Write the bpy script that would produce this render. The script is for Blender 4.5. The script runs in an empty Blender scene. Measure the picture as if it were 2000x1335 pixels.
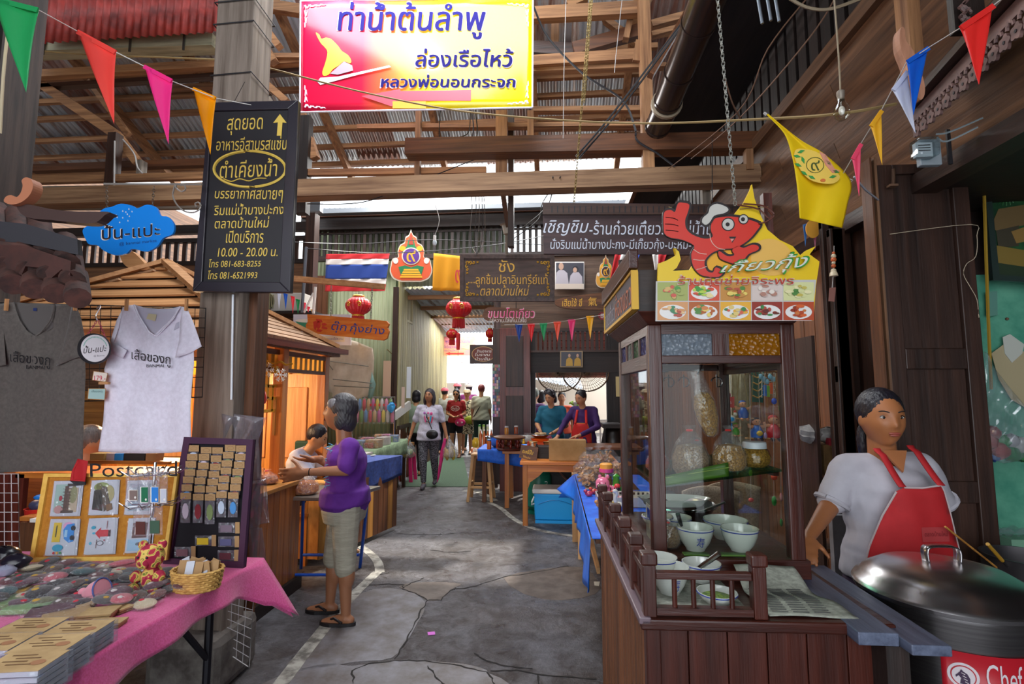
import bpy,math,random
import numpy as np
from mathutils import Vector,Matrix,geometry
MR=Matrix.Rotation
from math import sin,cos,pi,radians
R=random.Random(7)
sc=bpy.context.scene
COL=bpy.context.collection
V=Vector
# camera, sky, sun, big lights, exposure
FPX=1000.0
PITCH=math.atan(98/FPX)
YAW=math.atan(80/FPX)
CAM=V((0,0,1.55))
RM=MR(YAW,3,'Z')@MR(pi/2+PITCH,3,'X')
cd=bpy.data.cameras.new('camera');cd.sensor_width=36;cd.lens=36*FPX/2000
cd.clip_start=0.05;cd.clip_end=200
co=bpy.data.objects.new('camera',cd);COL.objects.link(co)
co.matrix_world=Matrix.Translation(CAM)@RM.to_4x4();sc.camera=co
w=bpy.data.worlds.new('sky');sc.world=w;w.use_nodes=True
_b=w.node_tree.nodes["Background"]
_b.inputs[0].default_value=(0.86,0.93,1.0,1);_b.inputs[1].default_value=2.6
sd=bpy.data.lights.new('sun','SUN');sd.energy=4.5;sd.angle=radians(2);sd.color=(1,.95,.86)
so=bpy.data.objects.new('sun',sd);so.rotation_euler=(radians(-28),radians(18),0);COL.objects.link(so)
def area(name,loc,target,sx,sy,power,col=(1,1,1)):
 l=bpy.data.lights.new(name,'AREA');l.shape='RECTANGLE';l.size=sx;l.size_y=sy
 l.energy=power;l.color=col
 o=bpy.data.objects.new(name,l);COL.objects.link(o);o.location=loc
 o.rotation_euler=(V(target)-V(loc)).to_track_quat('-Z','Y').to_euler();return o
def bulb(name,loc,power,col=(1,.8,.55),r=.06):
 l=bpy.data.lights.new(name,'POINT');l.energy=power;l.color=col;l.shadow_soft_size=r
 o=bpy.data.objects.new(name,l);COL.objects.link(o);o.location=loc;return o
vs=sc.view_settings
sc.display_settings.display_device='sRGB'
vs.view_transform='Standard';vs.look='None';vs.gamma=1;vs.use_curve_mapping=False
vs.exposure=0.6
sc.cycles.use_denoising=True
sc.cycles.max_bounces=7;sc.cycles.transparent_max_bounces=24;sc.cycles.sample_clamp_indirect=6
# rays: a pixel of the photograph to a place in the hall
def ray(px,py):return RM@V(((px-1000)/FPX,(667.5-py)/FPX,-1))
def P(px,py,Y):
 r=ray(px,py);return CAM+r*(Y/r.y)
def PX(px,py,X):
 r=ray(px,py);return CAM+r*(X/r.x)
def PZ(px,py,z=0.0):
 r=ray(px,py);return CAM+r*((z-1.55)/r.z)
class Pl:
 """a plane in the hall; faces -Y unless turned by rz (about z) and tilted back by tilt"""
 def __init__(s,p,rz=0,tilt=0):
  s.m=MR(rz,3,'Z')@MR(tilt,3,'X')
  s.n=s.m@V((0,-1,0));s.p=V(p)
 def h(s,px,py,off=0.0):
  r=ray(px,py);t=(s.p+s.n*off-CAM).dot(s.n)/r.dot(s.n);return CAM+r*t
def YP(Y,rz=0,tilt=0,at=(1000,700)):return Pl(P(at[0],at[1],Y),rz,tilt)
# object helpers
def tag(o,label=None,cat=None,group=None,kind=None):
 if label:o['label']=label
 if cat:o['category']=cat
 if group:o['group']=group
 if kind:o['kind']=kind
 return o
def T(name,label,cat,group=None,loc=(0,0,0),rz=0):
 o=bpy.data.objects.new(name,None);COL.objects.link(o);o.location=loc;o.rotation_euler=(0,0,rz)
 o.empty_display_size=.1
 o['mw']=1;del o['mw']
 return tag(o,label,cat,group)
def wm(o):return Matrix.LocRotScale(o.location,o.rotation_euler,o.scale)if o.parent is None else wm(o.parent)@o.matrix_parent_inverse@Matrix.LocRotScale(o.location,o.rotation_euler,o.scale)
def link(o,parent=None,local=False):
 COL.objects.link(o)
 if parent is not None:
  o.parent=parent
  if not local:o.matrix_parent_inverse=wm(parent).inverted()
 return o
def dup(root,move=(0,0,0),rz=0,label=None,group=None,parent=None,scale=None):
 r=root.copy();COL.objects.link(r)
 if parent is not None:r.parent=parent
 else:
  r.location=V(root.location)+V(move);r.rotation_euler[2]+=rz
  if scale:r.scale=scale
 if label:r['label']=label
 if group:r['group']=group
 for ch in list(root.children):
  if ch is r:continue
  dup(ch,parent=r)
 return r
class MB:
 def __init__(s):s.v=[];s.f=[];s.sm=False
 def add(s,vs_,fs):
  n=len(s.v);s.v+=[tuple(p)for p in vs_];s.f+=[tuple(i+n for i in f)for f in fs];return s
 def bb(s,x0,x1,y0,y1,z0,z1):
  return s.add([(x,y,z)for x in(x0,x1)for y in(y0,y1)for z in(z0,z1)],[(0,1,3,2),(4,6,7,5),(0,4,5,1),(2,3,7,6),(0,2,6,4),(1,5,7,3)])
 def box(s,c,d,m=None):
  m=m or Matrix.Identity(3);c=V(c)
  return s.add([c+m@V((x*d[0]/2,y*d[1]/2,z*d[2]/2))for x in(-1,1)for y in(-1,1)for z in(-1,1)],[(0,1,3,2),(4,6,7,5),(0,4,5,1),(2,3,7,6),(0,2,6,4),(1,5,7,3)])
 def beam(s,a,b,w_,h_,up=(0,0,1)):
  a=V(a);b=V(b);d=(b-a);L=d.length;d.normalize();up=V(up)
  if abs(d.dot(up))>.98:up=V((0,1,0))
  x=d.cross(up).normalized();z=x.cross(d)
  m=Matrix((x,d,z)).transposed()
  return s.box((a+b)/2,(w_,L,h_),m)
 def tube(s,pts,r,seg=8,cap=True):
  pts=[V(p)for p in pts];n=len(pts);rs=r if isinstance(r,(list,tuple))else[r]*n
  vs_=[];fs=[];ref=None
  for i,p in enumerate(pts):
   d=(pts[min(i+1,n-1)]-pts[max(i-1,0)])
   d=d.normalized()if d.length>1e-9 else V((0,0,1))
   if ref is None:ref=V((0,0,1))if abs(d.z)<.9 else V((1,0,0))
   x=d.cross(ref)
   if x.length<1e-4:x=d.orthogonal()
   x.normalize();y=d.cross(x);ref=-y if False else ref
   for k in range(seg):
    a=2*pi*k/seg;vs_.append(p+(x*cos(a)+y*sin(a))*rs[i])
  for i in range(n-1):
   for k in range(seg):
    k2=(k+1)%seg;fs.append((i*seg+k,i*seg+k2,(i+1)*seg+k2,(i+1)*seg+k))
  if cap:fs.append(tuple(range(seg))[::-1]);fs.append(tuple((n-1)*seg+k for k in range(seg)))
  s.sm=True
  return s.add(vs_,fs)
 def lathe(s,prof,c=(0,0,0),seg=24,m=None,sx=1,sy=1):
  c=V(c);m=m or Matrix.Identity(3);vs_=[];fs=[];n=len(prof)
  for r,z in prof:
   for k in range(seg):
    a=2*pi*k/seg;vs_.append(c+m@V((r*cos(a)*sx,r*sin(a)*sy,z)))
  for i in range(n-1):
   for k in range(seg):
    k2=(k+1)%seg;fs.append((i*seg+k,i*seg+k2,(i+1)*seg+k2,(i+1)*seg+k))
  if prof[0][0]>1e-5:fs.append(tuple(range(seg))[::-1])
  if prof[-1][0]>1e-5:fs.append(tuple((n-1)*seg+k for k in range(seg)))
  s.sm=True
  return s.add(vs_,fs)
 def ell(s,c,r,seg=14,rings=8,m=None):
  r=(r,r,r)if not isinstance(r,(tuple,list))else r
  prof=[(max(sin(pi*i/rings),1e-6),-cos(pi*i/rings))for i in range(rings+1)]
  mm=(m or Matrix.Identity(3))@Matrix.Diagonal(V((r[0],r[1],r[2])))
  return s.lathe(prof,c,seg,mm)
 def prism(s,poly,off):
  n=len(poly);off=V(off);poly=[V(p)for p in poly]
  nn=V((0,0,0))
  for i in range(n):nn+=poly[i].cross(poly[(i+1)%n])
  a=list(range(n));b=[n+i for i in range(n)]
  if nn.dot(off)>0:fs=[tuple(a[::-1]),tuple(b)]+[(i,(i+1)%n,n+(i+1)%n,n+i)for i in range(n)]
  else:fs=[tuple(a),tuple(b[::-1])]+[((i+1)%n,i,n+i,n+(i+1)%n)for i in range(n)]
  return s.add(poly+[p+off for p in poly],fs)
 def grid(s,fn,nu,nv,smooth=True):
  vs_=[fn(i/nu,j/nv)for j in range(nv+1)for i in range(nu+1)]
  fs=[(j*(nu+1)+i,j*(nu+1)+i+1,(j+1)*(nu+1)+i+1,(j+1)*(nu+1)+i)for j in range(nv)for i in range(nu)]
  s.sm=s.sm or smooth
  return s.add(vs_,fs)
 def B(s,name,m,parent=None,label=None,cat=None,group=None,kind=None,bev=0,solid=0,smooth=None,ang=40,sub=0,local=False):
  me=bpy.data.meshes.new(name);me.from_pydata(s.v,[],s.f);me.update()
  if s.sm if smooth is None else smooth:
   me.shade_smooth();me.set_sharp_from_angle(angle=radians(ang))
  me.materials.append(m)
  o=bpy.data.objects.new(name,me)
  if parent is None and not local and s.v:
   a=np.array(s.v);c=V(((a[:,0].min()+a[:,0].max())/2,(a[:,1].min()+a[:,1].max())/2,a[:,2].min()))
   me.transform(Matrix.Translation(-c));o.location=c
  link(o,parent,local)
  tag(o,label,cat,group,kind)
  if solid:q=o.modifiers.new('s','SOLIDIFY');q.thickness=solid;q.offset=0
  if sub:q=o.modifiers.new('u','SUBSURF');q.levels=sub;q.render_levels=sub
  if bev:q=o.modifiers.new('b','BEVEL');q.width=bev;q.segments=2;q.limit_method='ANGLE'
  return o
_bc={}
def pbox(name,c,d,m,parent,rot=None,label=None,**k):
 """a small box piece; alike pieces share their mesh"""
 key=(round(d[0],3),round(d[1],3),round(d[2],3),m.name)
 if key not in _bc:
  b=MB().box((0,0,0),d);me=bpy.data.meshes.new(name);me.from_pydata(b.v,[],b.f);me.materials.append(m);_bc[key]=me
 o=bpy.data.objects.new(name,_bc[key]);o.location=c
 if rot is not None:o.rotation_euler=rot.to_euler()if isinstance(rot,Matrix)else rot
 link(o,parent);return tag(o,label,**k)
# materials
def lin(c):
 if isinstance(c,str):c=[int(c[i:i+2],16)/255 for i in(0,2,4)]
 return tuple(x/12.92 if x<=.04045 else((x+.055)/1.055)**2.4 for x in c)+(1,)
_mats={}
def mat(name,a,b=None,rough=.6,metal=0,sc_=(8,8,8),thr=(.35,.65),bump=0,bsc=None,spec=None,coat=0,emit=0,alpha=1,trans=0,ior=1.45,rnd=0,det=4,space='Object',sheen=0,ao=0,trl=0):
 if name in _mats:return _mats[name]
 m=bpy.data.materials.new(name);m.use_nodes=True;nt=m.node_tree;N=nt.nodes;L=nt.links
 p=N['Principled BSDF'];p.inputs['Roughness'].default_value=rough;p.inputs['Metallic'].default_value=metal
 p.inputs['Base Color'].default_value=lin(a)
 if spec is not None:p.inputs['Specular IOR Level'].default_value=spec
 if coat:p.inputs['Coat Weight'].default_value=coat;p.inputs['Coat Roughness'].default_value=.12
 if trans:p.inputs['Transmission Weight'].default_value=trans;p.inputs['IOR'].default_value=ior
 if sheen:p.inputs['Sheen Weight'].default_value=sheen
 if alpha<1:p.inputs['Alpha'].default_value=alpha
 if emit:p.inputs['Emission Color'].default_value=lin(a);p.inputs['Emission Strength'].default_value=emit
 co_=None
 if b is not None or bump:
  tc=N.new('ShaderNodeTexCoord');mp=N.new('ShaderNodeMapping');mp.inputs['Scale'].default_value=sc_
  L.new(tc.outputs[space],mp.inputs[0])
  oi=N.new('ShaderNodeObjectInfo');ad=N.new('ShaderNodeVectorMath');ad.operation='ADD'
  mu=N.new('ShaderNodeMath');mu.operation='MULTIPLY';mu.inputs[1].default_value=37.0
  L.new(oi.outputs['Random'],mu.inputs[0]);L.new(mp.outputs[0],ad.inputs[0]);L.new(mu.outputs[0],ad.inputs[1])
  nz=N.new('ShaderNodeTexNoise');nz.inputs['Scale'].default_value=1;nz.inputs['Detail'].default_value=det;nz.inputs['Roughness'].default_value=.62
  L.new(ad.outputs[0],nz.inputs['Vector'])
 if b is not None:
  cr=N.new('ShaderNodeValToRGB');cr.color_ramp.elements[0].position=thr[0];cr.color_ramp.elements[1].position=thr[1]
  cr.color_ramp.elements[0].color=lin(a);cr.color_ramp.elements[1].color=lin(b)
  L.new(nz.outputs[0],cr.inputs[0]);out=cr.outputs[0]
  if rnd:
   hs=N.new('ShaderNodeHueSaturation');mr=N.new('ShaderNodeMapRange')
   mr.inputs['To Min'].default_value=1-rnd;mr.inputs['To Max'].default_value=1+rnd
   L.new(oi.outputs['Random'],mr.inputs[0]);L.new(mr.outputs[0],hs.inputs['Value']);L.new(out,hs.inputs['Color']);out=hs.outputs[0]
  L.new(out,p.inputs['Base Color'])
 if bump:
  bp=N.new('ShaderNodeBump');bp.inputs['Strength'].default_value=min(1,bump);bp.inputs['Distance'].default_value=.01
  if bsc:
   n2=N.new('ShaderNodeTexNoise');n2.inputs['Scale'].default_value=bsc;n2.inputs['Detail'].default_value=3
   L.new(tc.outputs[space],n2.inputs['Vector']);L.new(n2.outputs[0],bp.inputs['Height'])
  else:L.new(nz.outputs[0],bp.inputs['Height'])
  L.new(bp.outputs[0],p.inputs['Normal'])
 if trl:
  tr=N.new('ShaderNodeBsdfTranslucent');mx=N.new('ShaderNodeMixShader');mx.inputs[0].default_value=trl
  tr.inputs[0].default_value=lin(a)
  L.new(p.outputs[0],mx.inputs[1]);L.new(tr.outputs[0],mx.inputs[2]);L.new(mx.outputs[0],N['Material Output'].inputs[0])
 _mats[name]=m;return m
WOODS={'dark':('22140f','452c22',.45),'black':('17100e','2c1d18',.55),'siding':('4c3324','8a6244',.5),'beam':('6a452c','b48358',.7),'grey':('5e554d','958a7c',.75),'orange':('a4551f','d08438',.4),'pale':('b98550','dcb07a',.6),'red':('3a1611','6a2c20',.35),'facade':('4f3d33','7b6352',.65),'green':('7d7448','b8ac7c',.7),'honey':('8f5a22','c98f45',.45),'brown':('4a2a18','7c4c2c',.5),'yellow':('c98a1a','e9b53c',.5),'shingle':('8e6647','bb9470',.75),'cart':('2c100a','4e2218',.32),'teal':('5c8069','87a78c',.7),'lumber':('a36d3f','d09a67',.65)}
def W(k,ax='x'):
 a,b,r=WOODS[k];i='xyz'.index(ax);s=[26.0]*3;s[i]=1.3
 return mat('wood_%s_%s'%(k,ax),a,b,rough=r,sc_=tuple(s),thr=(.3,.72),bump=.35,rnd=.22,det=6)
def paint(name,c,rough=.5,**k):return mat(name,c,rough=rough,**k)
def glass(name='clear_glass',c='eaf4f0',a=.12,rough=.02):
 if name in _mats:return _mats[name]
 m=bpy.data.materials.new(name);m.use_nodes=True;nt=m.node_tree;N=nt.nodes;L=nt.links
 N.remove(N['Principled BSDF']);t=N.new('ShaderNodeBsdfTransparent');t.inputs[0].default_value=lin(c)
 g=N.new('ShaderNodeBsdfGlossy');g.inputs['Roughness'].default_value=rough
 lw=N.new('ShaderNodeLayerWeight');lw.inputs[0].default_value=.5;fr=N.new('ShaderNodeMath');fr.operation='POWER';fr.inputs[1].default_value=4;L.new(lw.outputs['Facing'],fr.inputs[0])
 ad=N.new('ShaderNodeMath');ad.operation='MULTIPLY_ADD';ad.inputs[1].default_value=.35;ad.inputs[2].default_value=a*.15;ad.use_clamp=True
 mx=N.new('ShaderNodeMixShader')
 L.new(fr.outputs[0],ad.inputs[0]);L.new(ad.outputs[0],mx.inputs[0]);L.new(t.outputs[0],mx.inputs[1]);L.new(g.outputs[0],mx.inputs[2])
 L.new(mx.outputs[0],N['Material Output'].inputs[0]);_mats[name]=m;return m
def film(name='clear_plastic_film',haze=.1,tint='c8ccd0',bs=30):
 """crinkled clear plastic: mostly transparent, hazy, with glints"""
 if name in _mats:return _mats[name]
 m=bpy.data.materials.new(name);m.use_nodes=True;nt=m.node_tree;N=nt.nodes;L=nt.links
 p=N['Principled BSDF'];p.inputs['Base Color'].default_value=lin(tint);p.inputs['Roughness'].default_value=.12
 p.inputs['Alpha'].default_value=haze;p.inputs['Specular IOR Level'].default_value=.9
 g=N.new('ShaderNodeBsdfGlossy');g.inputs['Roughness'].default_value=.1;mx=N.new('ShaderNodeMixShader');mx.inputs[0].default_value=.05
 tc=N.new('ShaderNodeTexCoord');nz=N.new('ShaderNodeTexNoise');nz.inputs['Scale'].default_value=bs;nz.inputs['Detail'].default_value=2
 bp=N.new('ShaderNodeBump');bp.inputs['Strength'].default_value=.9;bp.inputs['Distance'].default_value=.02
 L.new(tc.outputs['Object'],nz.inputs['Vector']);L.new(nz.outputs[0],bp.inputs['Height']);L.new(bp.outputs[0],p.inputs['Normal']);L.new(bp.outputs[0],g.inputs['Normal'])
 L.new(p.outputs[0],mx.inputs[1]);L.new(g.outputs[0],mx.inputs[2]);L.new(mx.outputs[0],N['Material Output'].inputs[0])
 _mats[name]=m;return m
# lettering
_tc={}
def glyphs(body,off=0.0,shear=0.0):
 key=(body,off,shear)
 if key in _tc:return _tc[key]
 c=bpy.data.curves.new('txt','FONT');c.body=body;c.offset=off;c.shear=shear;c.resolution_u=3;c.fill_mode='NONE'if hasattr(c,'fill_mode')else 'NONE'
 c.align_x='CENTER'
 o=bpy.data.objects.new('txt',c);COL.objects.link(o)
 bpy.context.view_layer.update()
 me=o.to_mesh();n=len(me.vertices)
 co_=np.zeros(n*3);me.vertices.foreach_get('co',co_);co_=co_.reshape(-1,3)[:,:2]
 ed=[tuple(e.vertices)for e in me.edges]
 o.to_mesh_clear();bpy.data.objects.remove(o);bpy.data.curves.remove(c)
 nxt={}
 for a,b in ed:nxt.setdefault(a,[]).append(b);nxt.setdefault(b,[]).append(a)
 seen=set();de=[]
 for s0 in range(n):
  if s0 in seen or s0 not in nxt:continue
  loop=[s0];seen.add(s0);prev=None;cur=s0
  cand=sorted(nxt[s0])
  first=s0+1 if(s0+1)in cand else cand[0]
  cur=first
  while cur not in seen:
   seen.add(cur);loop.append(cur)
   q=[x for x in nxt[cur]if x not in seen]
   if not q:break
   cur=q[0]
  de+=[(loop[i],loop[(i+1)%len(loop)])for i in range(len(loop))]
 r=geometry.delaunay_2d_cdt([V(p)for p in co_],de,[],0,1e-5)
 vo=np.array([tuple(p)for p in r[0]]);fs=r[2]
 if not len(fs):_tc[key]=(vo,[]);return _tc[key]
 cen=np.array([vo[list(f)].mean(0)for f in fs])
 A=co_[[a for a,b in de]];B=co_[[b for a,b in de]]
 wn=np.zeros(len(cen))
 for(ax,ay),(bx,by)in zip(A,B):
  if ay==by:continue
  up=(ay<=cen[:,1])&(by>cen[:,1]);dn=(ay>cen[:,1])&(by<=cen[:,1])
  cr=(bx-ax)*(cen[:,1]-ay)-(cen[:,0]-ax)*(by-ay)
  wn+=(up&(cr>0)).astype(int)-(dn&(cr<0)).astype(int)
 keep=[tuple(f)for f,k in zip(fs,wn)if abs(k)>.5]
 _tc[key]=(vo,keep);return _tc[key]
def text(body,pl,box,m,parent,off=0.0,shear=0.0,lift=.004,name='lettering',label=None,th=.001,rot=0,mb=None):
 """lettering filling the photo box (x0,y0,x1,y1) or a quad of 4 pixel corners (tl,tr,br,bl) on plane pl"""
 vo,fs=glyphs(body,off,shear)
 lo=vo.min(0);hi=vo.max(0)
 if len(box)==4 and not isinstance(box[0],tuple):x0,y0,x1,y1=box;q=[(x0,y0),(x1,y0),(x1,y1),(x0,y1)]
 else:q=box
 c=[pl.h(a,b,lift)for a,b in q]
 uv=(vo-lo)/(hi-lo)
 if rot:uv=np.stack([1-uv[:,1],uv[:,0]],1)if rot==1 else uv
 pts=[(c[3]*(1-u)+c[2]*u)*(1-v)+(c[0]*(1-u)+c[1]*u)*v for u,v in uv]
 b=mb or MB();b.add(pts,fs)
 if mb:return mb
 return b.B(name,m,parent,label)
def shape(pts,pl,m,parent,name='panel',th=.004,lift=0.0,label=None,**k):
 """flat piece whose outline is given in photo pixels on plane pl, thickness th outwards"""
 return MB().prism([pl.h(a,b,lift)for a,b in pts],pl.n*th).B(name,m,parent,label,**k)
def rectp(x0,y0,x1,y1):return[(x0,y0),(x1,y0),(x1,y1),(x0,y1)]
def ellp(cx,cy,rx,ry,n=24,a0=0):return[(cx+rx*cos(a0+2*pi*i/n),cy+ry*sin(a0+2*pi*i/n))for i in range(n)]
def spline(pts,n=6,closed=False):
 """Catmull-Rom through points (any dimension)"""
 out=[];N_=len(pts);rng=range(N_ if closed else N_-1)
 for i in rng:
  g=lambda j:np.array(pts[j%N_]if closed else pts[min(max(j,0),N_-1)],float)
  p0,p1,p2,p3=g(i-1),g(i),g(i+1),g(i+2)
  for k in range(n):
   t=k/n;out.append(tuple(.5*((2*p1)+(p2-p0)*t+(2*p0-5*p1+4*p2-p3)*t*t+(3*p1-p0-3*p2+p3)*t**3)))
 if not closed:out.append(tuple(pts[-1]))
 return out
def line(name,pts,r,m,parent=None,sag=0,n=1,**k):
 pts=[V(p)for p in pts]
 if n>1:pts=[V(p)for p in spline([tuple(p)for p in pts],n)]
 if sag and len(pts)==2:
  a,b=pts;pts=[a.lerp(b,i/12)-V((0,0,sag*4*(i/12)*(1-i/12)))for i in range(13)]
 return MB().tube(pts,r,5).B(name,m,parent,**k)
def chain(name,a,b,m,parent=None,size=.03,**k):
 a=V(a);b=V(b);L=(b-a).length;n=max(2,int(L/(size*.72)));mb=MB()
 d=(b-a).normalized();x=d.orthogonal().normalized();y=d.cross(x)
 for i in range(n):
  c=a.lerp(b,(i+.5)/n);s_=x if i%2 else y
  mb.tube([c+d*(size*.5*cos(t))+s_*(size*.28*sin(t))for t in[2*pi*j/8 for j in range(9)]],size*.09,4,False)
 return mb.B(name,m,parent,**k)
# blobs: joined shapes fused into one continuous surface
def cap_(a,b,ra,rb,seg=12):
 a=V(a);b=V(b);d=(b-a);L=max(d.length,1e-5);d.normalize();pts=[];rs=[]
 for t in(0,.35,.7):pts.append(a-d*ra*cos(t*pi/2));rs.append(max(ra*sin(t*pi/2),1e-5))
 pts+=[a,a.lerp(b,.5),b];rs+=[ra,(ra+rb)/2,rb]
 for t in(.7,.35,0):pts.append(b+d*rb*cos(t*pi/2));rs.append(max(rb*sin(t*pi/2),1e-5))
 return MB().tube(pts,rs,seg)
def loft(rings,seg=20,m=None):
 """rings: (x,y,z,rx,ry) horizontal ellipses"""
 mb=MB();vs_=[];fs=[]
 for(x,y,z,rx,ry)in rings:
  vs_+=[(x+rx*cos(2*pi*k/seg),y+ry*sin(2*pi*k/seg),z)for k in range(seg)]
 n=len(rings)
 for i in range(n-1):
  for k in range(seg):
   k2=(k+1)%seg;fs.append((i*seg+k,i*seg+k2,(i+1)*seg+k2,(i+1)*seg+k))
 up=rings[-1][2]>rings[0][2]
 fs.append(tuple(range(seg))[::-1]);fs.append(tuple((n-1)*seg+k for k in range(seg)))
 if not up:fs=[f[::-1]for f in fs]
 return mb.add(vs_,fs)
def blob(name,prims,vox,m,parent=None,smooth=3,local=True,fn=None,**k):
 mb=MB()
 for q in prims:mb.add(q.v,q.f)
 me=bpy.data.meshes.new(name);me.from_pydata(mb.v,[],mb.f)
 o=bpy.data.objects.new(name,me);COL.objects.link(o)
 r=o.modifiers.new('r','REMESH');r.mode='VOXEL';r.voxel_size=vox
 if smooth:q=o.modifiers.new('s','SMOOTH');q.factor=.5;q.iterations=smooth
 bpy.context.view_layer.update()
 dg=bpy.context.evaluated_depsgraph_get();me2=bpy.data.meshes.new_from_object(o.evaluated_get(dg))
 bpy.data.objects.remove(o);bpy.data.meshes.remove(me)
 if fn is not None:
  n=len(me2.vertices);c=np.zeros(n*3);me2.vertices.foreach_get('co',c);c=fn(c.reshape(-1,3));me2.vertices.foreach_set('co',c.ravel())
 me2.shade_smooth();me2.materials.clear();me2.materials.append(m);me2.name=name
 o=bpy.data.objects.new(name,me2)
 if parent is None:
  n=len(me2.vertices);c=np.zeros(n*3);me2.vertices.foreach_get('co',c);c=c.reshape(-1,3);b=V(((c[:,0].min()+c[:,0].max())/2,(c[:,1].min()+c[:,1].max())/2,c[:,2].min()))
  me2.transform(Matrix.Translation(-b));o.location=b
 link(o,parent,local);return tag(o,**k)
# LIGHT: lamps standing for daylight through assumed openings and roof gaps, plus added fills
area('daylight_from_entrance',(-1.9,-2.2,3.3),(-1.8,4,1.1),3.2,2.2,74,(.92,.95,1))
area('roof_skylight',(-1.2,3.4,5.4),(-1.0,3.6,0),2.6,1.6,110,(.9,.95,1))
area('courtyard_light',(-1.2,8.0,5.1),(-.8,7.2,0),4.5,1.2,140,(1,.98,.94))
area('awning_bounce',(-1.5,8.0,4.75),(-1.5,4.8,5.6),6,.5,55,(1,.97,.92))  # added lamp lifting the dark roof underside, as if bounced off the awning
area('alley_skylight',(-2.0,12.6,3.2),(-2.0,12.2,0),1.4,3.0,90,(1,.98,.94))  # added lamp under the alley roof to brighten the crowd
# FLOOR
FLOORM=None
def floor_mat():
 m=bpy.data.materials.new('worn_concrete');m.use_nodes=True;nt=m.node_tree;N=nt.nodes;L=nt.links
 p=N['Principled BSDF'];tc=N.new('ShaderNodeTexCoord')
 def nz(s,d,r=.6,dist=0):
  n=N.new('ShaderNodeTexNoise');n.inputs['Scale'].default_value=s;n.inputs['Detail'].default_value=d;n.inputs['Roughness'].default_value=r
  n.inputs['Distortion'].default_value=dist;L.new(tc.outputs['Object'],n.inputs['Vector']);return n.outputs[0]
 def ramp(i,a,b,ca,cb):
  c=N.new('ShaderNodeValToRGB');c.color_ramp.elements[0].position=a;c.color_ramp.elements[1].position=b
  c.color_ramp.elements[0].color=ca;c.color_ramp.elements[1].color=cb;L.new(i,c.inputs[0]);return c.outputs[0]
 def mix(f,a,b,t='MIX'):
  x=N.new('ShaderNodeMix');x.data_type='RGBA';x.blend_type=t
  if isinstance(f,float):x.inputs[0].default_value=f
  else:L.new(f,x.inputs[0])
  L.new(a,x.inputs[6]);L.new(b,x.inputs[7]);return x.outputs[2]
 big=ramp(nz(.7,5),.42,.58,lin('382c25'),lin('6c6a70'))
 mid=ramp(nz(6,9,.72,.9),.4,.62,lin('3a2e28'),lin('88868a'))
 fine=ramp(nz(38,6,.7),.3,.7,(.45,.45,.45,1),(1,1,1,1))
 c=mix(.5,big,mid);c=mix(.75,c,fine,'MULTIPLY');L.new(c,p.inputs['Base Color'])
 rr=ramp(nz(2.6,5),.35,.65,(.22,.22,.22,1),(.62,.62,.62,1));L.new(rr,p.inputs['Roughness'])
 b1=N.new('ShaderNodeBump');b1.inputs['Strength'].default_value=.8;b1.inputs['Distance'].default_value=.035
 h=mix(.5,mid,fine);L.new(h,b1.inputs['Height']);L.new(b1.outputs[0],p.inputs['Normal'])
 return m
fm=floor_mat()
fl=MB().bb(-9,7,-3,34,-.3,0).B('floor',fm,kind='structure')
pw=mat('worn_white_road_paint','a8a49a','5d5852',rough=.7,sc_=(9,9,9),thr=(.42,.62),bump=.3)
dk=paint('crack_shadow_grime','1d1815',.9)  # dark colour of the flat strips laid along the floor cracks
def ribbon(name,px,wd,m,z=.003,th=.002,parent=None,n=1,taper=None,**k):
 p=[PZ(a,b)for a,b in px]
 if n>1:p=[V(q)for q in spline([tuple(q)for q in p],n)]
 vs_=[];fs=[]
 for i,q in enumerate(p):
  d=(p[min(i+1,len(p)-1)]-p[max(i-1,0)]).normalized();s=V((-d.y,d.x,0));ww=wd*(taper(i/(len(p)-1))if taper else 1)
  for sg in(-1,1):
   for zz in(0,th):vs_.append(q+s*sg*ww/2+V((0,0,z-th+zz)))
 for i in range(len(p)-1):
  a=i*4;b=a+4
  fs+=[(a+1,a+3,b+3,b+1),(a,a+1,b+1,b),(a+3,a+2,b+2,b+3)]
 mb=MB().add(vs_,fs);return mb.B(name,m,parent,**k)
ribbon('painted_line',[(545,1340),(600,1268),(655,1200),(700,1152),(738,1116)],.085,pw,parent=fl,label='long straight run of white floor line',th=.002)
ribbon('painted_line',[(742,1118),(738,1098),(722,1080),(690,1060),(640,1052)],.08,pw,parent=fl,n=4,label='curved end of white floor line')
ribbon('painted_line',[(940,975),(975,990),(1005,1014),(1050,1034),(1125,1047)],.07,pw,parent=fl,n=4,label='faded curved line under the right tables')
ribbon('painted_line',[(905,958),(935,960),(965,978)],.14,pw,parent=fl,label='faded patch of line beside the stool')
sl_=mat('smooth_patch_concrete','5a524e','77757a',rough=.55,sc_=(7,7,7),thr=(.35,.65),bump=.25);sl2=mat('brown_patch_concrete','4c4038','665a52',rough=.6,sc_=(9,9,9),bump=.3)
for q,m_ in(([(540,1345),(560,1315),(640,1296),(690,1300),(770,1290),(860,1292),(925,1300),(955,1314),(968,1345)],sl_),([(785,1150),(790,1140),(850,1136),(900,1140),(880,1152),(862,1170),(835,1172),(812,1160)],sl2),([(705,1160),(780,1150),(830,1176),(800,1240),(765,1284),(690,1292),(560,1310),(610,1250)],sl_),([(985,1128),(1110,1106),(1160,1120),(1165,1160),(1060,1170)],sl2)):
 MB().prism([PZ(a+R.uniform(-3,3),b)for a,b in spline(q,3,True)],(0,0,.0015)).B('repair_patch',m_,fl)
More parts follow.
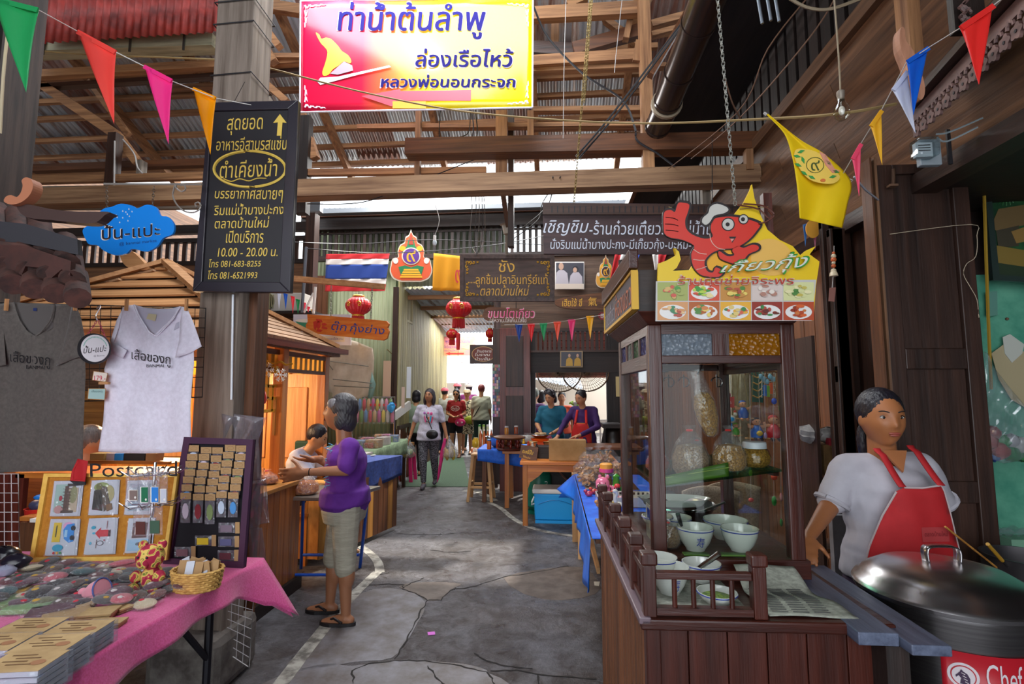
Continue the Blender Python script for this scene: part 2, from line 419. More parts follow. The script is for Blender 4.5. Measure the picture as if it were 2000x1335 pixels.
crk=[[(770,1287),(795,1250),(808,1222),(822,1190),(835,1172),(862,1172),(880,1152),(930,1144),(985,1126),(1040,1118),(1110,1105)],[(835,1172),(812,1158),(785,1150),(790,1142),(760,1140),(720,1142)],[(790,1145),(810,1136),(828,1128)],[(735,1122),(760,1118)],[(770,1042),(830,1044),(880,1042),(935,1040)],[(925,1275),(950,1290),(985,1300),(1040,1306)],[(958,1310),(1010,1308),(1060,1318),(1165,1326)],[(690,1335),(688,1310),(720,1296),(770,1290),(830,1290),(900,1300),(950,1312),(962,1325),(968,1340)],[(1050,1316),(1054,1340)],[(835,1300),(850,1322),(870,1338)],[(840,1074),(880,1078),(920,1076)],[(792,953),(850,957),(905,957)]]
for c in crk:
 q=[]
 for i in range(len(c)-1):
  for k in range(4):
   t=k/4;q.append((c[i][0]*(1-t)+c[i+1][0]*t+R.uniform(-3,3)*(k>0),c[i][1]*(1-t)+c[i+1][1]*t+R.uniform(-1,1)*(k>0)))
 q.append(c[-1]);ribbon('crack',q,.009,dk,z=.003,th=.001,parent=fl,taper=lambda t:.3+abs(sin(t*17))*1.0)
shape([(835,1234),(849,1233),(850,1239),(836,1240)],Pl(PZ(842,1236,.002),0,-pi/2),paint('pink_paper','d070c8',.8),None,'paper_scrap',.002,label='small pink scrap of paper lying on the concrete floor',cat='paper')
shape([(1160,1136),(1172,1136),(1170,1144),(1161,1143)],Pl(PZ(1166,1140,.002),0,-pi/2),paint('offwhite_paper','c0b4a0',.8),None,'paper_scrap',.004,label='crumpled pale litter on the floor beside the wooden counter foot',cat='paper')
mt=mat('green_matting','4a6450','6d8a6e',rough=.9,sc_=(60,60,60),bump=.3)
MB().prism([PZ(785,950,.001),PZ(918,950,.001),PZ(905,893,.001),PZ(830,893,.001)],(0,0,.006)).B('floor_mat',mt,label='worn green mat laid across the alley floor',cat='mat')
# helpers for timber
def hbeam(name,a,b,hpx,Y,dep,m,parent=None,Y2=None,**k):
 A=P(a[0],a[1],Y);B=P(b[0],b[1],Y2 or Y);h=hpx*Y/1000
 return MB().beam(A,B,dep,h,(0,0,1)).B(name,m,parent,**k)
def post(name,x0,x1,ya,yb,Y,dep,m,parent=None,kindx='p',**k):
 ym=(ya+yb)/2;A=P(x0,ym,Y);B=P(x1,ym,Y);zt=P(x0,ya,Y).z;zb=max(0,P(x0,yb,Y).z)
 return MB().bb(A.x,B.x,Y,Y+dep,zb,zt).B(name,m,parent,**k)
def strut(name,a,b,wpx,Y,dep,m,parent=None,Y2=None,**k):
 A=P(a[0],a[1],Y);B=P(b[0],b[1],Y2 or Y)
 return MB().beam(A,B,dep,wpx*Y/1000,(0,0,1)).B(name,m,parent,**k)
bx,gx,dx=W('beam','x'),W('grey','x'),W('dark','x');bz,gz,dz=W('beam','z'),W('grey','z'),W('dark','z');by_,dy=W('beam','y'),W('dark','y')
S=dict(kind='structure')
fr=tag(T('trim_1',None,None),kind='structure')
hbeam('tie_beam',(60,389),(1480,344),36,4.6,.16,mat('wood_tie_beam','6b4a33','b08a66',rough=.7,sc_=(1.2,22,22),thr=(.3,.75),bump=.35),fr)
hbeam('tie_beam',(795,292),(1478,280),34,4.62,.16,W('brown','x'),fr)
hbeam('tie_beam',(700,250),(1270,244),9,4.9,.08,bx,fr)
hbeam('rail',(60,353),(400,344),15,4.95,.06,bx,fr);hbeam('rail',(588,338),(950,333),13,4.95,.06,bx,fr)
hbeam('rail',(60,371),(410,366),12,5.3,.06,gx,fr);hbeam('rail',(64,330),(410,318),15,5.25,.08,W('brown','x'),fr)
post('king_post',1252,1274,-40,338,4.55,.1,bz,fr);post('king_post',968,990,215,345,4.75,.1,bz,fr);post('king_post',992,1003,215,480,4.95,.1,dz,fr)
post('king_post',810,820,215,372,4.8,.06,bz,fr);post('king_post',1372,1388,355,400,4.75,.08,gz,fr)
post('king_post',206,222,258,372,4.9,.1,dz,fr);post('king_post',484,497,130,205,4.8,.08,bz,fr);post('king_post',577,600,225,415,4.9,.1,W('black','z'),fr)
post('king_post',1030,1042,215,265,4.8,.06,bz,fr);post('king_post',1458,1472,290,330,4.5,.08,bz,fr);post('king_post',266,276,312,345,5.05,.08,gz,fr)
for a,b,wd,Y,m in[((60,150),(226,262),20,5.0,bx),((176,160),(250,262),10,5.3,bx),((60,148),(590,118),17,4.9,bx),((60,172),(590,140),9,5.0,dx),((90,60),(430,38),30,4.85,W('brown','x')),((228,262),(270,318),16,5.1,bx),((500,8),(590,22),22,4.7,bx),((496,22),(546,92),14,4.8,bx),((500,62),(536,122),16,4.75,bx),((496,112),(590,112),10,4.85,bx),((504,150),(562,200),14,4.9,bx),((492,210),(530,205),30,4.85,gx),((588,218),(616,310),16,5.0,bx),((1040,30),(1256,18),28,4.7,bx),((1040,122),(1256,108),22,4.75,bx),((1040,140),(1300,130),8,4.8,bx),((1120,98),(1262,58),26,4.85,W('brown','x')),((1108,12),(1145,-4),16,4.9,bx),((1040,95),(1120,100),26,4.9,dx),((1232,30),(1222,78),12,4.8,bz),((1272,50),(1360,26),14,4.95,bx),((1272,70),(1350,50),10,4.9,bx),((1085,38),(1082,110),12,4.95,bz),((1110,38),(1106,106),16,5.0,dz),((1255,25),(1276,-20),12,4.6,bz),((1244,120),(1250,80),8,4.6,bz),((1040,216),(1256,214),10,5.0,bx),((1040,250),(1256,247),9,5.05,bx),((1270,148),(1362,-10),12,4.35,W('brown','y')),((590,40),(700,-60),16,5.2,bx),((430,150),(480,100),10,5.4,bx),((300,175),(420,168),9,5.5,bx),((950,30),(1050,100),14,5.2,bx),((1150,15),(1250,90),12,5.3,bx)]:
 strut('rafter',a,b,wd,Y,.08,m,fr)
# ROOF
def corr(name,o,u,v,nu,amp,pitch,m,parent=None,**k):
 """corrugated sheet: origin o, u = direction across the ridges, v = along them"""
 o,u,v=V(o),V(u),V(v);n=u.cross(v).normalized();L=u.length;k_=max(8,int(L/pitch*6))
 mb=MB()
 mb.grid(lambda a,b:o+u*a+v*b+n*amp*sin(2*pi*a*L/pitch),k_,1)
 return mb.B(name,m,parent,solid=.0015,ang=80,**k)
def tin(name,c1,c2,c3,rough=.5,metal=.25):
 m=bpy.data.materials.new(name);m.use_nodes=True;nt=m.node_tree;N=nt.nodes;L=nt.links;p=N['Principled BSDF']
 tc=N.new('ShaderNodeTexCoord');mp=N.new('ShaderNodeMapping');mp.inputs['Scale'].default_value=(7,.8,.8);L.new(tc.outputs['Object'],mp.inputs[0])
 nz=N.new('ShaderNodeTexNoise');nz.inputs['Scale'].default_value=1.6;nz.inputs['Detail'].default_value=6;nz.inputs['Roughness'].default_value=.65;L.new(mp.outputs[0],nz.inputs[0])
 cr=N.new('ShaderNodeValToRGB');e=cr.color_ramp.elements;e[0].position=.42;e[0].color=lin(c1);e[1].position=.66;e[1].color=lin(c2)
 x=e.new(.52);x.color=lin(c3);L.new(nz.outputs[0],cr.inputs[0]);L.new(cr.outputs[0],p.inputs['Base Color'])
 p.inputs['Metallic'].default_value=metal;p.inputs['Roughness'].default_value=rough;return m
tinm=[tin('galvanised_tin_rusty','b0b6bc','7c4630','b8a498'),tin('galvanised_tin_clean','bcc4cc','8b7a72','c4cad0'),tin('galvanised_tin_brown','80584c','8e5238','94807a')]
rf=tag(T('ceiling',None,None),kind='structure')
ZE=P(1000,316,7.0).z;zr=lambda Y:ZE+.46*(7.0-Y)
for i in range(19):
 x0=-9.6+i*.62
 corr('roofing_sheet',(x0,7.02+R.uniform(-.06,.06),zr(7.0)+.012*(i%2)),(.66,0,0),(0,-3.6,1.656),0,.012,.076,tinm[(i*7)%3 if i%4 else 1],rf)
for y_,h_ in[(304,.07),(268,.06),(232,.06),(186,.06),(150,.06),(100,.06)]:
 Y=min((6.95-.02*i for i in range(170)),key=lambda q:abs(P(900,y_,q).z-zr(q)));MB().bb(-9,1.2,Y-.03,Y+.03,zr(Y)-.1,zr(Y)-.1+h_).B('purlin',bx,rf)
for x in(-5.6,-4.2,-2.9,-1.5,-.2,.9):MB().beam((x,7.0,zr(7)-.17),(x,3.6,zr(3.6)-.17),.07,.11).B('rafter',by_,rf)
rtop=W('black','y')
MB().bb(-9,-2.6,-.6,3.9,5.6,5.66).B('roof_deck',rtop,rf);MB().bb(.4,6,-.6,3.9,5.6,5.66).B('roof_deck',rtop,rf);MB().bb(-2.6,.4,-.6,2.5,5.6,5.66).B('roof_deck',rtop,rf)
wf_=tag(T('wall_front',None,None),kind='structure');wb_m=W('black','z')  # unseen boards behind the camera, added to cut down the daylight
for x0,x1,z0,z1 in((-9.3,-2.6,0,5.7),(2.2,6,0,5.7),(-2.6,2.2,3.3,5.7)):MB().bb(x0,x1,-2.95,-2.9,z0,z1).B('boards',wb_m,wf_)
MB().bb(-9.3,6,-2.9,-.6,5.6,5.66).B('roof_deck',W('black','y'),rf);MB().bb(4.6,4.65,-2.9,8.5,0,5.7).B('boards',wb_m,wf_);MB().bb(-9.35,-9.3,-2.9,-.6,0,5.7).B('boards',wb_m,wf_)  # unseen deck and side boards, added to close the hall against daylight
redt=mat('red_painted_tin','6a2420','a83a32',rough=.5,sc_=(5,1,5),bump=.1,metal=.2)
a=P(60,86,4.5);b=P(432,62,4.5)
corr('corrugated_gable',a,b-a,(0,0,.62),0,.014,.085,redt,rf,label='red painted corrugated gable sheet')
du=T('roof_gutter','galvanised square gutter hung by metal straps below the red gable sheet, upper left','gutter')
gm=mat('galvanised_gutter','9c9a82','c8c4a4',rough=.5,metal=.4,sc_=(2,20,20))
A=P(60,98,4.7);B=P(424,86,4.7);MB().beam(A,B,.16,.13).B('channel',gm,du)
for t in(.12,.58,.86):MB().beam(A.lerp(B,t)+V((0,-.09,.1)),A.lerp(B,t)+V((0,-.09,-.12)),.02,.012).B('strap',paint('strap_metal','6c6c66',.4,metal=.8),du)
hbeam('eave_board',(200,312),(560,304),22,6.9,.03,gx,rf);hbeam('eave_board',(590,308),(1100,302),16,6.95,.03,gx,rf)
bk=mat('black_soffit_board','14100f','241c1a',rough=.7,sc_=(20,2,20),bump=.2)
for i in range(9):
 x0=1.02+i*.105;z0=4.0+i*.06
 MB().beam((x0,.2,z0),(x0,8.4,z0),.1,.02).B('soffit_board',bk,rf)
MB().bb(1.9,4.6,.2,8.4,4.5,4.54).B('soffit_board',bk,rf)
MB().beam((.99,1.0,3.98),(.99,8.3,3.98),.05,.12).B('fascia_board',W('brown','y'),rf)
hbeam('cross_board',(1480,262),(1480,262),10,4.55,.02,dx,rf)if False else None
dp=T('round_gutter','big dark round gutter pipe running under the black soffit, upper right','gutter')
pm=paint('dark_glossy_pipe','3a2c28',.25,metal=.55)
a=PX(1296,232,.98);n_=6;yy=[1.5,2.45,3.1,3.6,3.95,4.35]
for i in range(5):
 MB().tube([(.93,yy[i],3.86),(.93,yy[i+1]+.02,3.86)],[.105+.002*(i%2)]*2,20,False).B('pipe_length',pm,dp)
 MB().tube([(.93,yy[i+1]-.015,3.86),(.93,yy[i+1]+.015,3.86)],.112,20,True).B('joint_ring',pm,dp)
MB().tube([(.93,3.99,3.86),(.93,4.02,3.86)],.125,20).B('strap',paint('bare_strap','9a8a74',.5),dp)
# RIGHT WALL: lapped siding
wr=tag(T('wall_right',None,None),kind='structure')
for i in range(8):
 z0=2.63+i*.134
 segs=[(0.3,1.9),(1.9,3.35+(i%3)*.4),(3.35+(i%3)*.4,5.7),(5.7,8.6)]
 for y0,y1 in segs:
  MB().beam((1.86+.006,y0+.003,z0+.067),(1.86+.006,y1-.003,z0+.067),.022,.142,(-.3,0,1)).B('plank',W('siding','y'),wr)
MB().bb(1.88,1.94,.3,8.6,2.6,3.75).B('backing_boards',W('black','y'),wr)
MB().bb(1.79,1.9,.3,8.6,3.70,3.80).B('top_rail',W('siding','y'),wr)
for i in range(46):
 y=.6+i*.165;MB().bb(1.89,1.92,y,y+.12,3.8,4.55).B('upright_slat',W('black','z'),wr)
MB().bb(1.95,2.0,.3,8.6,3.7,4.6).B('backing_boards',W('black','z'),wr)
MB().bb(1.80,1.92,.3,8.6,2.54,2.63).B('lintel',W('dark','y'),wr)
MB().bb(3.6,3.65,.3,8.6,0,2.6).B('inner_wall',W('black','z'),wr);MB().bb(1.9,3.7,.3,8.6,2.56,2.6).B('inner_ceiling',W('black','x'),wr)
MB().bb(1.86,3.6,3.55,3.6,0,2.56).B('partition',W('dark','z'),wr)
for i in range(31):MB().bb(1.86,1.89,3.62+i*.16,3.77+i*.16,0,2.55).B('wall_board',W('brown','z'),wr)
# BACK WALL of the hall (beyond the tables), awning, slats
wb=tag(T('wall_back',None,None),kind='structure');YB=8.5
def pb(name,x0,y0,x1,y1,Y,dep,m,parent=None,**k):
 """a box whose front face fills the pixel box at distance Y"""
 xm,ym=(x0+x1)/2,(y0+y1)/2
 X0,X1=P(x0,ym,Y).x,P(x1,ym,Y).x;Z1,Z0=P(xm,y0,Y).z,P(xm,y1,Y).z
 bev=k.pop('bev',0)
 return MB().bb(X0,X1,Y,Y+dep,max(0,Z0)if Y>3 else Z0,Z1).B(name,m,parent,bev=bev,**k)
pb('header',588,413,1310,440,YB-.12,.16,W('black','x'),wb);pb('header',588,402,1310,414,YB-.16,.12,W('brown','x'),wb)
pb('gutter',612,396,1430,405,YB-.42,.14,paint('zinc_gutter','878c92',.4,metal=.6),wb,label='zinc gutter on the awning edge')
corr('awning_sheet',(P(612,398,YB-.3).x,YB-.3,4.66),(7.6,0,0),(0,2.2,.95),0,.014,.09,tinm[1],wb)
X0=P(596,468,YB).x;X1=1.85;zt,zb=P(900,440,YB).z,P(900,497,YB).z
n=60
for i in range(n):
 x=X0+(X1-X0)*(i+.5)/n;pbox('slat',(x,YB,(zt+zb)/2),(.052,.03,zt-zb),W('black','z')if i%5 else W('dark','z'),wb)
pb('rail',596,446,1310,450,YB-.03,.03,W('black','x'),wb);pb('rail',596,493,1310,502,YB-.05,.1,W('dark','x'),wb)
for i in range(9):
 z1=zb-.06-i*.137;MB().beam((P(978,560,YB).x,YB+.02+.004*(i%2),z1-.068),(1.85,YB+.02,z1-.068),.03,.134,(0,-.12,1)).B('plank',W('facade','x'),wb)
pb('lintel',978,640,1310,646,YB-.04,.1,W('dark','x'),wb)
Xa=P(1042,665,YB).x;za,zc=P(1100,646,YB).z,P(1100,686,YB).z
for i in range(28):
 pbox('slat',(Xa+(1.85-Xa)*(i+.5)/28,YB,(za+zc)/2),(.05,.03,za-zc),W('dark','z'),wb)
pb('header',1036,684,1310,727,YB-.03,.08,W('black','x'),wb);pb('rail',1036,683,1310,687,YB-.06,.04,W('dark','x'),wb)
for x0,x1 in((1186,1214),(1036,1046)):pb('upright',x0,640,x1,960,YB-.02,.12,W('black','z'),wb)
for i in range(9):MB().bb(1.15+i*.08,1.225+i*.08,YB-.02,YB+.02,0,2.5).B('board',W('brown'if i%3 else 'dark','z'),wb)
corr('upper_sheet',(P(772,460,8.9).x,8.95,3.45),(P(985,460,8.9).x-P(772,460,8.9).x,0,0),(0,0,1.3),0,.012,.07,mat('pale_green_tin','8fa088','b4c0a8',rough=.7,sc_=(9,9,.7)),wb)
d=tag(T('door_1',None,None),kind='structure')
pb('leaf',976,640,1036,960,YB-.3,.05,W('red','z'),d,bev=.006)
for y0,y1 in((655,755),(772,870)):pb('panel',988,y0,1022,y1,YB-.315,.02,W('dark','z'),d,bev=.006)
pb('upright',962,640,978,945,YB-.25,.14,W('dark','z'),d,bev=.006)
far=mat('warm_plaster','9a5a48','b8705a',rough=.8,sc_=(2,2,2))
MB().bb(-1.0,3.4,12.5,12.55,1.9,4).B('far_wall',far,wb,label='reddish wall seen beyond the opening')
for i in range(7):MB().bb(-.3,3.0,12.44,12.5,1.95+i*.17,2.1+i*.17).B('plank',W('red','x'),wb)
rl=T('balcony_railing','white railing of thin bars beyond the shop opening','railing');wt=paint('white_rail_paint','d8d4cc',.5)
MB().bb(-.6,2.4,10.6,10.64,.95,1.0).B('rail',wt,rl);MB().bb(-.6,2.4,10.6,10.64,.1,.14).B('rail',wt,rl)
for i in range(26):pbox('baluster',(-.55+i*.115,10.62,.54),(.03,.03,.82),wt,rl)
nt_=mat('brown_fish_net','3a2a1c','5c4630',rough=.8,sc_=(30,30,30))
def fan(name,cx,x0,x1,ytop,ybot,Y,label):
 root=T(name,label,'net','half-round nets hanging in the shop opening');pl=YP(Y);k=26;mb=MB()
 rim=[pl.h(cx+(x1-x0)/2*cos(pi*i/k),ytop+(ybot-ytop)*sin(pi*i/k))for i in range(k+1)];c=pl.h(cx,ytop)
 MB().tube(rim,.012,5).B('rim',nt_,root)
 for p in rim[::1]:mb.tube([c,p],.0035,3)
 for t in(.3,.5,.7,.85):mb.tube([c.lerp(p,t)for p in rim],.003,3)
 mb.B('mesh',nt_,root)
fan('fish_net',1092,1048,1134,727,765,8.2,'half-round net hanging at the left of the shop opening')
fan('fish_net',1144,1100,1190,727,764,8.3,'half-round net hanging at the right of the shop opening')
hp=T('hanging_plant','small white pot with trailing green leaves hanging beyond the shop opening','plant')
q=P(1124,790,9.6);MB().lathe([(.03,0),(.05,.09),(.055,.1)],q-V((0,0,.05)),12).B('pot',wt,hp);line('string',[q+V((0,0,.05)),q+V((0,0,.45))],.003,wt,hp)
lf=paint('leaf_green','8fb83a',.5)
for k in range(5):
 a=k*1.3;MB().ell(q+V((.09*cos(a),.05*sin(a),.08-.02*k)),(.05,.012,.02),8,5,MR(a,3,'Y')).B('leaf',lf,hp)
st=T('jar_stand','dark wooden stand with a big dark jar at the right end of the shop opening','jar')
pb('top',1178,828,1216,836,7.7,.5,W('black','x'),st);q=P(1199,905,7.9)
MB().lathe([(.1,0),(.17,.1),(.19,.28),(.15,.48),(.1,.54)],q,20).B('jar',paint('dark_glazed_clay','1d1614',.35),st)
for x in(1180,1214):pb('leg',x,836,x+3,930,7.72,.04,W('black','z'),st)
pic=T('wall_calendar','cream wall calendar hanging on the dark upright at the right of the shop opening','calendar');pb('sheet',1203,735,1214,774,7.6,.01,paint('cream_paper','cfc08a',.8),pic)
# green corrugated wall and the alley
gw=tag(T('wall_alley',None,None),kind='structure')
gp=mat('green_weathered_sheet','8a9470','b6bc98',rough=.75,sc_=(9,9,.7),thr=(.3,.7),rnd=.12)
Xl,Xr=P(598,600,8.75).x,P(772,600,8.75).x
corr('corrugated_wall',(Xl,8.75,0),(Xr-Xl,0,0),(0,0,4.5),0,.012,.07,gp,gw)
for i in range(5):MB().bb(Xl+i*.09,Xl+i*.09+.085,8.6,8.66,0,3.6).B('board',W('brown','z'),gw)
post('upright',764,774,560,935,8.55,.12,W('dark','z'),gw)
for i in range(34):
 t0,t1=i/34,(i+1)/34-.004
 A=V((-2.66,8.6,0)).lerp(V((-2.98,14.2,0)),t0);B=V((-2.66,8.6,0)).lerp(V((-2.98,14.2,0)),t1)
 MB().beam(A+V((0,0,2.35)),B+V((0,0,2.35)),.03,2.9).B('board',W('honey'if i>33 else 'green','z'),gw)
 if i%6 not in(1,4):MB().beam(A+V((.01,0,.45)),B+V((.01,0,.45)),.03,.95).B('board',W('brown','z'),gw)
MB().beam((-2.62,8.6,.95),(-2.94,14.2,.95),.05,.06).B('rail',W('dark','y'),gw)
vn=T('wall_vent','small cream louvred vent high on the green alley wall','vent')
a0=V((-2.72,10.2,0));
A=PX(797,590,-2.70);cm=paint('cream_paint','cfc79a',.7)
for k in range(2):
 MB().bb(-2.75,-2.68,A.y-.25+.5*k,A.y-.21+.5*k,A.z-.38,A.z+.38).B('frame',cm,vn)
 MB().bb(-2.75,-2.68,A.y-.25,A.y+.29,A.z-.38+.74*k,A.z-.34+.74*k).B('frame',cm,vn)
for k in range(5):MB().bb(-2.74,-2.69,A.y-.15+.08*k,A.y-.12+.08*k,A.z-.36,A.z+.36).B('bar',cm,vn)
corr('alley_roof_sheet',(-3.1,9.0,3.42),(2.9,0,0),(0,5.2,-.2),0,.014,.09,tinm[1],gw)
for y in(9.2,10.4,11.6,12.8):MB().bb(-3.1,-.3,y,y+.06,3.26,3.34).B('purlin',bx,gw)
for i in range(12):MB().bb(-1.02,-.98,8.8+i*.45,9.22+i*.45,0,3.3).B('board',W('dark','z'),gw)
hs=tag(T('wall_outside',None,None),kind='structure');sunw=paint('sunlit_render','d8c8b4',.9)
MB().bb(-9,-3.3,19,19.3,0,1.9).B('plaster',sunw,hs);MB().bb(-1.2,5,20,20.3,0,2.2).B('plaster',sunw,hs)
corr('roof_sheet',(-3.4,17.4,2.55),(4.4,0,-.9),(0,2.4,.5),0,.02,.12,tinm[1],hs)
def sign(name,pts,Y,m,label,cat='sign',th=.02,group=None,rz=0,tilt=0,at=None,back=True):
 pl=YP(Y,rz,tilt,at or pts[0]);root=T(name,label,cat,group,loc=pl.h(*pts[0]))
 shape(pts,pl,m,root,'board',th,lift=-th);return root,pl
red=paint('red_vinyl','d23a3a',.4);wh=paint('white_enamel','e6e2dc',.5);black=paint('black_paint','17151a',.5);yel=paint('yellow_sign_paint','f0c53c',.5)
s,pl=sign('hanging_sign',rectp(857,657,929,694),13.6,mat('orange_pink_vinyl','f0b060','e88a9a',rough=.5,sc_=(.9,.9,.9),thr=(.4,.6)),'orange and pink printed sign with a red arrow at the far end of the alley',back=False)
vio=paint('violet_ink','6c4a9c',.5)
text('พูดได้พูดดีบ้านราย',pl,(870,662,918,671),vio,s);text('ไหว้ไหว้หลวงพ่อ',pl,(861,673,893,680),vio,s);text('ตลาดบ้านใหม่',pl,(861,682,893,686),vio,s)
shape([(870,690),(879,687),(879,688.5),(906,688.5),(906,691.5),(879,691.5),(879,693)],pl,red,s,'arrow',.004,lift=.001);shape([(901,679),(920,672),(929,676),(929,682),(915,682)],pl,paint('sand_ink','e8c890',.5),s,'boat',.004,lift=.001)
s,pl=sign('hanging_sign',rectp(918,673,971,710),9.3,paint('dark_brown_print','3e2e2c',.4),'dark sign with a brown oval and white script hanging at the alley mouth')
shape(ellp(944,691,23,15),pl,paint('gold_edge','b08a5a',.4),s,'oval_rim',.003,lift=.001);shape(ellp(944,691,21.5,13.5),pl,paint('oval_brown','6a2f26',.4),s,'oval',.004,lift=.003)
for b_,t in(((931,682,960,688),'ร้านอาหาร'),((928,689,957,695),'โบราณ'),((928,697,957,703),'บ้านชั้น')):text(t,pl,b_,wh,s,.02,.2,lift=.009)
pbn=T('photo_board','tall board covered in small colour photographs at the alley corner','board');pl=YP(8.2)
shape(rectp(962,711,988,814),pl,paint('board_grey','6a6260',.6),pbn,'board',.02,lift=-.03)
cols=['4a5a8a','b06a6a','7aa08a','c8b8a8','5a3a4a','8a5a9a','a88a5a','3a5a5a','c890a8']
for i in range(7):
 for j in range(17):
  c=cols[R.randrange(9)];x,y=962.6+i*3.65,712+j*6
  shape(rectp(x,y,x+3.2,y+5.3),pl,paint('snap_'+c,c,.4),pbn,'snapshot',.004,lift=-.008)
def cloth(name,pts,Y,m,parent=None,fold=.02,nf=5,nu=24,nv=10,th=.002,rz=0,**k):
 """a rippling cloth whose corners are the pixel quad tl,tr,br,bl"""
 pl=YP(Y,rz,0,pts[0]);c=[pl.h(*p)for p in pts];mb=MB()
 mb.grid(lambda u,v:(c[0]*(1-u)+c[1]*u)*(1-v)+(c[3]*(1-u)+c[2]*u)*v+pl.n*fold*sin(nf*2*pi*u+v*1.5)*(.3+.7*v),nu,nv)
 return mb.B(name,m,parent,solid=th,**k)
f=T('national_flag','red, white and blue striped flag hanging flat under the slats, left of the round emblem','flag')
cr_,cw,cb=paint('flag_red','c8282e',.8),paint('flag_white','e4dcd6',.8),paint('flag_blue','22408f',.8)
q=[((638,636),(495,497)),0]
xs0,xs1=637,760
for y0,y1,m in((496,506,cr_),(506,517,cw),(517,545,cb),(545,556,cw),(556,569,cr_)):
 cloth('stripe',[(xs0-(y0-496)*.02,y0),(761-(y0-496)*.12,y0-1),(761-(y1-496)*.12,y1-1),(xs0-(y1-496)*.02,y1)],7.9,m,f,.015,3)
def emblem(name,cx,cy,sx,sy,Y,label,cat='emblem',alt=0):
 pl=YP(Y);root=T(name,label,cat,loc=pl.h(cx,cy));f_=lambda pts:[(cx+a*sx,cy+b*sy)for a,b in pts]
 out=[(0,-1),(.1,-.8),(.25,-.72),(.3,-.52),(.5,-.42),(.62,-.18),(.6,.05),(.85,.1),(.95,.38),(.98,.6),(.82,.86),(.45,.98)]
 o=spline(out,3);full=o+[(-a,b)for a,b in o[::-1]][:-1]
 shape(f_([(a*1.05,b*1.03)for a,b in full]),pl,paint('emblem_white','d8ccb8',.5),root,'backing',.012,lift=-.012)
 shape(f_([(a,b*.97)for a,b in full]),pl,paint('emblem_orange','d8582e',.5)if not alt else paint('emblem_gold','e0a038',.5),root,'orange_field',.004,lift=0)
 gr,pu,go=paint('emblem_green','1f7a4a',.5),paint('emblem_purple','5a2f8a',.5),paint('emblem_bright_gold','f0b030',.4)
 shape(f_([(0,-.85),(.14,-.6),(.2,-.4),(.42,-.2),(.45,0),(0,.0),(-.45,0),(-.42,-.2),(-.2,-.4),(-.14,-.6)]),pl,gr,root,'green_field',.004,lift=.003)
 shape(f_([(0,-.95),(.06,-.7),(.12,-.45),(-.12,-.45),(-.06,-.7)]),pl,paint('emblem_red_brown','a83a28',.5),root,'crown',.004,lift=.006)
 for sg in(-1,1):
  shape(f_(ellp(sg*.42,-.3,.16,.1,12)),pl,go,root,'leaf',.004,lift=.006);shape(f_(ellp(sg*.75,.18,.13,.12,12)),pl,paint('emblem_white2','e0d8d0',.5),root,'lobe',.004,lift=.006)
 shape(f_(ellp(0,0,.46,.34)),pl,paint('emblem_white','d8ccb8',.5),root,'ring',.004,lift=.009);shape(f_(ellp(0,0,.4,.3)),pl,pu if not alt else paint('emblem_dark','4a2a20',.5),root,'disc',.004,lift=.012)
 shape(f_([(-.62,.42),(-.3,.36),(0,.44),(.3,.36),(.62,.42),(.5,.72),(-.5,.72)]),pl,gr,root,'green_panel',.004,lift=.006)
 for k in range(4):shape(f_([(-.34-.06*k,.5+.09*k),(.34+.06*k,.5+.09*k),(.38+.06*k,.57+.09*k),(-.38-.06*k,.57+.09*k)]),pl,go,root,'gold_step',.003,lift=.010)
 text('๙',pl,(cx-.22*sx,cy-.22*sy,cx+.22*sx,cy+.22*sy),go,root,.03,lift=.017,name='cipher')
 return root
emblem('royal_emblem',803,500,40,50,7.9,'large orange and green crest with a purple disc, above the alley mouth')
emblem('royal_emblem',1183,530,19,32,8.35,'small gold and green crest on the grey planks right of the portrait',alt=1)
yf=paint('saffron_cloth','e09a12',.8)
f=T('yellow_flag','saffron yellow cloth flag behind the framed fish-ball sign','flag')
cloth('cloth',[(847,494),(902,500),(902,568),(845,567)],7.7,yf,f,.02,2);pl=YP(7.66);text('๙',pl,(889,520,901,552),red,f,.04,name='cipher')
pr=T('portrait_photo','printed photograph of a couple in pale formal dress pinned to the grey planks','picture');pl=YP(8.4)
shape(rectp(1084,511,1141,565),pl,wh,pr,'border',.006,lift=0);shape(rectp(1086,513,1140,555),pl,paint('photo_dark','3b3a44',.4),pr,'dark_ground',.003,lift=.005)
dress=paint('pale_formal_cloth','b8b0b8',.6);skn=paint('printed_skin','c09a84',.6)
shape([(1085,556),(1087,532),(1092,527),(1101,527),(1108,533),(1111,556)],pl,dress,pr,'figure',.003,lift=.009);shape(ellp(1096,520,5,7,14),pl,skn,pr,'figure',.003,lift=.012)
shape([(1111,556),(1114,538),(1120,531),(1130,531),(1137,540),(1138,556)],pl,dress,pr,'figure',.003,lift=.009);shape(ellp(1124,525,6,6,14),pl,paint('photo_hair','22202a',.5),pr,'figure',.003,lift=.010);shape(ellp(1123,527,4,5,14),pl,skn,pr,'figure',.003,lift=.013)
shape(rectp(1085,554,1140,564),pl,paint('photo_cream','d8c8b8',.5),pr,'foreground',.003,lift=.015)
pr=T('portrait_photo','small gold-toned framed photograph of two seated figures on the dark header','picture');pl=YP(8.35)
shape(rectp(1094,685,1138,717),pl,paint('thin_frame_gold','a08868',.5),pr,'frame',.02,lift=0);shape(rectp(1096,687,1136,715),pl,paint('photo_dark','3b3a44',.4),pr,'print',.003,lift=.019)
gy=paint('gold_dress','b8903a',.5)
for x in(1112,1128):shape([(x-7,714),(x-6,702),(x-2,698),(x+2,698),(x+6,702),(x+7,714)],pl,gy,pr,'figure',.003,lift=.024);shape(ellp(x,694,2.5,3.5,10),pl,skn,pr,'figure',.003,lift=.026)
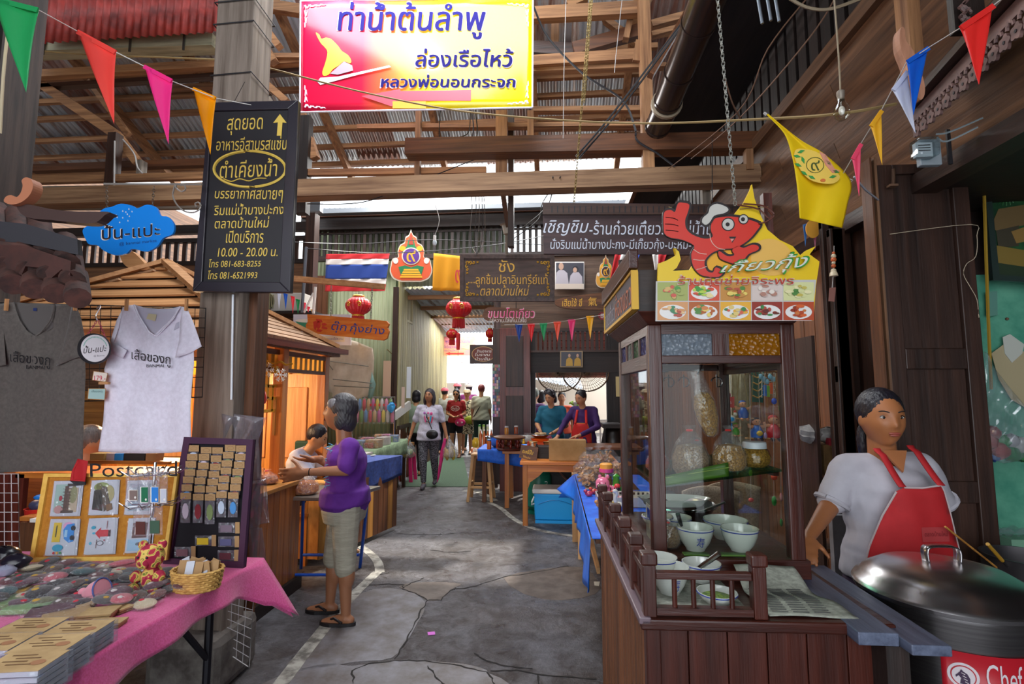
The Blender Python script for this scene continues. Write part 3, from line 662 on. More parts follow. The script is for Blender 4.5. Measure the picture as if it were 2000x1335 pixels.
def framed(name,x0,y0,x1,y1,Y,fw,mf,mb_,label,th=.04,rz=0,pts=None):
 pl=YP(Y,rz,0,((x0+x1)/2,(y0+y1)/2));q=pts or rectp(x0,y0,x1,y1);root=T(name,label,'sign',loc=pl.h(*q[0]))
 shape(q,pl,mb_,root,'board',th*.6,lift=-th*.6)
 cx=sum(a for a,b in q)/4;cy=sum(b for a,b in q)/4;W_=(q[1][0]-q[0][0]);H_=(q[3][1]-q[0][1])
 inn=[(a+(fw if a<cx else-fw),b+(fw if b<cy else-fw))for a,b in q]
 for i in range(4):
  j=(i+1)%4;shape([q[i],q[j],inn[j],inn[i]],pl,mf,root,'frame_rail',th,lift=-th*.4)
 return root,pl
db=W('dark','x');gold=paint('gold_paint','e2ae3e',.45)
s,pl=framed('framed_sign',899,498,1083,589,6.4,8,mat('frame_brown','3a2a26','5c4640',rough=.5,sc_=(20,3,20)),mat('board_brown','46342f','5a453e',rough=.5,sc_=(3,20,20)),'hanging framed brown board with gold corner scrolls advertising fish balls')
text('ชัง',pl,(974,507,1005,531),gold,s,.05,lift=.008);text('.....',pl,(914,550,928,553),gold,s,.04,lift=.008);text('ลูกชิ้นปลาอินทรีย์แท้',pl,(929,534,1070,561),gold,s,.03,lift=.008);text('ตลาดบ้านใหม่',pl,(938,556,1034,577),gold,s,.02,.25,lift=.008)
for sx,sy,cx,cy in((1,1,909,508),(-1,1,1074,508),(1,-1,909,579),(-1,-1,1074,579)):
 for k,(a,b,r_)in enumerate(((3,5,4.2),(9,4,3.8),(16,4,3.2),(24,3,2.2),(3,12,3.6),(4,19,2.8),(3,25,2))):
  pts=[(cx+sx*(a+r_*t*cos(t*7+k)),cy+sy*(b+r_*t*sin(t*7+k)))for t in[i/12 for i in range(13)]]
  MB().tube([pl.h(*p,.009)for p in pts],.006,4).B('scroll',gold,s)
# HANGING SIGNS, LANTERNS, BUNTING, CHAINS AND CABLES
def grad(name,stops,scale=1,loc=0,rough=.35,axis=0,sheen=0,spec=.5,bump=0):
 m=bpy.data.materials.new(name);m.use_nodes=True;nt=m.node_tree;N=nt.nodes;L=nt.links;p=N['Principled BSDF']
 tc=N.new('ShaderNodeTexCoord');sp=N.new('ShaderNodeSeparateXYZ');mr=N.new('ShaderNodeMapRange');cr=N.new('ShaderNodeValToRGB')
 L.new(tc.outputs['Object'],sp.inputs[0]);L.new(sp.outputs[axis],mr.inputs[0]);mr.inputs['From Min'].default_value=loc;mr.inputs['From Max'].default_value=loc+scale
 L.new(mr.outputs[0],cr.inputs[0]);e=cr.color_ramp.elements;e[0].position=stops[0][0];e[0].color=lin(stops[0][1]);e[1].position=stops[-1][0];e[1].color=lin(stops[-1][1])
 for a,b in stops[1:-1]:x=e.new(a);x.color=lin(b)
 L.new(cr.outputs[0],p.inputs['Base Color']);p.inputs['Roughness'].default_value=rough;p.inputs['Specular IOR Level'].default_value=spec;return m
bn=T('vinyl_banner','large red and yellow vinyl banner with dark blue lettering hung from the roof','banner');YBn=4.2
tb=radians(0)
pl=YP(YBn,0,tb,(813,110));c=[pl.h(*p)for p in((587,2),(1041,-4),(1040,210),(586,219))]
mb=MB();mb.grid(lambda u,v:(c[0]*(1-u)+c[1]*u)*(1-v)+(c[3]*(1-u)+c[2]*u)*v+pl.n*(.006*sin(9*u+2*v)*(1 if.02<u<.98 else 0)),40,12)
vin=grad('banner_vinyl',[(0,'c8143c'),(.28,'d8203f'),(.42,'e87838'),(.5,'f0a83a'),(.6,'f6d820'),(1,'f4e010')],c[1].x-c[0].x,c[0].x,rough=.15)
mb.B('vinyl',vin,bn,solid=.003)
bm=paint('white_hem','d8d4e0',.5)
for a,b in((0,1),(1,2),(2,3),(3,0)):MB().tube([c[a],c[b]],.008,6).B('hem',bm,bn)
navy=paint('navy_ink','140c60',.75,spec=.15);halo=paint('pale_violet_outline','d0c8ec',.7,spec=.2)
for t,bx_ in(('ท่าน้ำต้นลำพู',(660,4,948,76)),('ล่องเรือไหว้',(812,95,1002,130)),('หลวงพ่อนอนกระจก',(744,146,1006,170))):
 vo,fs=glyphs(t,.03,.12);x0,y0,x1,y1=bx_
 text(t,pl,(x0-2.5,y0-2.5,x1+2.5,y1+2.5),halo,bn,.045,.12,lift=.010,name='outline');[text(t,pl,(x0+d_,y0+e_,x1+d_,y1+e_),navy,bn,.012,.12,lift=.013+.0004*i_)for i_,(d_,e_)in enumerate(((-1,-.6),(1,.6),(0,0)))]
go=paint('statue_gold_print','e8b83a',.3)
st=[(617,64),(624,68),(628,76),(636,74),(646,76),(655,84),(662,92),(668,100),(680,108),(686,118),(684,124),(672,120),(662,128),(650,136),(642,146),(632,148),(630,140),(636,122),(640,102),(634,92),(628,86),(622,76)]
shape(spline(st,3,True),pl,go,bn,'reclining_figure',.003,lift=.007)
shape([(620,160),(626,152),(660,150),(760,128),(764,131),(700,146),(626,166)],pl,paint('print_white','e0d8e8',.4),bn,'plinth',.003,lift=.008);shape([(645,144),(672,120),(688,128),(690,138),(660,146)],pl,paint('print_grey','a08c98',.4),bn,'cushion',.003,lift=.009)
shape([(706,188),(782,174),(782,178),(920,176),(920,197),(782,197),(765,208)],pl,paint('print_pink_red','d8485a',.35),bn,'arrow',.003,lift=.007);shape(rectp(767,198,832,212),pl,paint('print_orange','e8a030',.35),bn,'arrow_tail',.003,lift=.008)
orn=paint('ornament_pale','ded4ea',.4)
for sx,sy,cx,cy in((1,1,592,6),(-1,1,1035,4),(1,-1,592,214),(-1,-1,1035,206)):
 for(a,b,dx_,dy_)in((2,4,10,7),(10,3,14,5),(22,3,14,4),(33,2,12,3),(2,14,7,12),(3,26,5,14),(2,38,3,10)):
  shape([(cx+sx*(a+p*dx_),cy+sy*(b+q*dy_))for p,q in((0,.1),(.35,0),(.5,.5),(1,.1),(.75,.9),(.3,1),(.15,.5))],pl,orn,bn,'corner_ornament',.002,lift=.008)
hp_=pl.h(828,122);r_=(hp_-CAM).normalized();refl=r_-2*r_.dot(pl.n)*pl.n
lp=hp_+refl*2.6
l=bpy.data.lights.new('flood_lamp','SPOT');l.energy=110;l.spot_size=radians(58);l.spot_blend=.8;l.shadow_soft_size=.05  # unseen spot, added where its mirror image lands as the banner's highlight
lo=bpy.data.objects.new('flood_lamp',l);COL.objects.link(lo);lo.location=lp;lo.rotation_euler=(hp_-lp).to_track_quat('-Z','Y').to_euler()
cb_=paint('chalkboard_black','1c1a20',.55);cf=paint('dark_sign_frame','2b2730',.35)
Q=[(416,206),(588,202),(572,573),(384,571)]
pl=YP(2.62,0,0,(490,390))
s=T('menu_board','tall black framed board with yellow hand lettering and an arrow, fixed to the grey post','sign',loc=pl.h(384,571))
c1=[(421,222),(568,219),(552,553),(402,552)]
shape(Q,pl,cb_,s,'board',.02,lift=-.02)
for i in range(4):
 j=(i+1)%4;MB().prism([pl.h(*Q[i],-.02),pl.h(*Q[j],-.02),pl.h(*c1[j],-.02),pl.h(*c1[i],-.02)],pl.n*.034).B('frame_rail',cf,s,bev=.004)
yp=paint('yellow_hand_paint','e3c355',.6)
shape([(547,223),(560,240),(552,239),(550,265),(541,265),(543,239),(534,240)],pl,yp,s,'arrow',.002,lift=.001)
for t,b,of,sh in(('สุดยอด',[(444,231),(514,228),(513,262),(443,264)],.03,.1),('อาหารอีสานรสแซ่บ',[(423,267),(561,263),(560,292),(422,294)],.025,.1),('ตำเคียงน้ำ',[(430,312),(542,308),(541,344),(429,348)],.03,.1),('บรรยากาศสบายๆ',[(420,372),(553,370),(552,396),(419,392)],.025,.1),('ริมแม่น้ำบางปะกง',[(419,398),(555,396),(554,418),(418,420)],.025,.1),('ตลาดบ้านใหม่',[(420,424),(526,422),(525,444),(419,446)],.025,.1),('เปิดบริการ',[(442,450),(515,449),(514,474),(441,474)],.025,.1),('10.00 - 20.00 น.',[(426,484),(543,483),(542,500),(425,501)],.02,.1),('โทร 081-683-8255',[(409,506),(510,507),(509,520),(408,522)],.02,.1),('โทร 081-6521993',[(407,528),(503,529),(502,543),(406,545)],.02,.1)):
 text(t,pl,b,yp,s,of,sh,lift=.002)
e=ellp(488,330,70,35,40);MB().tube([pl.h(*p,.003)for p in e]+[pl.h(*e[0],.003)],.0075,5,False).B('oval_ring',yp,s)
MB().tube([pl.h(*p,.003)for p in spline([(437,349),(452,354),(468,349),(486,353),(502,348),(520,348)],4)],.003,4).B('underline',yp,s)
line('hanging_string',[pl.h(455,203,.0),pl.h(478,160,-.02)],.0015,black,s)
pl=YP(2.55,0,0,(255,450));cl=[(222,405),(240,399),(262,403),(272,408),(290,401),(308,406),(317,422),(332,425),(343,440),(340,458),(322,466),(310,482),(290,492),(262,487),(250,496),(228,499),(206,490),(194,480),(178,478),(172,470),(165,452),(175,442),(190,440),(196,418),(208,408)]
s=T('cloud_sign','bright blue cloud-shaped sign hanging by two chains from a scrolled iron bracket','sign',loc=pl.h(255,400))
shape(spline(cl,4,True),pl,paint('sky_blue_acrylic','1487e8',.35),s,'board',.012)
txb=paint('brown_black_ink','2a1618',.5)
text('ปั้น-แปะ',pl,[(197,437),(313,432),(313,461),(197,470)],wh,s,.06,lift=.0125,name='outline');text('ปั้น-แปะ',pl,[(199,439),(312,434),(312,460),(199,468)],txb,s,.03,lift=.0145)
text('@ banmai market',pl,[(233,473),(306,466),(306,474),(233,481)],paint('dark_blue_ink','0f3f80',.5),s,lift=.0135)
for(a,b)in((252,408),(240,412),(249,418),(253,422),(227,420),(240,425),(229,424),(250,431),(234,434),(258,413),(246,414)):
 shape([(a,b-1.8),(a+1.2,b+.5),(a,b+1.8),(a-1.2,b+.5)],pl,wh,s,'raindrop',.001,lift=.012)
chain('chain',pl.h(209,413),pl.h(208,362),paint('dull_iron','6b6258',.5,metal=.6),s,.02);chain('chain',pl.h(297,409),pl.h(301,364),paint('dull_iron','6b6258',.5,metal=.6),s,.02)
b_=T('iron_bracket','scrolled wrought iron bracket holding the blue cloud sign off the post','bracket');ir=paint('painted_iron','9a948e',.5,metal=.5)
line('arm',[pl.h(203,359),pl.h(395,360)],.006,ir,b_)
sw=[(352,362),(360,362),(362,370),(354,374),(345,368),(343,360),(339,372),(338,384),(346,400),(360,412),(376,415),(388,410),(392,402),(388,395),(381,398),(384,404)]
line('scroll',[pl.h(*p)for p in spline(sw,5)],.0045,ir,b_)
pl=YP(5.6,radians(-8),0,(680,640));s=T('orange_sign','orange wooden plank sign with a red lobster and blue lettering, hung on chains','sign')
shape([(603,614),(680,620),(757,627),(762,633),(759,640),(762,647),(758,661),(750,665),(680,658),(603,650),(600,636),(604,628)],pl,mat('orange_stained_board','d9641c','e88a38',rough=.5,sc_=(4,4,40)),s,'board',.03)
bi=paint('blue_letter','23449a',.5)
for t,b,of in(('ตุ๊ก',[(647,626),(677,629),(677,652),(647,649)],.06),('กุ้งย่าง',[(683,630),(751,636),(751,658),(683,652)],.06)):
 text(t,pl,b,wh,s,.05,.2,lift=.031,name='outline');text(t,pl,b,bi,s,.01,.2,lift=.034)
lob=paint('lobster_red','d23a2c',.5)
for pts in(ellp(622,634,4,8,12),ellp(633,633,5,2.6,10,.3),[(617,622),(628,624),(630,629),(620,630)],[(612,628),(618,626),(620,634),(616,645),(613,640)],[(630,636),(640,640),(638,643),(628,641)],[(620,642),(630,644),(626,648),(618,647)]):shape(pts,pl,lob,s,'lobster',.003,lift=.031)
ar=T('sign_arm','pale timber arm sticking out in front of the striped flag, carrying the orange sign','beam');A=P(574,544,5.2);B=P(751,560,5.65);MB().beam(A,B,.05,.06).B('timber',W('lumber','x'),ar)
for x0,y0,x1,y1 in((647,556,646,620),(727,562,724,628)):chain('chain',P(x0,y0,5.5),pl.h(x1,y1,.02),paint('zinc','a8a8a0',.4,metal=.7),s,.035)
pl=YP(7.6);s=T('oval_sign','brown wooden sign with pink and white lettering hanging below the framed board','sign')
shape(spline([(945,610),(955,600),(1000,602),(1035,606),(1046,618),(1030,628),(990,628),(952,626),(944,618)],3,True),pl,mat('sign_brown','5a3a2a','7a5238',rough=.5,sc_=(4,30,30)),s,'board',.03)
pk=paint('pink_letter','f05a9a',.5)
text('ขนมโตเกียว',pl,(953,600,1045,621),wh,s,.07,.1,lift=.031,name='outline');text('ขนมโตเกียว',pl,(954,601,1044,620),pk,s,.04,.1,lift=.034);text('ใส่หวาน.ใส่เค็ม.ใส่ไข่',pl,(956,620,1028,629),wh,s,.01,lift=.034)
for x in(961,1008):line('cord',[pl.h(x,590),pl.h(x,603)],.006,black,s)
pl=YP(8.3);s=T('slab_sign','rough-edged dark wooden slab with gold characters on the grey planks','sign')
shape(spline([(1084,588),(1100,582),(1140,576),(1180,572),(1215,568),(1225,585),(1220,602),(1160,605),(1110,603),(1088,598)],3,True),pl,mat('slab_wood','4a2c1c','7a4e30',rough=.5,sc_=(3,30,20)),s,'slab',.04)
text('เฮียใช้ ขี่',pl,(1098,582,1137,598),gold,s,.01,.1,lift=.041);text('氣',pl,(1149,580,1166,597),gold,s,.0,lift=.041);text('財',pl,(1176,578,1194,594),gold,s,.0,lift=.041)
s=T('house_number','small red house-number plate on the grey planks','sign');pl=YP(8.35);shape([(1168,614),(1173,609),(1195,609),(1195,624),(1173,624),(1168,618)],pl,paint('plate_red','9a3440',.4),s,'plate',.01);text('85',pl,(1173,612,1184,621),wh,s,.02,lift=.011)
pl=YP(4.4,0,0,(1200,450));s=T('long_board_sign','long dark wooden board with two lines of white hand lettering, hung on chains','sign')
shape([(1060,398),(1508,402),(1512,500),(1062,497)],pl,mat('sign_maroon','2c1a1a','43292a',rough=.5,sc_=(2,20,20)),s,'board',.03);shape([(1060,398),(1508,402),(1508,420),(1060,420)],pl,W('dark','x'),s,'top_rail',.02,lift=.03)
for i in range(34):shape(rectp(1077+i*11,402,1079+i*11,415),pl,black,s,'notch',.001,lift=.0505)
wp=paint('white_hand_paint','c4c8d4',.6)
text('เชิญชิม',pl,(1061,430,1150,460),wp,s,.035,.3,lift=.031);text('-ร้านก๋วยเตี๋ยวริมแม่น้ำและเบเกอรี่-',pl,(1151,430,1500,458),wp,s,.01,.1,lift=.031);text('นั่งริมแม่น้ำบางปะกง-มีเกี๊ยวกุ้ง-บะหมี่-',pl,(1075,465,1350,492),wp,s,.01,.1,lift=.031)
chain('chain',P(1121,398,4.4),P(1156,-40,4.0),paint('brass_chain','a8925c',.4,metal=.6),s,.035);
ch=T('long_chain','long galvanised chain hanging in front of the black soffit down to the prawn sign','chain');chain('links',P(1400,-20,1.9),P(1436,400,1.95),paint('zinc','a8a8a0',.4,metal=.7),ch,.022)
ch=T('thin_chain','thin brassy chain hanging beside the banner','chain');chain('links',P(1157,-5,3.9),P(1141,200,4.1),paint('brass_chain','a8925c',.4,metal=.6),ch,.026)
pl=YP(6.3);s=T('bowl_sign','white sign printed with a green noodle bowl behind the orange sign','sign');shape(rectp(574,614,686,674),pl,paint('sign_white','c8c6d0',.4),s,'board',.015)
shape([(577,627)]+[(577+46*i/10,627+17*sin(pi*i/10))for i in range(1,10)]+[(623,627)],pl,paint('bowl_green','3c8a6a',.4),s,'bowl',.003,lift=.015);shape(ellp(600,626,23,3.5),pl,paint('noodle_cream','e0d8c8',.5),s,'noodles',.003,lift=.017);text('ขนมจีน',pl,(588,652,613,664),lob,s,.04,lift=.016);shape(rectp(632,656,673,667),pl,paint('label_cream','cfc4ac',.6),s,'strip',.002,lift=.015);text('สุดยอดไข่หวาน',pl,(634,658,670,665),bi,s,0,lift=.018)
def lantern(cx,cy,rx,ry,Y,label,tz=1.0,src=[]):
 c=P(cx,cy,Y);k=Y/1000;rw,rh=rx*k,ry*k;root=T('paper_lantern',label,'lantern','red paper lanterns over the alley',loc=c)
 rd=mat('lantern_red_silk','b0141a','d8242a',rough=.35,sc_=(9,9,9),rnd=.1);gd=paint('lantern_gold','e0b03a',.3,metal=.5)
 n=24;mb=MB();prof=[(sin(pi*i/12),-cos(pi*i/12))for i in range(1,12)];vs_=[]
 for r0,z0 in prof:
  for j in range(n*2):a=pi*j/n;q=rw*max(r0,.45)*(1-.045*(j%2==0));vs_.append(c+V((q*cos(a),q*sin(a),rh*z0*.95)))
 fs=[(i*2*n+j,i*2*n+(j+1)%(2*n),(i+1)*2*n+(j+1)%(2*n),(i+1)*2*n+j)for i in range(len(prof)-1)for j in range(2*n)]
 mb.add(vs_,fs);mb.B('body',rd,root)
 for sg in(1,-1):MB().lathe([(rw*.46,0),(rw*.48,rh*.1),(rw*.4,rh*.2)],c+V((0,0,rh*(.9 if sg>0 else-1.08))),20).B('collar',gd,root)
 mb=MB()
 for j in range(22):
  a=2*pi*j/22;mb.tube([c+V((rw*.42*cos(a),rw*.42*sin(a),-rh*1.05)),c+V((rw*.44*cos(a),rw*.44*sin(a),-rh*(1.05+.75*tz)))],rw*.055,4)
 mb.B('fringe',paint('fringe_red','b01c20',.7),root,kind='stuff');line('hook',[c+V((0,0,rh)),c+V((0,0,rh*1.5))],.004,black,root)
 for sg in(-.45,.4):
  ctr=c+V((sg*rw,-rw*.9,.05*rh));
  MB().tube([c+V((rw*(sg+.17*t*cos(9*t)),-rw*.98*math.sqrt(max(0,1-(sg+.17*t*cos(9*t))**2)),rh*(.2*t*sin(9*t)*1.6)))for t in[i/18 for i in range(19)]],rw*.035,4).B('gold_character',gd,root)
 return root
lantern(700,597,26,20,6.8,'large red paper lantern in front of the green wall, leftmost',.5)
lantern(896,602,26,20,7.2,'large red paper lantern at the mouth of the alley',1.2)
lantern(883,652,12,10,9.2,'small red paper lantern below the large one in the alley',1.5)
lantern(957,651,9,10,9.6,'small orange-red paper lantern half behind the corner of the alley',.8)
ts=T('lantern_tassel','red tassel hanging beside the small lantern in the alley','tassel');q=P(895,650,9.0);MB().lathe([(.03,-.3),(.04,-.02),(.02,0)],q,10).B('tassel',paint('fringe_red','b01c20',.7),ts);line('cord',[q,q+V((0,0,.15))],.004,yel,ts);line('cord',[q-V((0,0,.3)),q-V((0,0,.42))],.004,red,ts)
def penn(name,tri,Y,c,label,group,th=.001,parent=None,Y2=None):
 pl=YP(Y,0,0,tri[0]);m=mat('pennant_'+c,c,rough=.3,trl=.35)
 a,b,t=[pl.h(*p)for p in tri];root=T(name,label,'pennant',group,loc=(a+b)/2);mb=MB()
 mb.grid(lambda u,v:(a*(1-u)+b*u)*(1-v)+t*v+V((0,-1,0))*(.012*sin(pi*2*u+3*v)*(1-v)*(b-a).length*4),8,10);mb.B('film',m,root,solid=.001)
 MB().beam(a+V((0,-.004,-.003)),b+V((0,-.004,-.003)),.006,.012+.04*(b-a).length).B('hem',m,root);return root
g1='pennants on the string at the upper left'
for tri,c,l in((((-12,-2),(76,20),(51,180)),'2fa862','green triangular pennant, nearest at the upper left'),(((153,62),(227,102),(223,242)),'f4564e','coral red triangular pennant left of the pink one'),(((283,130),(337,158),(329,282)),'f43a94','hot pink triangular pennant between the coral and the amber one'),(((378,173),(422,192),(411,302)),'f4a90f','amber triangular pennant at the edge of the black menu board')):
 penn('pennant',tri,1.75+(tri[0][0]>100)*.25+(tri[0][0]>300)*.2,c,l,g1)
st_=paint('white_string','b8b4b0',.7)
bs=T('bunting_string','white string of the pennants at the upper left','string');line('string',[P(-30,-14,1.75),P(76,20,1.75),P(153,62,2.0),P(227,102,2.0),P(283,130,2.0),P(340,160,2.1),P(422,192,2.2),P(490,205,2.55)],.0022,st_,bs)
g2='small pennants on the string across the shop front'
for x,yy_,t,c,l in((1013,634,668,'1a58c0','small blue pennant, first on the left of the shop-front string'),(1037,633,668,'e83038','small red pennant between the blue and the green one'),(1061,632,667,'18a868','small green pennant on the shop-front string'),(1088,629,667,'f06a48','small orange pennant on the shop-front string'),(1116,625,667,'f04a90','small pink pennant on the shop-front string'),(1152,618,662,'f8c010','small yellow pennant on the shop-front string'),(1185,613,656,'e0e0ea','small white pennant, nearest to the cart')):
 penn('pennant',((x-7,yy_),(x+8,yy_-1),(x+1,t)),7.0-(x-1010)*.012,c,l,g2)
line('bunting_string',[P(985,634,7.2),P(1061,632,6.5),P(1116,625,5.8),P(1230,606,4.5)],.003,st_,label='thin string carrying the small pennants across the shop front',cat='string')
g3='pennants on the string at the upper right'
for tri,Y,c,l in((((1875,55),(1938,12),(1912,165)),1.5,'e8302c','large bright red pennant at the upper right'),(((1771,121),(1812,94),(1784,225)),1.75,'1468d8','blue pennant beside the carved gable horn'),(((1743,176),(1771,140),(1788,260)),1.8,'d8dcec','white pennant hanging behind the carved horn'),(((1700,246),(1721,216),(1723,322)),1.95,'f4c030','yellow pennant between the pink and the white ones'),(((1664,310),(1681,281),(1678,383)),2.1,'f85a80','pink pennant right of the big yellow flag')):
 penn('pennant',tri,Y,c,l,g3)
line('bunting_string',[P(1980,-20,1.45),P(1938,12,1.5),P(1875,55,1.5),P(1812,94,1.72),P(1771,121,1.78),P(1721,216,1.95),P(1681,281,2.1),P(1640,350,2.3)],.0018,st_,label='white string of the pennants at the upper right',cat='string')
g4='tiny pennants behind the prawn sign'
for x,y,t,c,l in((1573,437,481,'5a9ae0','tiny pale blue pennant by the wall right of the prawn sign'),(1592,438,488,'f0a0c0','tiny pale pink pennant by the wall right of the prawn sign')):penn('pennant',((x-5,y+3),(x+5,y),(x,t)),3.4,c,l,g4)
g5='tiny pennants above the wooden hut'
for x,y,t,c in((545,571,605,'d8dce8'),(558,573,605,'2a70d0'),(572,578,612,'e84858'),(582,584,614,'20a060'),(594,590,614,'f06a80'),(602,598,610,'f05a70'),(611,604,614,'e8c060')):penn('pennant',((x-4,y),(x+4,y+2),(x,t)),6.0,c,{'d8dce8':'tiny white','2a70d0':'tiny blue','e84858':'tiny red','20a060':'tiny green','f06a80':'tiny rose','f05a70':'tiny slanting pink','e8c060':'tiny pale yellow'}[c]+' pennant above the wooden hut',g5)
pl=YP(2.25,radians(10),0,(1590,340));root=T('yellow_flag','big yellow cloth flag with a green floral crest hanging tied by two corners','flag')
out=[(1497,224),(1520,245),(1560,275),(1610,300),(1650,335),(1661,352),(1655,400),(1645,445),(1600,436),(1562,425),(1558,380),(1552,330),(1545,300),(1530,262),(1505,232)]
def flag_pt(u,v):
 L_=spline([(1497,224),(1532,262),(1548,310),(1555,350),(1560,395),(1562,426)],8);R_=spline([(1500,222),(1562,272),(1612,302),(1661,352),(1655,400),(1645,445)],8)
 i=min(int(v*40),39);f_=v*40-i;a=[L_[i][k]*(1-f_)+L_[i+1][k]*f_ for k in(0,1)];b=[R_[i][k]*(1-f_)+R_[i+1][k]*f_ for k in(0,1)]
 return pl.h(a[0]*(1-u)+b[0]*u,a[1]*(1-u)+b[1]*u,.02*sin(u*7+v*3)*v)
MB().grid(flag_pt,26,40).B('cloth',mat('yellow_flag_cloth','f2d40a',rough=.7,trl=.3),root,solid=.0015)
gl,pkk,dkg=paint('flag_green','3f9a4a',.7),paint('flag_pink','e09a80',.7),paint('flag_ink','4a5a2a',.7)
cx,cy=1590,330
shape(spline([(1555,292),(1575,292),(1600,300),(1622,325),(1640,345),(1628,358),(1605,358),(1580,350),(1562,330),(1552,308)],3,True),pl,paint('flag_pale_gold','f0cc5a',.7),root,'crest_ground',.002,lift=.022)
for k,(x,y,a)in enumerate(((1556,305,.2),(1564,296,-.3),(1558,322,.4),(1570,338,.6),(1568,312,1.2),(1585,346,.5),(1618,318,.9),(1626,345,-.2),(1632,335,.3),(1612,310,1.4))):
 shape([(x+8*cos(a),y+8*sin(a)),(x-3*sin(a),y+3*cos(a)),(x-7*cos(a),y-7*sin(a)),(x+3*sin(a),y-3*cos(a))],pl,gl,root,'leaf',.002,lift=.025)
shape([(1600,296),(1612,302),(1630,330),(1642,334),(1626,338),(1612,322)],pl,pkk,root,'ribbon',.002,lift=.025);shape(ellp(1607,352,5,3,10),pl,paint('flag_orange','d8763a',.7),root,'petal',.002,lift=.026)
e=ellp(1592,322,17,15,24);MB().tube([pl.h(*p,.026)for p in e+e[:1]],.0015,4).B('ring',dkg,root);text('๙',pl,(1584,313,1601,333),dkg,root,.0,lift=.026,name='cipher')
line('tie',[pl.h(1497,224),pl.h(1492,220)],.006,st_,root);line('tie',[pl.h(1655,348),pl.h(1666,352),pl.h(1660,356)],.003,st_,root)
f=T('national_flag','red, white and blue flag drooping on a pole behind the cart canopy','flag')
for pts,m in(([(1201,497),(1213,497),(1193,575),(1188,560)],cr_),([(1213,497),(1227,497),(1204,572),(1193,575)],cw),([(1227,497),(1250,497),(1225,555),(1204,572)],cb),([(1274,497),(1286,497),(1284,520),(1280,540)],cw),([(1286,497),(1302,497),(1286,540),(1282,545)],cr_)):
 cloth('stripe',pts,3.9,m,f,.02,1)
MB().tube([P(1214,556,3.6),P(1212,508,3.6)],.016,8).B('pole',W('black','z'),f)
lb=T('light_bulb','clear unlit glass bulb hanging on a cord in front of the siding','bulb');q=P(1644,216,2.1);k=2.1/1000
MB().lathe([(.002,-.042),(.014,-.04),(.026,-.026),(.030,-.008),(.027,.012),(.017,.032),(.013,.05)],q,18).B('glass',glass('bulb_glass','f0f0ea',.5),lb)
MB().lathe([(.013,.045),(.0135,.06),(.015,.065),(.015,.082),(.012,.085)],q,14).B('socket',paint('socket_metal','8a8074',.5,metal=.5),lb);line('cord',[q+V((0,0,.08)),P(1638,110,2.1),P(1628,-20,2.1)],.0035,paint('old_cord','8a7a62',.7),lb,n=6)
MB().ell(q,(.012,.012,.02),8,6).B('stem',wh,lb)
lb=T('light_bulb','small unlit bulb hanging on a thin wire between the crest and the framed board','bulb');q=P(849,474,6.6);MB().ell(q,(.028,.028,.045),12,8).B('glass',paint('milky_glass','c8d4dc',.2),lb);MB().lathe([(.02,0),(.02,.07)],q+V((0,0,.03)),10).B('socket',wh,lb);line('cord',[q+V((0,0,.1)),P(858,430,6.6),P(850,400,6.6)],.004,st_,lb,n=4)
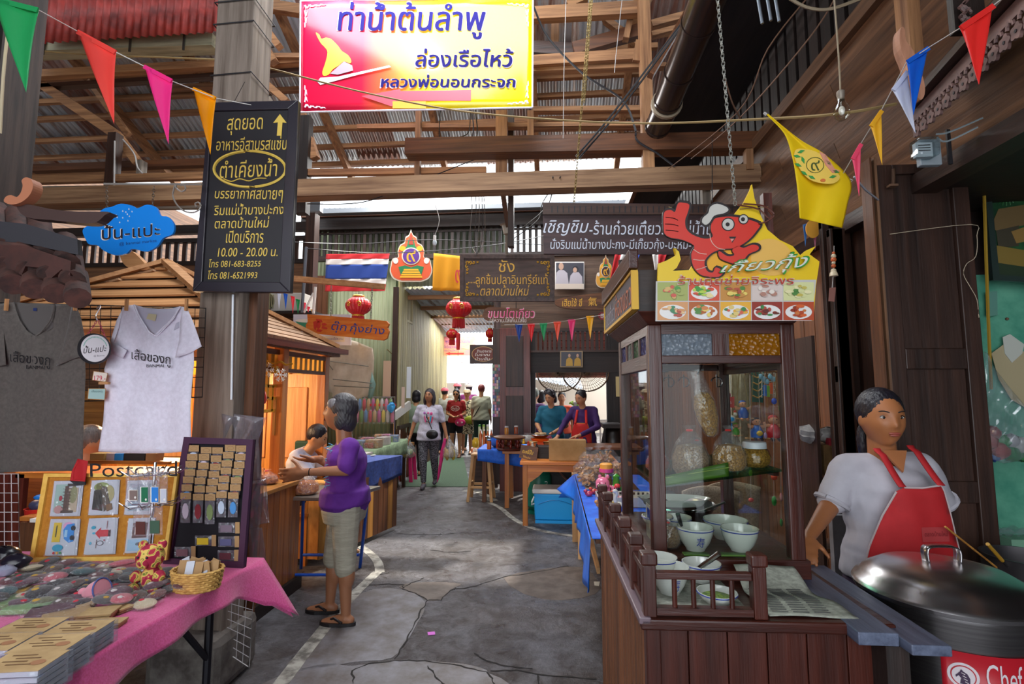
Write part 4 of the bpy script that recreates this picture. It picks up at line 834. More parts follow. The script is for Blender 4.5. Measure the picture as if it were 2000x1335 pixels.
cab=[('black electric cable sagging from the banner corner to the tie beam',[(1042,12,4.3),(1072,75,4.4),(1140,145,4.5),(1215,195,4.5),(1240,250,4.5),(1245,275,4.5),(1285,300,4.5),(1318,325,4.5)],.010,black),('pair of taut black cables rising to the roof, left one',[(1125,305,4.4),(1190,230,4.3),(1358,10,3.9)],.009,black),('pair of taut black cables rising to the roof, right one',[(1130,310,4.4),(1210,215,4.3),(1362,10,3.8)],.009,black),('long tan rope crossing the whole hall at roof height',[(88,100,3.9),(180,107,3.9),(410,116,3.2),(490,125,3.1),(700,178,3.4),(880,214,3.5),(1060,232,3.3),(1260,241,3.0),(1500,232,2.5),(1640,222,2.2),(1750,203,2.2)],.0065,paint('tan_rope','8a7348',.8)),('thin twine slanting down from the roof to the rope, left',[(1590,-20,2.6),(1500,95,2.8),(1440,220,3.2),(1305,330,4.4)],.004,paint('brown_twine','6a4c3a',.8)),('thin twine slanting down from the roof to the rope, right',[(1640,-20,2.5),(1580,75,2.6),(1445,230,3.0),(1350,310,4.2)],.004,paint('brown_twine','6a4c3a',.8)),('loop of twine tied around the long chain',[(1415,150,2.2),(1430,200,2.3),(1446,231,2.4)],.0035,paint('brown_twine','6a4c3a',.8)),('bundle of dark wires from the tie beam to the framed sign, first',[(1095,345,4.5),(1060,395,5),(1050,430,5.6),(1000,468,6.2)],.006,black),('bundle of dark wires from the tie beam to the framed sign, second',[(1080,345,4.5),(1070,400,5),(1020,445,5.8),(995,460,6.2)],.006,black),('loose dark wire under the roof at the middle',[(860,215,4.7),(858,260,4.7),(862,285,4.7),(890,270,4.7),(915,258,4.7),(918,215,4.7)],.005,black),('coiled wire hanging from the banner foot',[(920,215,4.7),(925,250,4.65),(918,290,4.6),(932,262,4.6),(928,215,4.6)],.006,black),('thin wire down the front of the black soffit',[(1391,270,4.4),(1391,395,4.4)],.004,black),('white wire hanging beside the banner, left',[(1106,-10,4.2),(1102,120,4.3),(1100,270,4.4)],.003,st_),('white wire hanging beside the banner, right',[(1216,-10,4.2),(1205,90,4.3),(1200,142,4.3)],.003,st_),('tan cord hanging near the roof at the left of the banner',[(520,0,3.2),(524,60,3.2),(523,180,3.2)],.004,paint('tan_rope','8a7348',.8)),('white cable on the far left king post',[(224,275,4.85),(223,372,4.85)],.008,st_),('white cable looping at the upper left roof',[(240,272,4.8),(262,300,4.8),(268,325,4.8),(278,338,4.8)],.008,st_),('pale plastic conduit on the big dark post',[(14,70,1.85),(6,150,1.85),(0,260,1.9)],.006,paint('old_conduit','b8a888',.6)),('sagging black cable under the tie beam to the left of the middle',[(600,398,4.6),(700,396,4.6),(775,372,4.6),(900,322,4.7),(960,300,4.8)],.005,black),('thick grey cable looping at the top above the bulb',[(1535,-8,2.4),(1575,14,2.4),(1620,18,2.4),(1680,-2,2.4)],.008,paint('old_cord','8a7a62',.7)),('wires draped in front of the slats, upper',[(560,472,6),(700,476,7),(850,468,7),(1060,478,7)],.006,black),('wires draped in front of the slats, lower',[(600,485,6),(760,494,7),(950,480,7),(1090,455,6)],.006,black),('string sagging along the green alley wall',[(756,682,8.4),(785,706,9),(808,713,10),(825,704,11),(836,692,12)],.008,paint('tan_rope','8a7348',.8))]
for l,p,r_,m in cab:line('cable',[P(*q)for q in p],r_,m,n=6,label=l,cat='cable')
for i,x in enumerate((916,924,930,936,940)):
 line('hanging_wire',[P(x,345,4.55),P(x+6,400,5.2),P(x+2+i,470,6.2),P(931,497,6.35)],.004,[ir,black][i%2],n=6,label='tangled wire from the tie beam to the framed board, %s from the left'%['first','second','third','fourth','fifth'][i],cat='cable',group='tangled wires above the framed board')
lm=T('batten_lamp','fluorescent tube lamp on a bracket hanging end-on above the framed board','lamp');A=P(980,360,4.7);B=P(992,440,6.0);MB().beam(A,B,.05,.05).B('batten',W('brown','y'),lm);MB().tube([A+V((.06,0,.03)),B+V((.05,0,.05))],.014,10).B('tube',paint('white_tube','dfe4ee',.3),lm);q=P(990,448,6.1);MB().lathe([(.04,-.06),(.06,.05),(.09,.06)],q,16).B('cap',paint('grey_plastic','8e8678',.5),lm);MB().tube([q,P(990,497,6.35)],.018,8).B('stem',paint('grey_plastic','8e8678',.5),lm)
mtx=[(1469,-2,1.6,48),(1486,-10,1.6,50),(1502,-8,1.6,50)]
for x,y,Y,ln in mtx:MB().tube([P(x+8,y-20,1.9),P(x+20,y+ln,1.9)],.006,8).B('wind_chime_tube',paint('chime_metal','9aa4b0',.3,metal=.9),label='%s of the thin metal wind-chime tubes at the top by the chain'%{1469:'left one',1486:'middle one',1502:'right one'}[x],cat='chime',group='wind-chime tubes')
# LEFT SIDE
ORD=['first','second','third','fourth','fifth','sixth','seventh','eighth','ninth','tenth','eleventh','twelfth','thirteenth','fourteenth','fifteenth','sixteenth','seventeenth','eighteenth','nineteenth','twentieth']
def sheet(pts,pl,m,parent,name='cloth',fn=None,step=7,th=.0015,lift=0,mb=None,**k):
 """a cloth or film cut to a pixel outline on plane pl; fn(px,py) gives its relief towards the viewer"""
 pts=[tuple(p)for p in pts];n=len(pts);vs_=[V(p)for p in pts]
 xs=[p[0]for p in pts];ys=[p[1]for p in pts]
 y=min(ys)+step
 while y<max(ys):
  x=min(xs)+step
  while x<max(xs):
   ins=False;ok=True
   for i in range(n):
    (ax,ay),(bx_,by__)=pts[i],pts[(i+1)%n]
    if(ay>y)!=(by__>y)and x<(bx_-ax)*(y-ay)/(by__-ay)+ax:ins=not ins
    dx_,dy_=bx_-ax,by__-ay;t=max(0,min(1,((x-ax)*dx_+(y-ay)*dy_)/(dx_*dx_+dy_*dy_+1e-9)))
    if math.hypot(ax+t*dx_-x,ay+t*dy_-y)<step*.4:ok=False;break
   if ins and ok:vs_.append(V((x,y)))
   x+=step
  y+=step
 r=geometry.delaunay_2d_cdt(vs_,[(i,(i+1)%n)for i in range(n)],[],1,1e-4)
 fn=fn or(lambda a,b:0)
 P3=[pl.h(p[0],p[1],lift+fn(p[0],p[1]))for p in r[0]]
 b=MB().add(P3,[tuple(f)for f in r[2]]);b.sm=True
 return b.B(name,m,parent,solid=th,**k)
# posts
MB().bb(P(95,0,2.95).x-.36,P(95,0,2.95).x,2.7,2.95,0,4.6).B('post',mat('charred_post','1c1614','3a2e28',rough=.8,sc_=(30,30,1.5),bump=.5),None,label='thick dark weathered post at the far left edge',cat='post')
pA=P(425,0,2.7).x;pB=P(497,0,2.7).x
cp=T('roof_post','tall weathered grey timber post carrying the black menu board, on a concrete foot','post',loc=((pA+pB)/2,2.8,0))
MB().bb(pA,pB,2.7,2.9,.28,4.5).B('shaft',mat('grey_post_wood','5a4c42','94867a',rough=.8,sc_=(22,22,1.2),thr=(.3,.7),bump=.5),cp,bev=.006)
MB().bb(pA-.12,pB+.04,2.6,3.0,0,.3).B('concrete_foot',mat('rough_concrete','4c4440','77706a',rough=.9,sc_=(9,9,9),bump=.5),cp,bev=.05)
MB().bb(pB-.02,pB+.05,2.8,2.92,.9,3.0).B('side_batten',W('brown','z'),cp)
for z in(3.86,3.72,3.4):MB().tube([(pA-.01,2.69,z),(pB+.01,2.69,z+.01),(pB+.01,2.91,z),(pA-.01,2.91,z-.01),(pA-.01,2.69,z)],.004,5).B('tied_wire',black,cp)
# plank wall behind the hut
wl=tag(T('wall_left',None,None),kind='structure');YL=6.9
X0,X1=-9.2,P(606,500,YL).x
for i in range(22):
 z=.05+i*.152;MB().beam((X0,YL+.01,z+.075),(X1,YL+.01,z+.075),.03,.15,(0,-.1,1)).B('plank',W('siding','x')if z>1.5 else W('honey','x'),wl)
for z0,z1 in((3.38,3.44),(3.72,3.78),(3.85,3.98)):MB().bb(X0,X1,YL-.03,YL+.05,z0,z1).B('rail',W('black','x'),wl)
for i in range(44):pbox('slat',(X1-.08-i*.13,YL,3.58),(.06,.03,.3),W('dark','z'),wl)
MB().bb(-9.3,-9.2,-.6,19,0,6).B('side_boards',W('siding','y'),wl)
pb('upright',588,415,606,900,YL-.1,.15,W('dark','z'),wl)
hbeam('board',(60,404),(400,402),14,5.1,.05,gx,fr);pb('meter_cover',594,392,625,412,6.8,.1,paint('zinc_gutter','878c92',.4,metal=.6),wl)
ac=T('air_conditioner','white outdoor air conditioning unit above the wooden hut','unit');pb('casing',498,572,592,607,6.5,.35,paint('ac_white','b4b0a8',.5),ac,bev=.01);q=P(518,588,6.49)
MB().lathe([(.13,0),(.13,.02),(.11,.02)],q,24,MR(pi/2,3,'X')).B('grille_ring',paint('ac_grille','8c8a6a',.5),ac)
for i in range(9):pb('grille_bar',500+i*4,575,501.5+i*4,602,6.47,.01,paint('ac_grille','8c8a6a',.5),ac)
pb('bracket',495,607,612,612,6.4,.4,W('black','x'),ac)
br=T('steel_stay','grey steel stay propping the beam beside the menu board','bracket');line('bar',[P(598,482,6.0),P(590,610,6.0)],.02,paint('steel_grey','6a7078',.5,metal=.5),br);line('bar',[P(616,560,6.0),P(612,612,6.0)],.018,wh,br);line('bar',[P(612,572,6.0),P(594,610,6.0)],.014,wh,br)
# dark tiled roof corner close by
tr=T('tiled_canopy','dark clay-tiled corner of a small canopy with curled finials at the left edge','roof');tl=mat('old_clay_tile','2a1c1a','54322a',rough=.8,sc_=(14,14,14),bump=.3)
def tpx(x,y,Y=1.9):return P(x,y,Y)
for r_ in range(4):
 for c_ in range(5-(r_==0)):
  x=-50+c_*42+r_*10;y=400+r_*34+c_*9
  a=tpx(x,y,2.0-.03*r_);b=tpx(x+4,y+44,1.86-.03*r_)
  MB().tube([a,b],.042,12).B('barrel_tile',tl,tr)
shape([(-20,432),(60,440),(160,470),(162,500),(60,478),(-20,470)],YP(1.84),paint('dark_flashing','2c2a30',.6),tr,'flashing',.02);shape([(-20,470),(60,480),(140,512),(148,538),(60,516),(-20,500)],YP(1.82),tl,tr,'lower_course',.03)
shape([(-20,508),(20,514),(30,545),(48,549),(60,522),(96,526),(104,550),(130,528),(146,540),(148,512),(60,482),(-20,480)],YP(1.80),mat('dark_fascia','2a120e','4a241c',rough=.6,sc_=(8,8,8)),tr,'scalloped_edge',.02)
shape(spline([(52,408),(70,405),(140,418),(226,420),(222,426),(205,440),(180,442),(120,436),(70,430)],3,True),YP(1.86),paint('finial_dark','3c2622',.6),tr,'long_finial',.04)
shape(spline([(28,400),(32,391),(42,388),(52,392),(60,384),(64,370),(62,360),(70,354),(80,358),(84,370),(80,384),(70,396),(56,404),(40,406)],3,True),YP(1.84),paint('finial_brown','a8694a',.6),tr,'curled_finial',.04)
line('hook',[tpx(144,476,1.83),tpx(141,485,1.83),tpx(143,494,1.83)],.004,paint('rusty_iron','6a4c38',.7),tr)
# wooden hut
hut=T('wooden_hut','small open wooden hut with a hipped slatted roof, yellow lattice frieze and orange posts','hut',loc=(-3.3,4.2,0))
AP,zE,zA=V((-3.42,4.2,2.66)),1.98,2.66
xr,xl,yf_,yb_=-2.18,-4.7,3.38,5.05
for side in('front','right','left','back'):
 for i in range(13):
  t=(i+.5)/13;z=zE+(zA-zE)*t
  xa,xb,ya,yb2=xl+(AP.x-xl)*t,xr+(AP.x-xr)*t,yf_+(AP.y-yf_)*t,yb_+(AP.y-yb_)*t
  m=W('shingle','x')if side in('front','back')else W('shingle','y')
  if side=='front'and i%2==0:MB().beam((xa,ya+.04,z+.03),(xb,ya+.04,z+.03),.165,.016,(0,-.55,1)).B('roof_slat',W('lumber','x'),hut)
  if side=='right':MB().beam((xb,ya,z),(xb,yb2,z),.104,.016,(.48,0,1)).B('roof_slat',m,hut)
  if side=='left'and i%2:MB().beam((xa,ya,z),(xa,yb2,z),.22,.018,(-.25,0,1)).B('roof_slat',m,hut)
  if side=='back'and i%2:MB().beam((xa,yb2,z),(xb,yb2,z),.15,.018,(0,.25,1)).B('roof_slat',m,hut)
MB().add([(xl,yf_,zE-.02),(xr,yf_,zE-.02),(xr,yb_,zE-.02),(xl,yb_,zE-.02),AP-V((0,0,.05))],[(0,1,4),(1,2,4),(2,3,4),(3,0,4)]).B('roof_deck',W('brown','x'),hut)
cop=W('lumber','y')
for c_ in((xl,yf_),(xr,yf_),(xr,yb_),(xl,yb_)):MB().beam(V((c_[0],c_[1],zE+.03)),AP+V((0,0,.05)),.09,.035).B('hip_board',cop,hut)
for a,b in(((xl,yf_),(xr,yf_)),((xr,yf_),(xr,yb_)),((xr,yb_),(xl,yb_)),((xl,yb_),(xl,yf_))):MB().beam((a[0],a[1],zE-.03),(b[0],b[1],zE-.03),.04,.09).B('eave_board',W('brown','x'),hut);
MB().beam((xr+.03,yf_-.05,zE-.05),(xr+.04,yb_+.1,zE-.02),.05,.05).B('eave_gutter',W('red','y'),hut)
shape(spline([(245,498),(262,492),(275,500),(290,515),(300,526),(288,530),(262,526),(248,514)],3,True),YP(4.15),W('lumber','x'),hut,'crown_finial',.05)
oz,ozn=W('orange','z'),W('honey','z')
xi,yi,yo=-2.3,3.75,4.95
for(x,y)in((-2.27,4.12),(-4.5,3.6),(-4.5,4.95),(-2.3,4.98)):MB().bb(x-.045,x+.045,y-.045,y+.045,.5,1.93).B('corner_post',oz,hut,bev=.006)
q=P(568,800,4.06);MB().bb(-2.32+.03,-2.27-.0,4.06,4.075,1.2,1.5).B('raised_panel',W('honey','z'),hut)
ylw=W('yellow','z')
MB().bb(-2.32,-2.26,3.4,5.0,1.86,1.9).B('frieze_rail',W('brown','y'),hut);MB().bb(-2.32,-2.26,3.4,5.0,1.72,1.75).B('frieze_rail',W('brown','y'),hut)
for i in range(17):pbox('frieze_bar',(-2.29,3.44+i*.094,1.8),(.025,.05,.13),ylw,hut)
for(a,b)in(((3.95,1.5),(3.95,1.72)),((3.8,1.6),(4.1,1.6)),((3.72,1.66),(3.72,1.72)),((3.8,1.5),(4.1,1.5)),((4.02,1.4),(4.02,1.6)),((3.9,1.4),(4.1,1.4)),((3.86,1.5),(3.86,1.66))):MB().beam((-2.29,a[0],a[1]),(-2.29,b[0],b[1]+.001),.025,.03,(1,0,0)).B('lattice_bar',ylw,hut)
for i in range(16):pbox('frieze_bar',(-4.5+i*.14,4.98,1.8),(.06,.025,.14),ylw,hut)
MB().bb(-4.6,-2.35,5.0,5.04,0,1.74).B('back_board',ozn,hut)
for i in range(5):
 x=-4.5+i*.42
 MB().bb(x,x+.04,4.97,5.01,.1,1.72).B('stile',oz,hut);MB().bb(x+.09,x+.36,4.985,5.01,.9,1.6).B('panel',W('lumber','z'),hut,bev=.008);MB().bb(x+.09,x+.36,4.985,5.01,.15,.8).B('panel',W('lumber','z'),hut,bev=.008)
MB().bb(-5.2,-4.6,4.2,4.24,0,1.8).B('side_board',ozn,hut)
bulb('hut_lamp',(-3.3,4.1,1.6),60,(1,.66,.36));bulb('hut_lamp_left',(-3.7,3.1,1.5),30,(1,.6,.3))
gl_=T('tinsel_garland','gold bead garland draped along the hut frieze','garland');pts=spline([(452,695),(470,700),(490,696),(505,702),(520,704),(535,710),(548,706),(558,712),(570,710)],6)
mb=MB();mb.sm=True
for p in pts:mb.ell(P(p[0],p[1],3.9),.009,6,4)
mb.B('beads',paint('gold_beads','c8a040',.3,metal=.8),gl_,kind='stuff')
sn=paint('snow_plastic','dfe6e2',.3)
for i,(x,y,r_)in enumerate(((458,716,14),(521,722,16),(548,732,14))):
 c=P(x,y,3.85);mb=MB();rr=r_*3.85/1000
 for k in range(6):
  a=pi*k/3;d=V((cos(a),0,sin(a)));mb.tube([c,c+d*rr],.003,4)
  for f_ in(.45,.7):
   for sg in(1,-1):e=V((cos(a+sg*.9),0,sin(a+sg*.9)));mb.tube([c+d*rr*f_,c+d*rr*f_+e*rr*.35],.0025,4)
 mb.B('snowflake',sn,label='white plastic snowflake, %s from the left under the hut frieze'%ORD[i],cat='ornament',group='snowflake ornaments')
rp=T('red_pouch','red and gold pouch ornament hanging by a red cord under the hut roof','ornament');c=P(507,772,3.8);MB().lathe([(.005,-.08),(.045,-.06),(.055,-.02),(.04,.03),(.015,.045),(.03,.07)],c,16).B('pouch',mat('red_gold_silk','b81c14','d83a1c',rough=.3,sc_=(20,20,20)),rp);line('cord',[c+V((0,0,.06)),P(509,735,3.8)],.007,red,rp);MB().lathe([(.02,0),(.012,.02),(.02,.05)],P(508,812,3.8),10).B('tassel',yel,rp)
for i,(x,y,m_)in enumerate(((475,716,'d8c8e0'),(500,716,'d0c0d8'),(536,722,'b8862a'),(503,720,'a8a8b0'))):pbox('gift_ornament',P(x,y,3.95),(.05,.03,.06),paint('foil_'+m_,m_,.25,metal=.4),None,label='little %s gift-box ornament under the hut frieze'%['violet','lilac','gold','silver'][i],cat='ornament',group='gift-box ornaments')
# wood counters beside the walkway
ct=T('slatted_counter','varnished wood-slat counter beside the walkway, in front of the hut','counter',loc=(-2.1,3.8,0))
for i in range(9):MB().bb(-2.09,-2.045,3.38+i*.08,3.455+i*.08,.1,.82).B('slat',mat('varnished_slat','7c4218','a8652c',rough=.35,sc_=(26,26,1.3),rnd=.15),ct,bev=.003)
MB().bb(-2.7,-2.09,3.38,3.41,.1,.82).B('end_panel',W('orange','x'),ct);MB().bb(-2.72,-2.03,3.34,4.12,.82,.85).B('worktop',W('honey','y'),ct,bev=.004);MB().bb(-2.75,-2.02,3.32,4.12,0,.1).B('plinth',W('black','y'),ct)
bt=T('low_counter','long wooden counter with a dark blue cloth over its far top, beside the walkway','counter',loc=(-2,5.1,0));
A,B=V((-2.13,4.62,0)),V((-1.80,5.86,0))
for i in range(14):
 a=A.lerp(B,i/14);b=A.lerp(B,(i+.94)/14);MB().beam(a+V((0,0,.36)),b+V((0,0,.36)),.04,.62).B('slat',W('brown','z')if i%4 else W('honey','z'),bt)
for i in range(7):MB().bb(-2.85+i*.105,-2.75+i*.105,4.6,4.63,.06,.66).B('front_board',mat('scuffed_pine','a8641f','d8954a',rough=.55,sc_=(7,7,3),rnd=.15),bt)
MB().prism([(-2.9,4.6,.68),(-2.12,4.6,.68),(-1.78,5.88,.68),(-2.9,5.88,.68)],(0,0,.03)).B('top',W('honey','y'),bt)
blue=mat('navy_cloth','14285e','1f3a80',rough=.85,sc_=(30,30,30))
A2,B2=V((-2.03,5.0,.82)),V((-1.76,5.92,.82))
mb=MB();mb.grid(lambda u,v:(A2.lerp(B2,u)+(V((-.8*(1-v*2.0),0,0))if v<.5 else V((.01,0,-(v-.5)*2*(.32-.1*u)-.0)))+V((.012*sin(u*19)*max(0,v-.5),0,0))),30,14)
mb.B('blue_cloth',blue,None,solid=.003,label='dark blue cloth draped over the far end of the wooden counter',cat='cloth');MB().prism([(-2.8,5.0,.72),(-2.05,5.0,.72),(-1.8,5.88,.72),(-2.6,5.88,.72)],(0,0,.09)).B('riser_box',W('brown','y'),bt)
for i in range(12):
 u,v=R.random(),R.random();c=A2.lerp(B2,.2+.75*u)+V((-.12-.5*v,0,.012));a=R.random()*3
 MB().ell(c,(.045,.012,.008),8,5,MR(a,3,'Z')).B('shell_trinket',paint('shell_cream','c8b8b0',.4),label='small pale trinket lying on the dark blue cloth',cat='trinket',group='pale trinkets on the dark blue cloth')
tb_=T('tray_table','folding tray table with bright blue tubular legs behind the woman in purple','table',loc=(-1.9,4.2,0));btube=paint('blue_tube','1a50b8',.4);tm=paint('tray_steel','a8a49c',.35,metal=.8)
MB().prism([(-2.5,3.98,.70),(-1.66,3.98,.70),(-1.52,4.5,.70),(-2.5,4.5,.70)],(0,0,.03)).B('tray',tm,tb_,bev=.005)
for p,q in(((593,955),(588,1110)),((720,955),(703,1108))):MB().tube([P(p[0],p[1],4.25),PZ(q[0],q[1],0.0)],.014,8).B('leg',btube,tb_)
for p in(((592,1083),(702,1083)),):MB().tube([P(*p[0],4.3),P(*p[1],4.3)],.012,8).B('crossbar',btube,tb_)
MB().tube([P(577,1122,4.05),P(640,1122,4.05)],.012,8).B('foot_bar',btube,tb_)
def bag(name,c,w_,h_,m_in,label,cat='bag',group=None,fill=.6,parent=None,twist=True,film_=None,sc2=1,lumps=0,cont='food'):
 """clear tied bag with its content"""
 c=V(c);root=T(name,label,cat,group,loc=c);r=w_/2
 fl_=film_ or film()
 hf=h_*fill
 MB().lathe([(r*.75,0),(r*.98,hf*.2),(r*.97,hf*.55),(r*.7,hf*.92),(r*.02,hf)],c+V((0,0,.004)),18,sx=1,sy=.8).B(cont,m_in,root)
 mb=MB();prof=[(r*.8,0),(r*1.03,hf*.2),(r*1.02,hf*.6),(r*.8,hf*1.0),(r*.35,h_*.86),(r*.12,h_*.9),(r*.3,h_*.96),(r*.42,h_)]
 n=28;vs_=[]
 for rr,z in prof:
  for k in range(n):
   a=2*pi*k/n;q=rr*(1+.08*sin(a*5+z*60)*(z>hf*.5)+.02*sin(a*9));vs_.append(c+V((q*cos(a),q*sin(a)*.82,z)))
 mb.add(vs_,[(i*n+k,i*n+(k+1)%n,(i+1)*n+(k+1)%n,(i+1)*n+k)for i in range(len(prof)-1)for k in range(n)]);mb.sm=True
 mb.B('clear_bag',fl_,root)
 if twist:MB().tube([c+V((r*.14*cos(t),r*.12*sin(t),h_*.9))for t in[i*pi/4 for i in range(9)]],r*.06,5).B('rubber_band',red,root)
 return root
fry=mat('fried_brown_snack','7a3418','c87a3c',rough=.6,sc_=(50,50,50),bump=1,bsc=60);pret=mat('golden_pretzel','8a5420','d09848',rough=.5,sc_=(40,40,40),bump=1,bsc=50)
bag('snack_bag',(-2.28,4.12,.73),.22,.17,fry,'bag of red-brown fried snacks on the tray table, left',fill=.55,group='snack bags on the tray table');bag('snack_bag',(-2.02,4.1,.73),.24,.18,fry,'bag of red-brown fried snacks on the tray table, right',fill=.6,group='snack bags on the tray table')
bag('snack_bag',(-1.66,4.2,.73),.17,.28,pret,'tall bag of golden ring snacks behind the woman in purple',fill=.75,group='snack bags on the tray table')
bag('snack_bag',(-2.4,3.7,.85),.2,.13,mat('mixed_candy','7a6a8a','c8b890',rough=.5,sc_=(60,60,60),bump=1,bsc=70),'bag of mixed small items on the slatted counter, front',fill=.6,group='bags on the slatted counter');bag('snack_bag',(-2.2,3.85,.85),.18,.11,fry,'bag of brown snacks on the slatted counter, back',fill=.6,group='bags on the slatted counter')
# wire grids
def wiregrid(name,quad,nx,ny,Y,r,m,label,rz=0,cat='rack'):
 pl=YP(Y,rz,0,quad[0]);c=[pl.h(*p)for p in quad];root=T(name,label,cat,loc=c[3]);mb=MB();f=lambda u,v:(c[0]*(1-u)+c[1]*u)*(1-v)+(c[3]*(1-u)+c[2]*u)*v
 for i in range(1,nx):mb.tube([f(i/nx,0),f(i/nx,1)],r,4)
 for j in range(1,ny):mb.tube([f(0,j/ny),f(1,j/ny)],r,4)
 mb.B('wires',m,root,kind='stuff');MB().tube([f(0,0),f(1,0),f(1,1),f(0,1),f(0,0)],r*1.8,6).B('rim',m,root);return root,pl
gb=paint('black_wire','18161a',.5);gwh=paint('white_wire','b8b4b4',.4)
wiregrid('grid_panel',[(-40,590),(402,602),(395,775),(-40,790)],22,9,2.58,.0022,gb,'black wire grid panel behind the two T-shirts')
wiregrid('grid_panel',[(428,783),(503,781),(501,890),(428,890)],7,8,2.9,.0022,gwh,'white wire grid panel behind the purple board')
wiregrid('grid_panel',[(398,1095),(500,1100),(486,1302),(400,1245)],7,11,2.75,.002,gwh,'low white wire grid panel on the floor behind the pink cloth')
wiregrid('grid_panel',[(-20,925),(36,925),(38,1095),(-20,1095)],4,9,2.4,.002,gwh,'white wire grid panel at the left edge beside the cork board')
MB().tube([P(455,575,2.68),P(452,780,2.68)],.006,8).B('clear_rod',paint('clear_acrylic_rod','d0d4dc',.2),label='pale acrylic rod hanging beside the grey post',cat='rod')
pf=film('hanging_sleeve_film',.3,'98949e',14)
for i,(q,l)in enumerate((([(430,805),(520,815),(505,860),(515,950),(498,1115),(490,1110),(470,900),(430,890)],'large clear plastic sleeve hanging from the white grid'),([(486,940),(520,935),(526,1020),(500,1025)],'narrow clear sleeve hanging below the large one'),([(488,1030),(512,1030),(522,1110),(500,1110)],'lowest clear sleeve above the pink cloth'))):
 r0=T('plastic_sleeve',l,'sleeve','clear sleeves on the white grid');sheet(q,YP(2.7),pf,r0,'film',lambda a,b:.02*sin(a*.11+b*.05),9);
s_=T('price_card','lilac price card with a pink edge and blue writing clipped by a yellow peg','card');pl=YP(2.95);shape([(436,730),(467,729),(459,812),(432,812)],pl,paint('pink_edge','d04aa0',.5),s_,'edge',.003);shape([(438,732),(465,731),(457,810),(434,810)],pl,paint('lilac_card','c0b4d0',.6),s_,'card',.002,lift=.003)
text('เจ๊ะ 3',pl,(437,736,452,752),bi,s_,0,lift=.006);text('3 ตัว 100',pl,(437,790,454,798),bi,s_,.02,lift=.006);pbox('peg',P(466,776,2.93),(.02,.02,.09),paint('yellow_green_peg','b4c020',.4),s_,MR(.9,3,'Y'))
# T-shirts
def fold(ax,ay,amp,fs):
 return lambda x,y:amp*sum(w_*sin(k*x+c_*y+p_)for k,c_,w_,p_ in fs)
grey=mat('charcoal_jersey','4c4642','5a534e',rough=.9,sc_=(60,60,60),sheen=.2);gin=paint('charcoal_inside','55504e',.9)
ts_=T('tshirt','charcoal grey V-neck T-shirt with black Thai lettering pegged on the black grid','shirt');pl=YP(2.44)
gf=fold(0,0,.008,[(.09,.012,1,0),(.045,-.03,.9,1),(.16,.01,.4,2)])
body=[(-30,596),(8,592),(26,590),(30,605),(40,630),(54,646),(67,655),(82,646),(96,626),(104,606),(106,594),(128,594),(150,600),(160,640),(166,700),(167,730),(163,830),(161,919),(90,920),(30,921),(-30,924)]
sheet(body,pl,grey,ts_,'body',gf,8);sheet([(26,589),(50,592),(80,592),(106,594),(104,640),(66,665),(28,640)],pl,gin,ts_,'back_neck',None,9,lift=-.012)
sheet([(140,598),(150,598),(158,620),(166,660),(168,692),(140,702),(110,714),(122,680),(132,640)],pl,grey,ts_,'sleeve',fold(0,0,.006,[(.1,.05,1,0)]),8,lift=.012)
sheet([(-30,600),(4,600),(8,660),(12,712),(-30,720)],pl,grey,ts_,'sleeve',None,9,lift=.012)
MB().tube([pl.h(*p,.006)for p in spline([(26,590),(31,607),(42,632),(67,657),(95,630),(104,608),(106,594)],5)],.0035,5).B('collar',grey,ts_)
shape(rectp(65,601,72,607),pl,paint('navy_tag','1c2c5c',.6),ts_,'size_tag',.001,lift=-.008)
text('เสื้อของกู',pl,[(20,684),(98,690),(98,721),(20,712)],black,ts_,.0,lift=.017);text('BANMAI',pl,[(51,713),(88,714),(88,721),(51,720)],black,ts_,-.0,lift=.018)
whj=mat('white_jersey','cfcad8','dcd8e6',rough=.9,sc_=(50,50,50),sheen=.2)
tw=T('tshirt','white V-neck T-shirt with black Thai lettering pegged on the black grid','shirt')
wf=fold(0,0,.008,[(.08,.012,1,.6),(.05,-.03,.8,1),(.15,.02,.35,2)])
body=[(240,600),(250,596),(262,595),(268,610),(282,636),(300,655),(318,640),(336,622),(348,606),(352,598),(364,600),(372,620),(378,660),(379,710),(374,760),(372,800),(374,880),(330,884),(280,885),(230,884),(192,881),(202,820),(205,770),(204,720),(213,690),(222,660),(232,625)]
sheet(body,pl,whj,tw,'body',wf,8);sheet([(262,594),(280,600),(310,603),(335,602),(352,598),(350,640),(300,665),(262,640)],pl,paint('white_inside','b8b4c4',.9),tw,'back_neck',None,9,lift=-.012)
sheet([(356,600),(366,602),(378,630),(394,676),(370,690),(342,698),(350,664),(352,630)],pl,whj,tw,'sleeve',None,8,lift=.012);sheet([(240,602),(232,640),(222,668),(248,684),(240,700),(214,688),(216,665),(228,625)],pl,whj,tw,'sleeve',None,8,lift=.012)
MB().tube([pl.h(*p,.006)for p in spline([(262,595),(270,614),(284,637),(298,655),(318,640),(338,620),(352,598)],5)],.004,5).B('collar',whj,tw);MB().tube([pl.h(*p,.008)for p in spline([(294,650),(306,655),(322,640),(342,618)],4)],.004,5).B('collar',whj,tw)
shape([(290,612),(306,614),(303,627),(286,622)],pl,paint('cream_tag','c8bc98',.6),tw,'size_tag',.001,lift=-.006)
text('เสื้อของกู',pl,[(257,680),(333,690),(333,718),(257,707)],black,tw,.0,lift=.017);text('BANMAI',pl,[(286,711),(320,711),(320,717),(286,717)],black,tw,0,lift=.018)
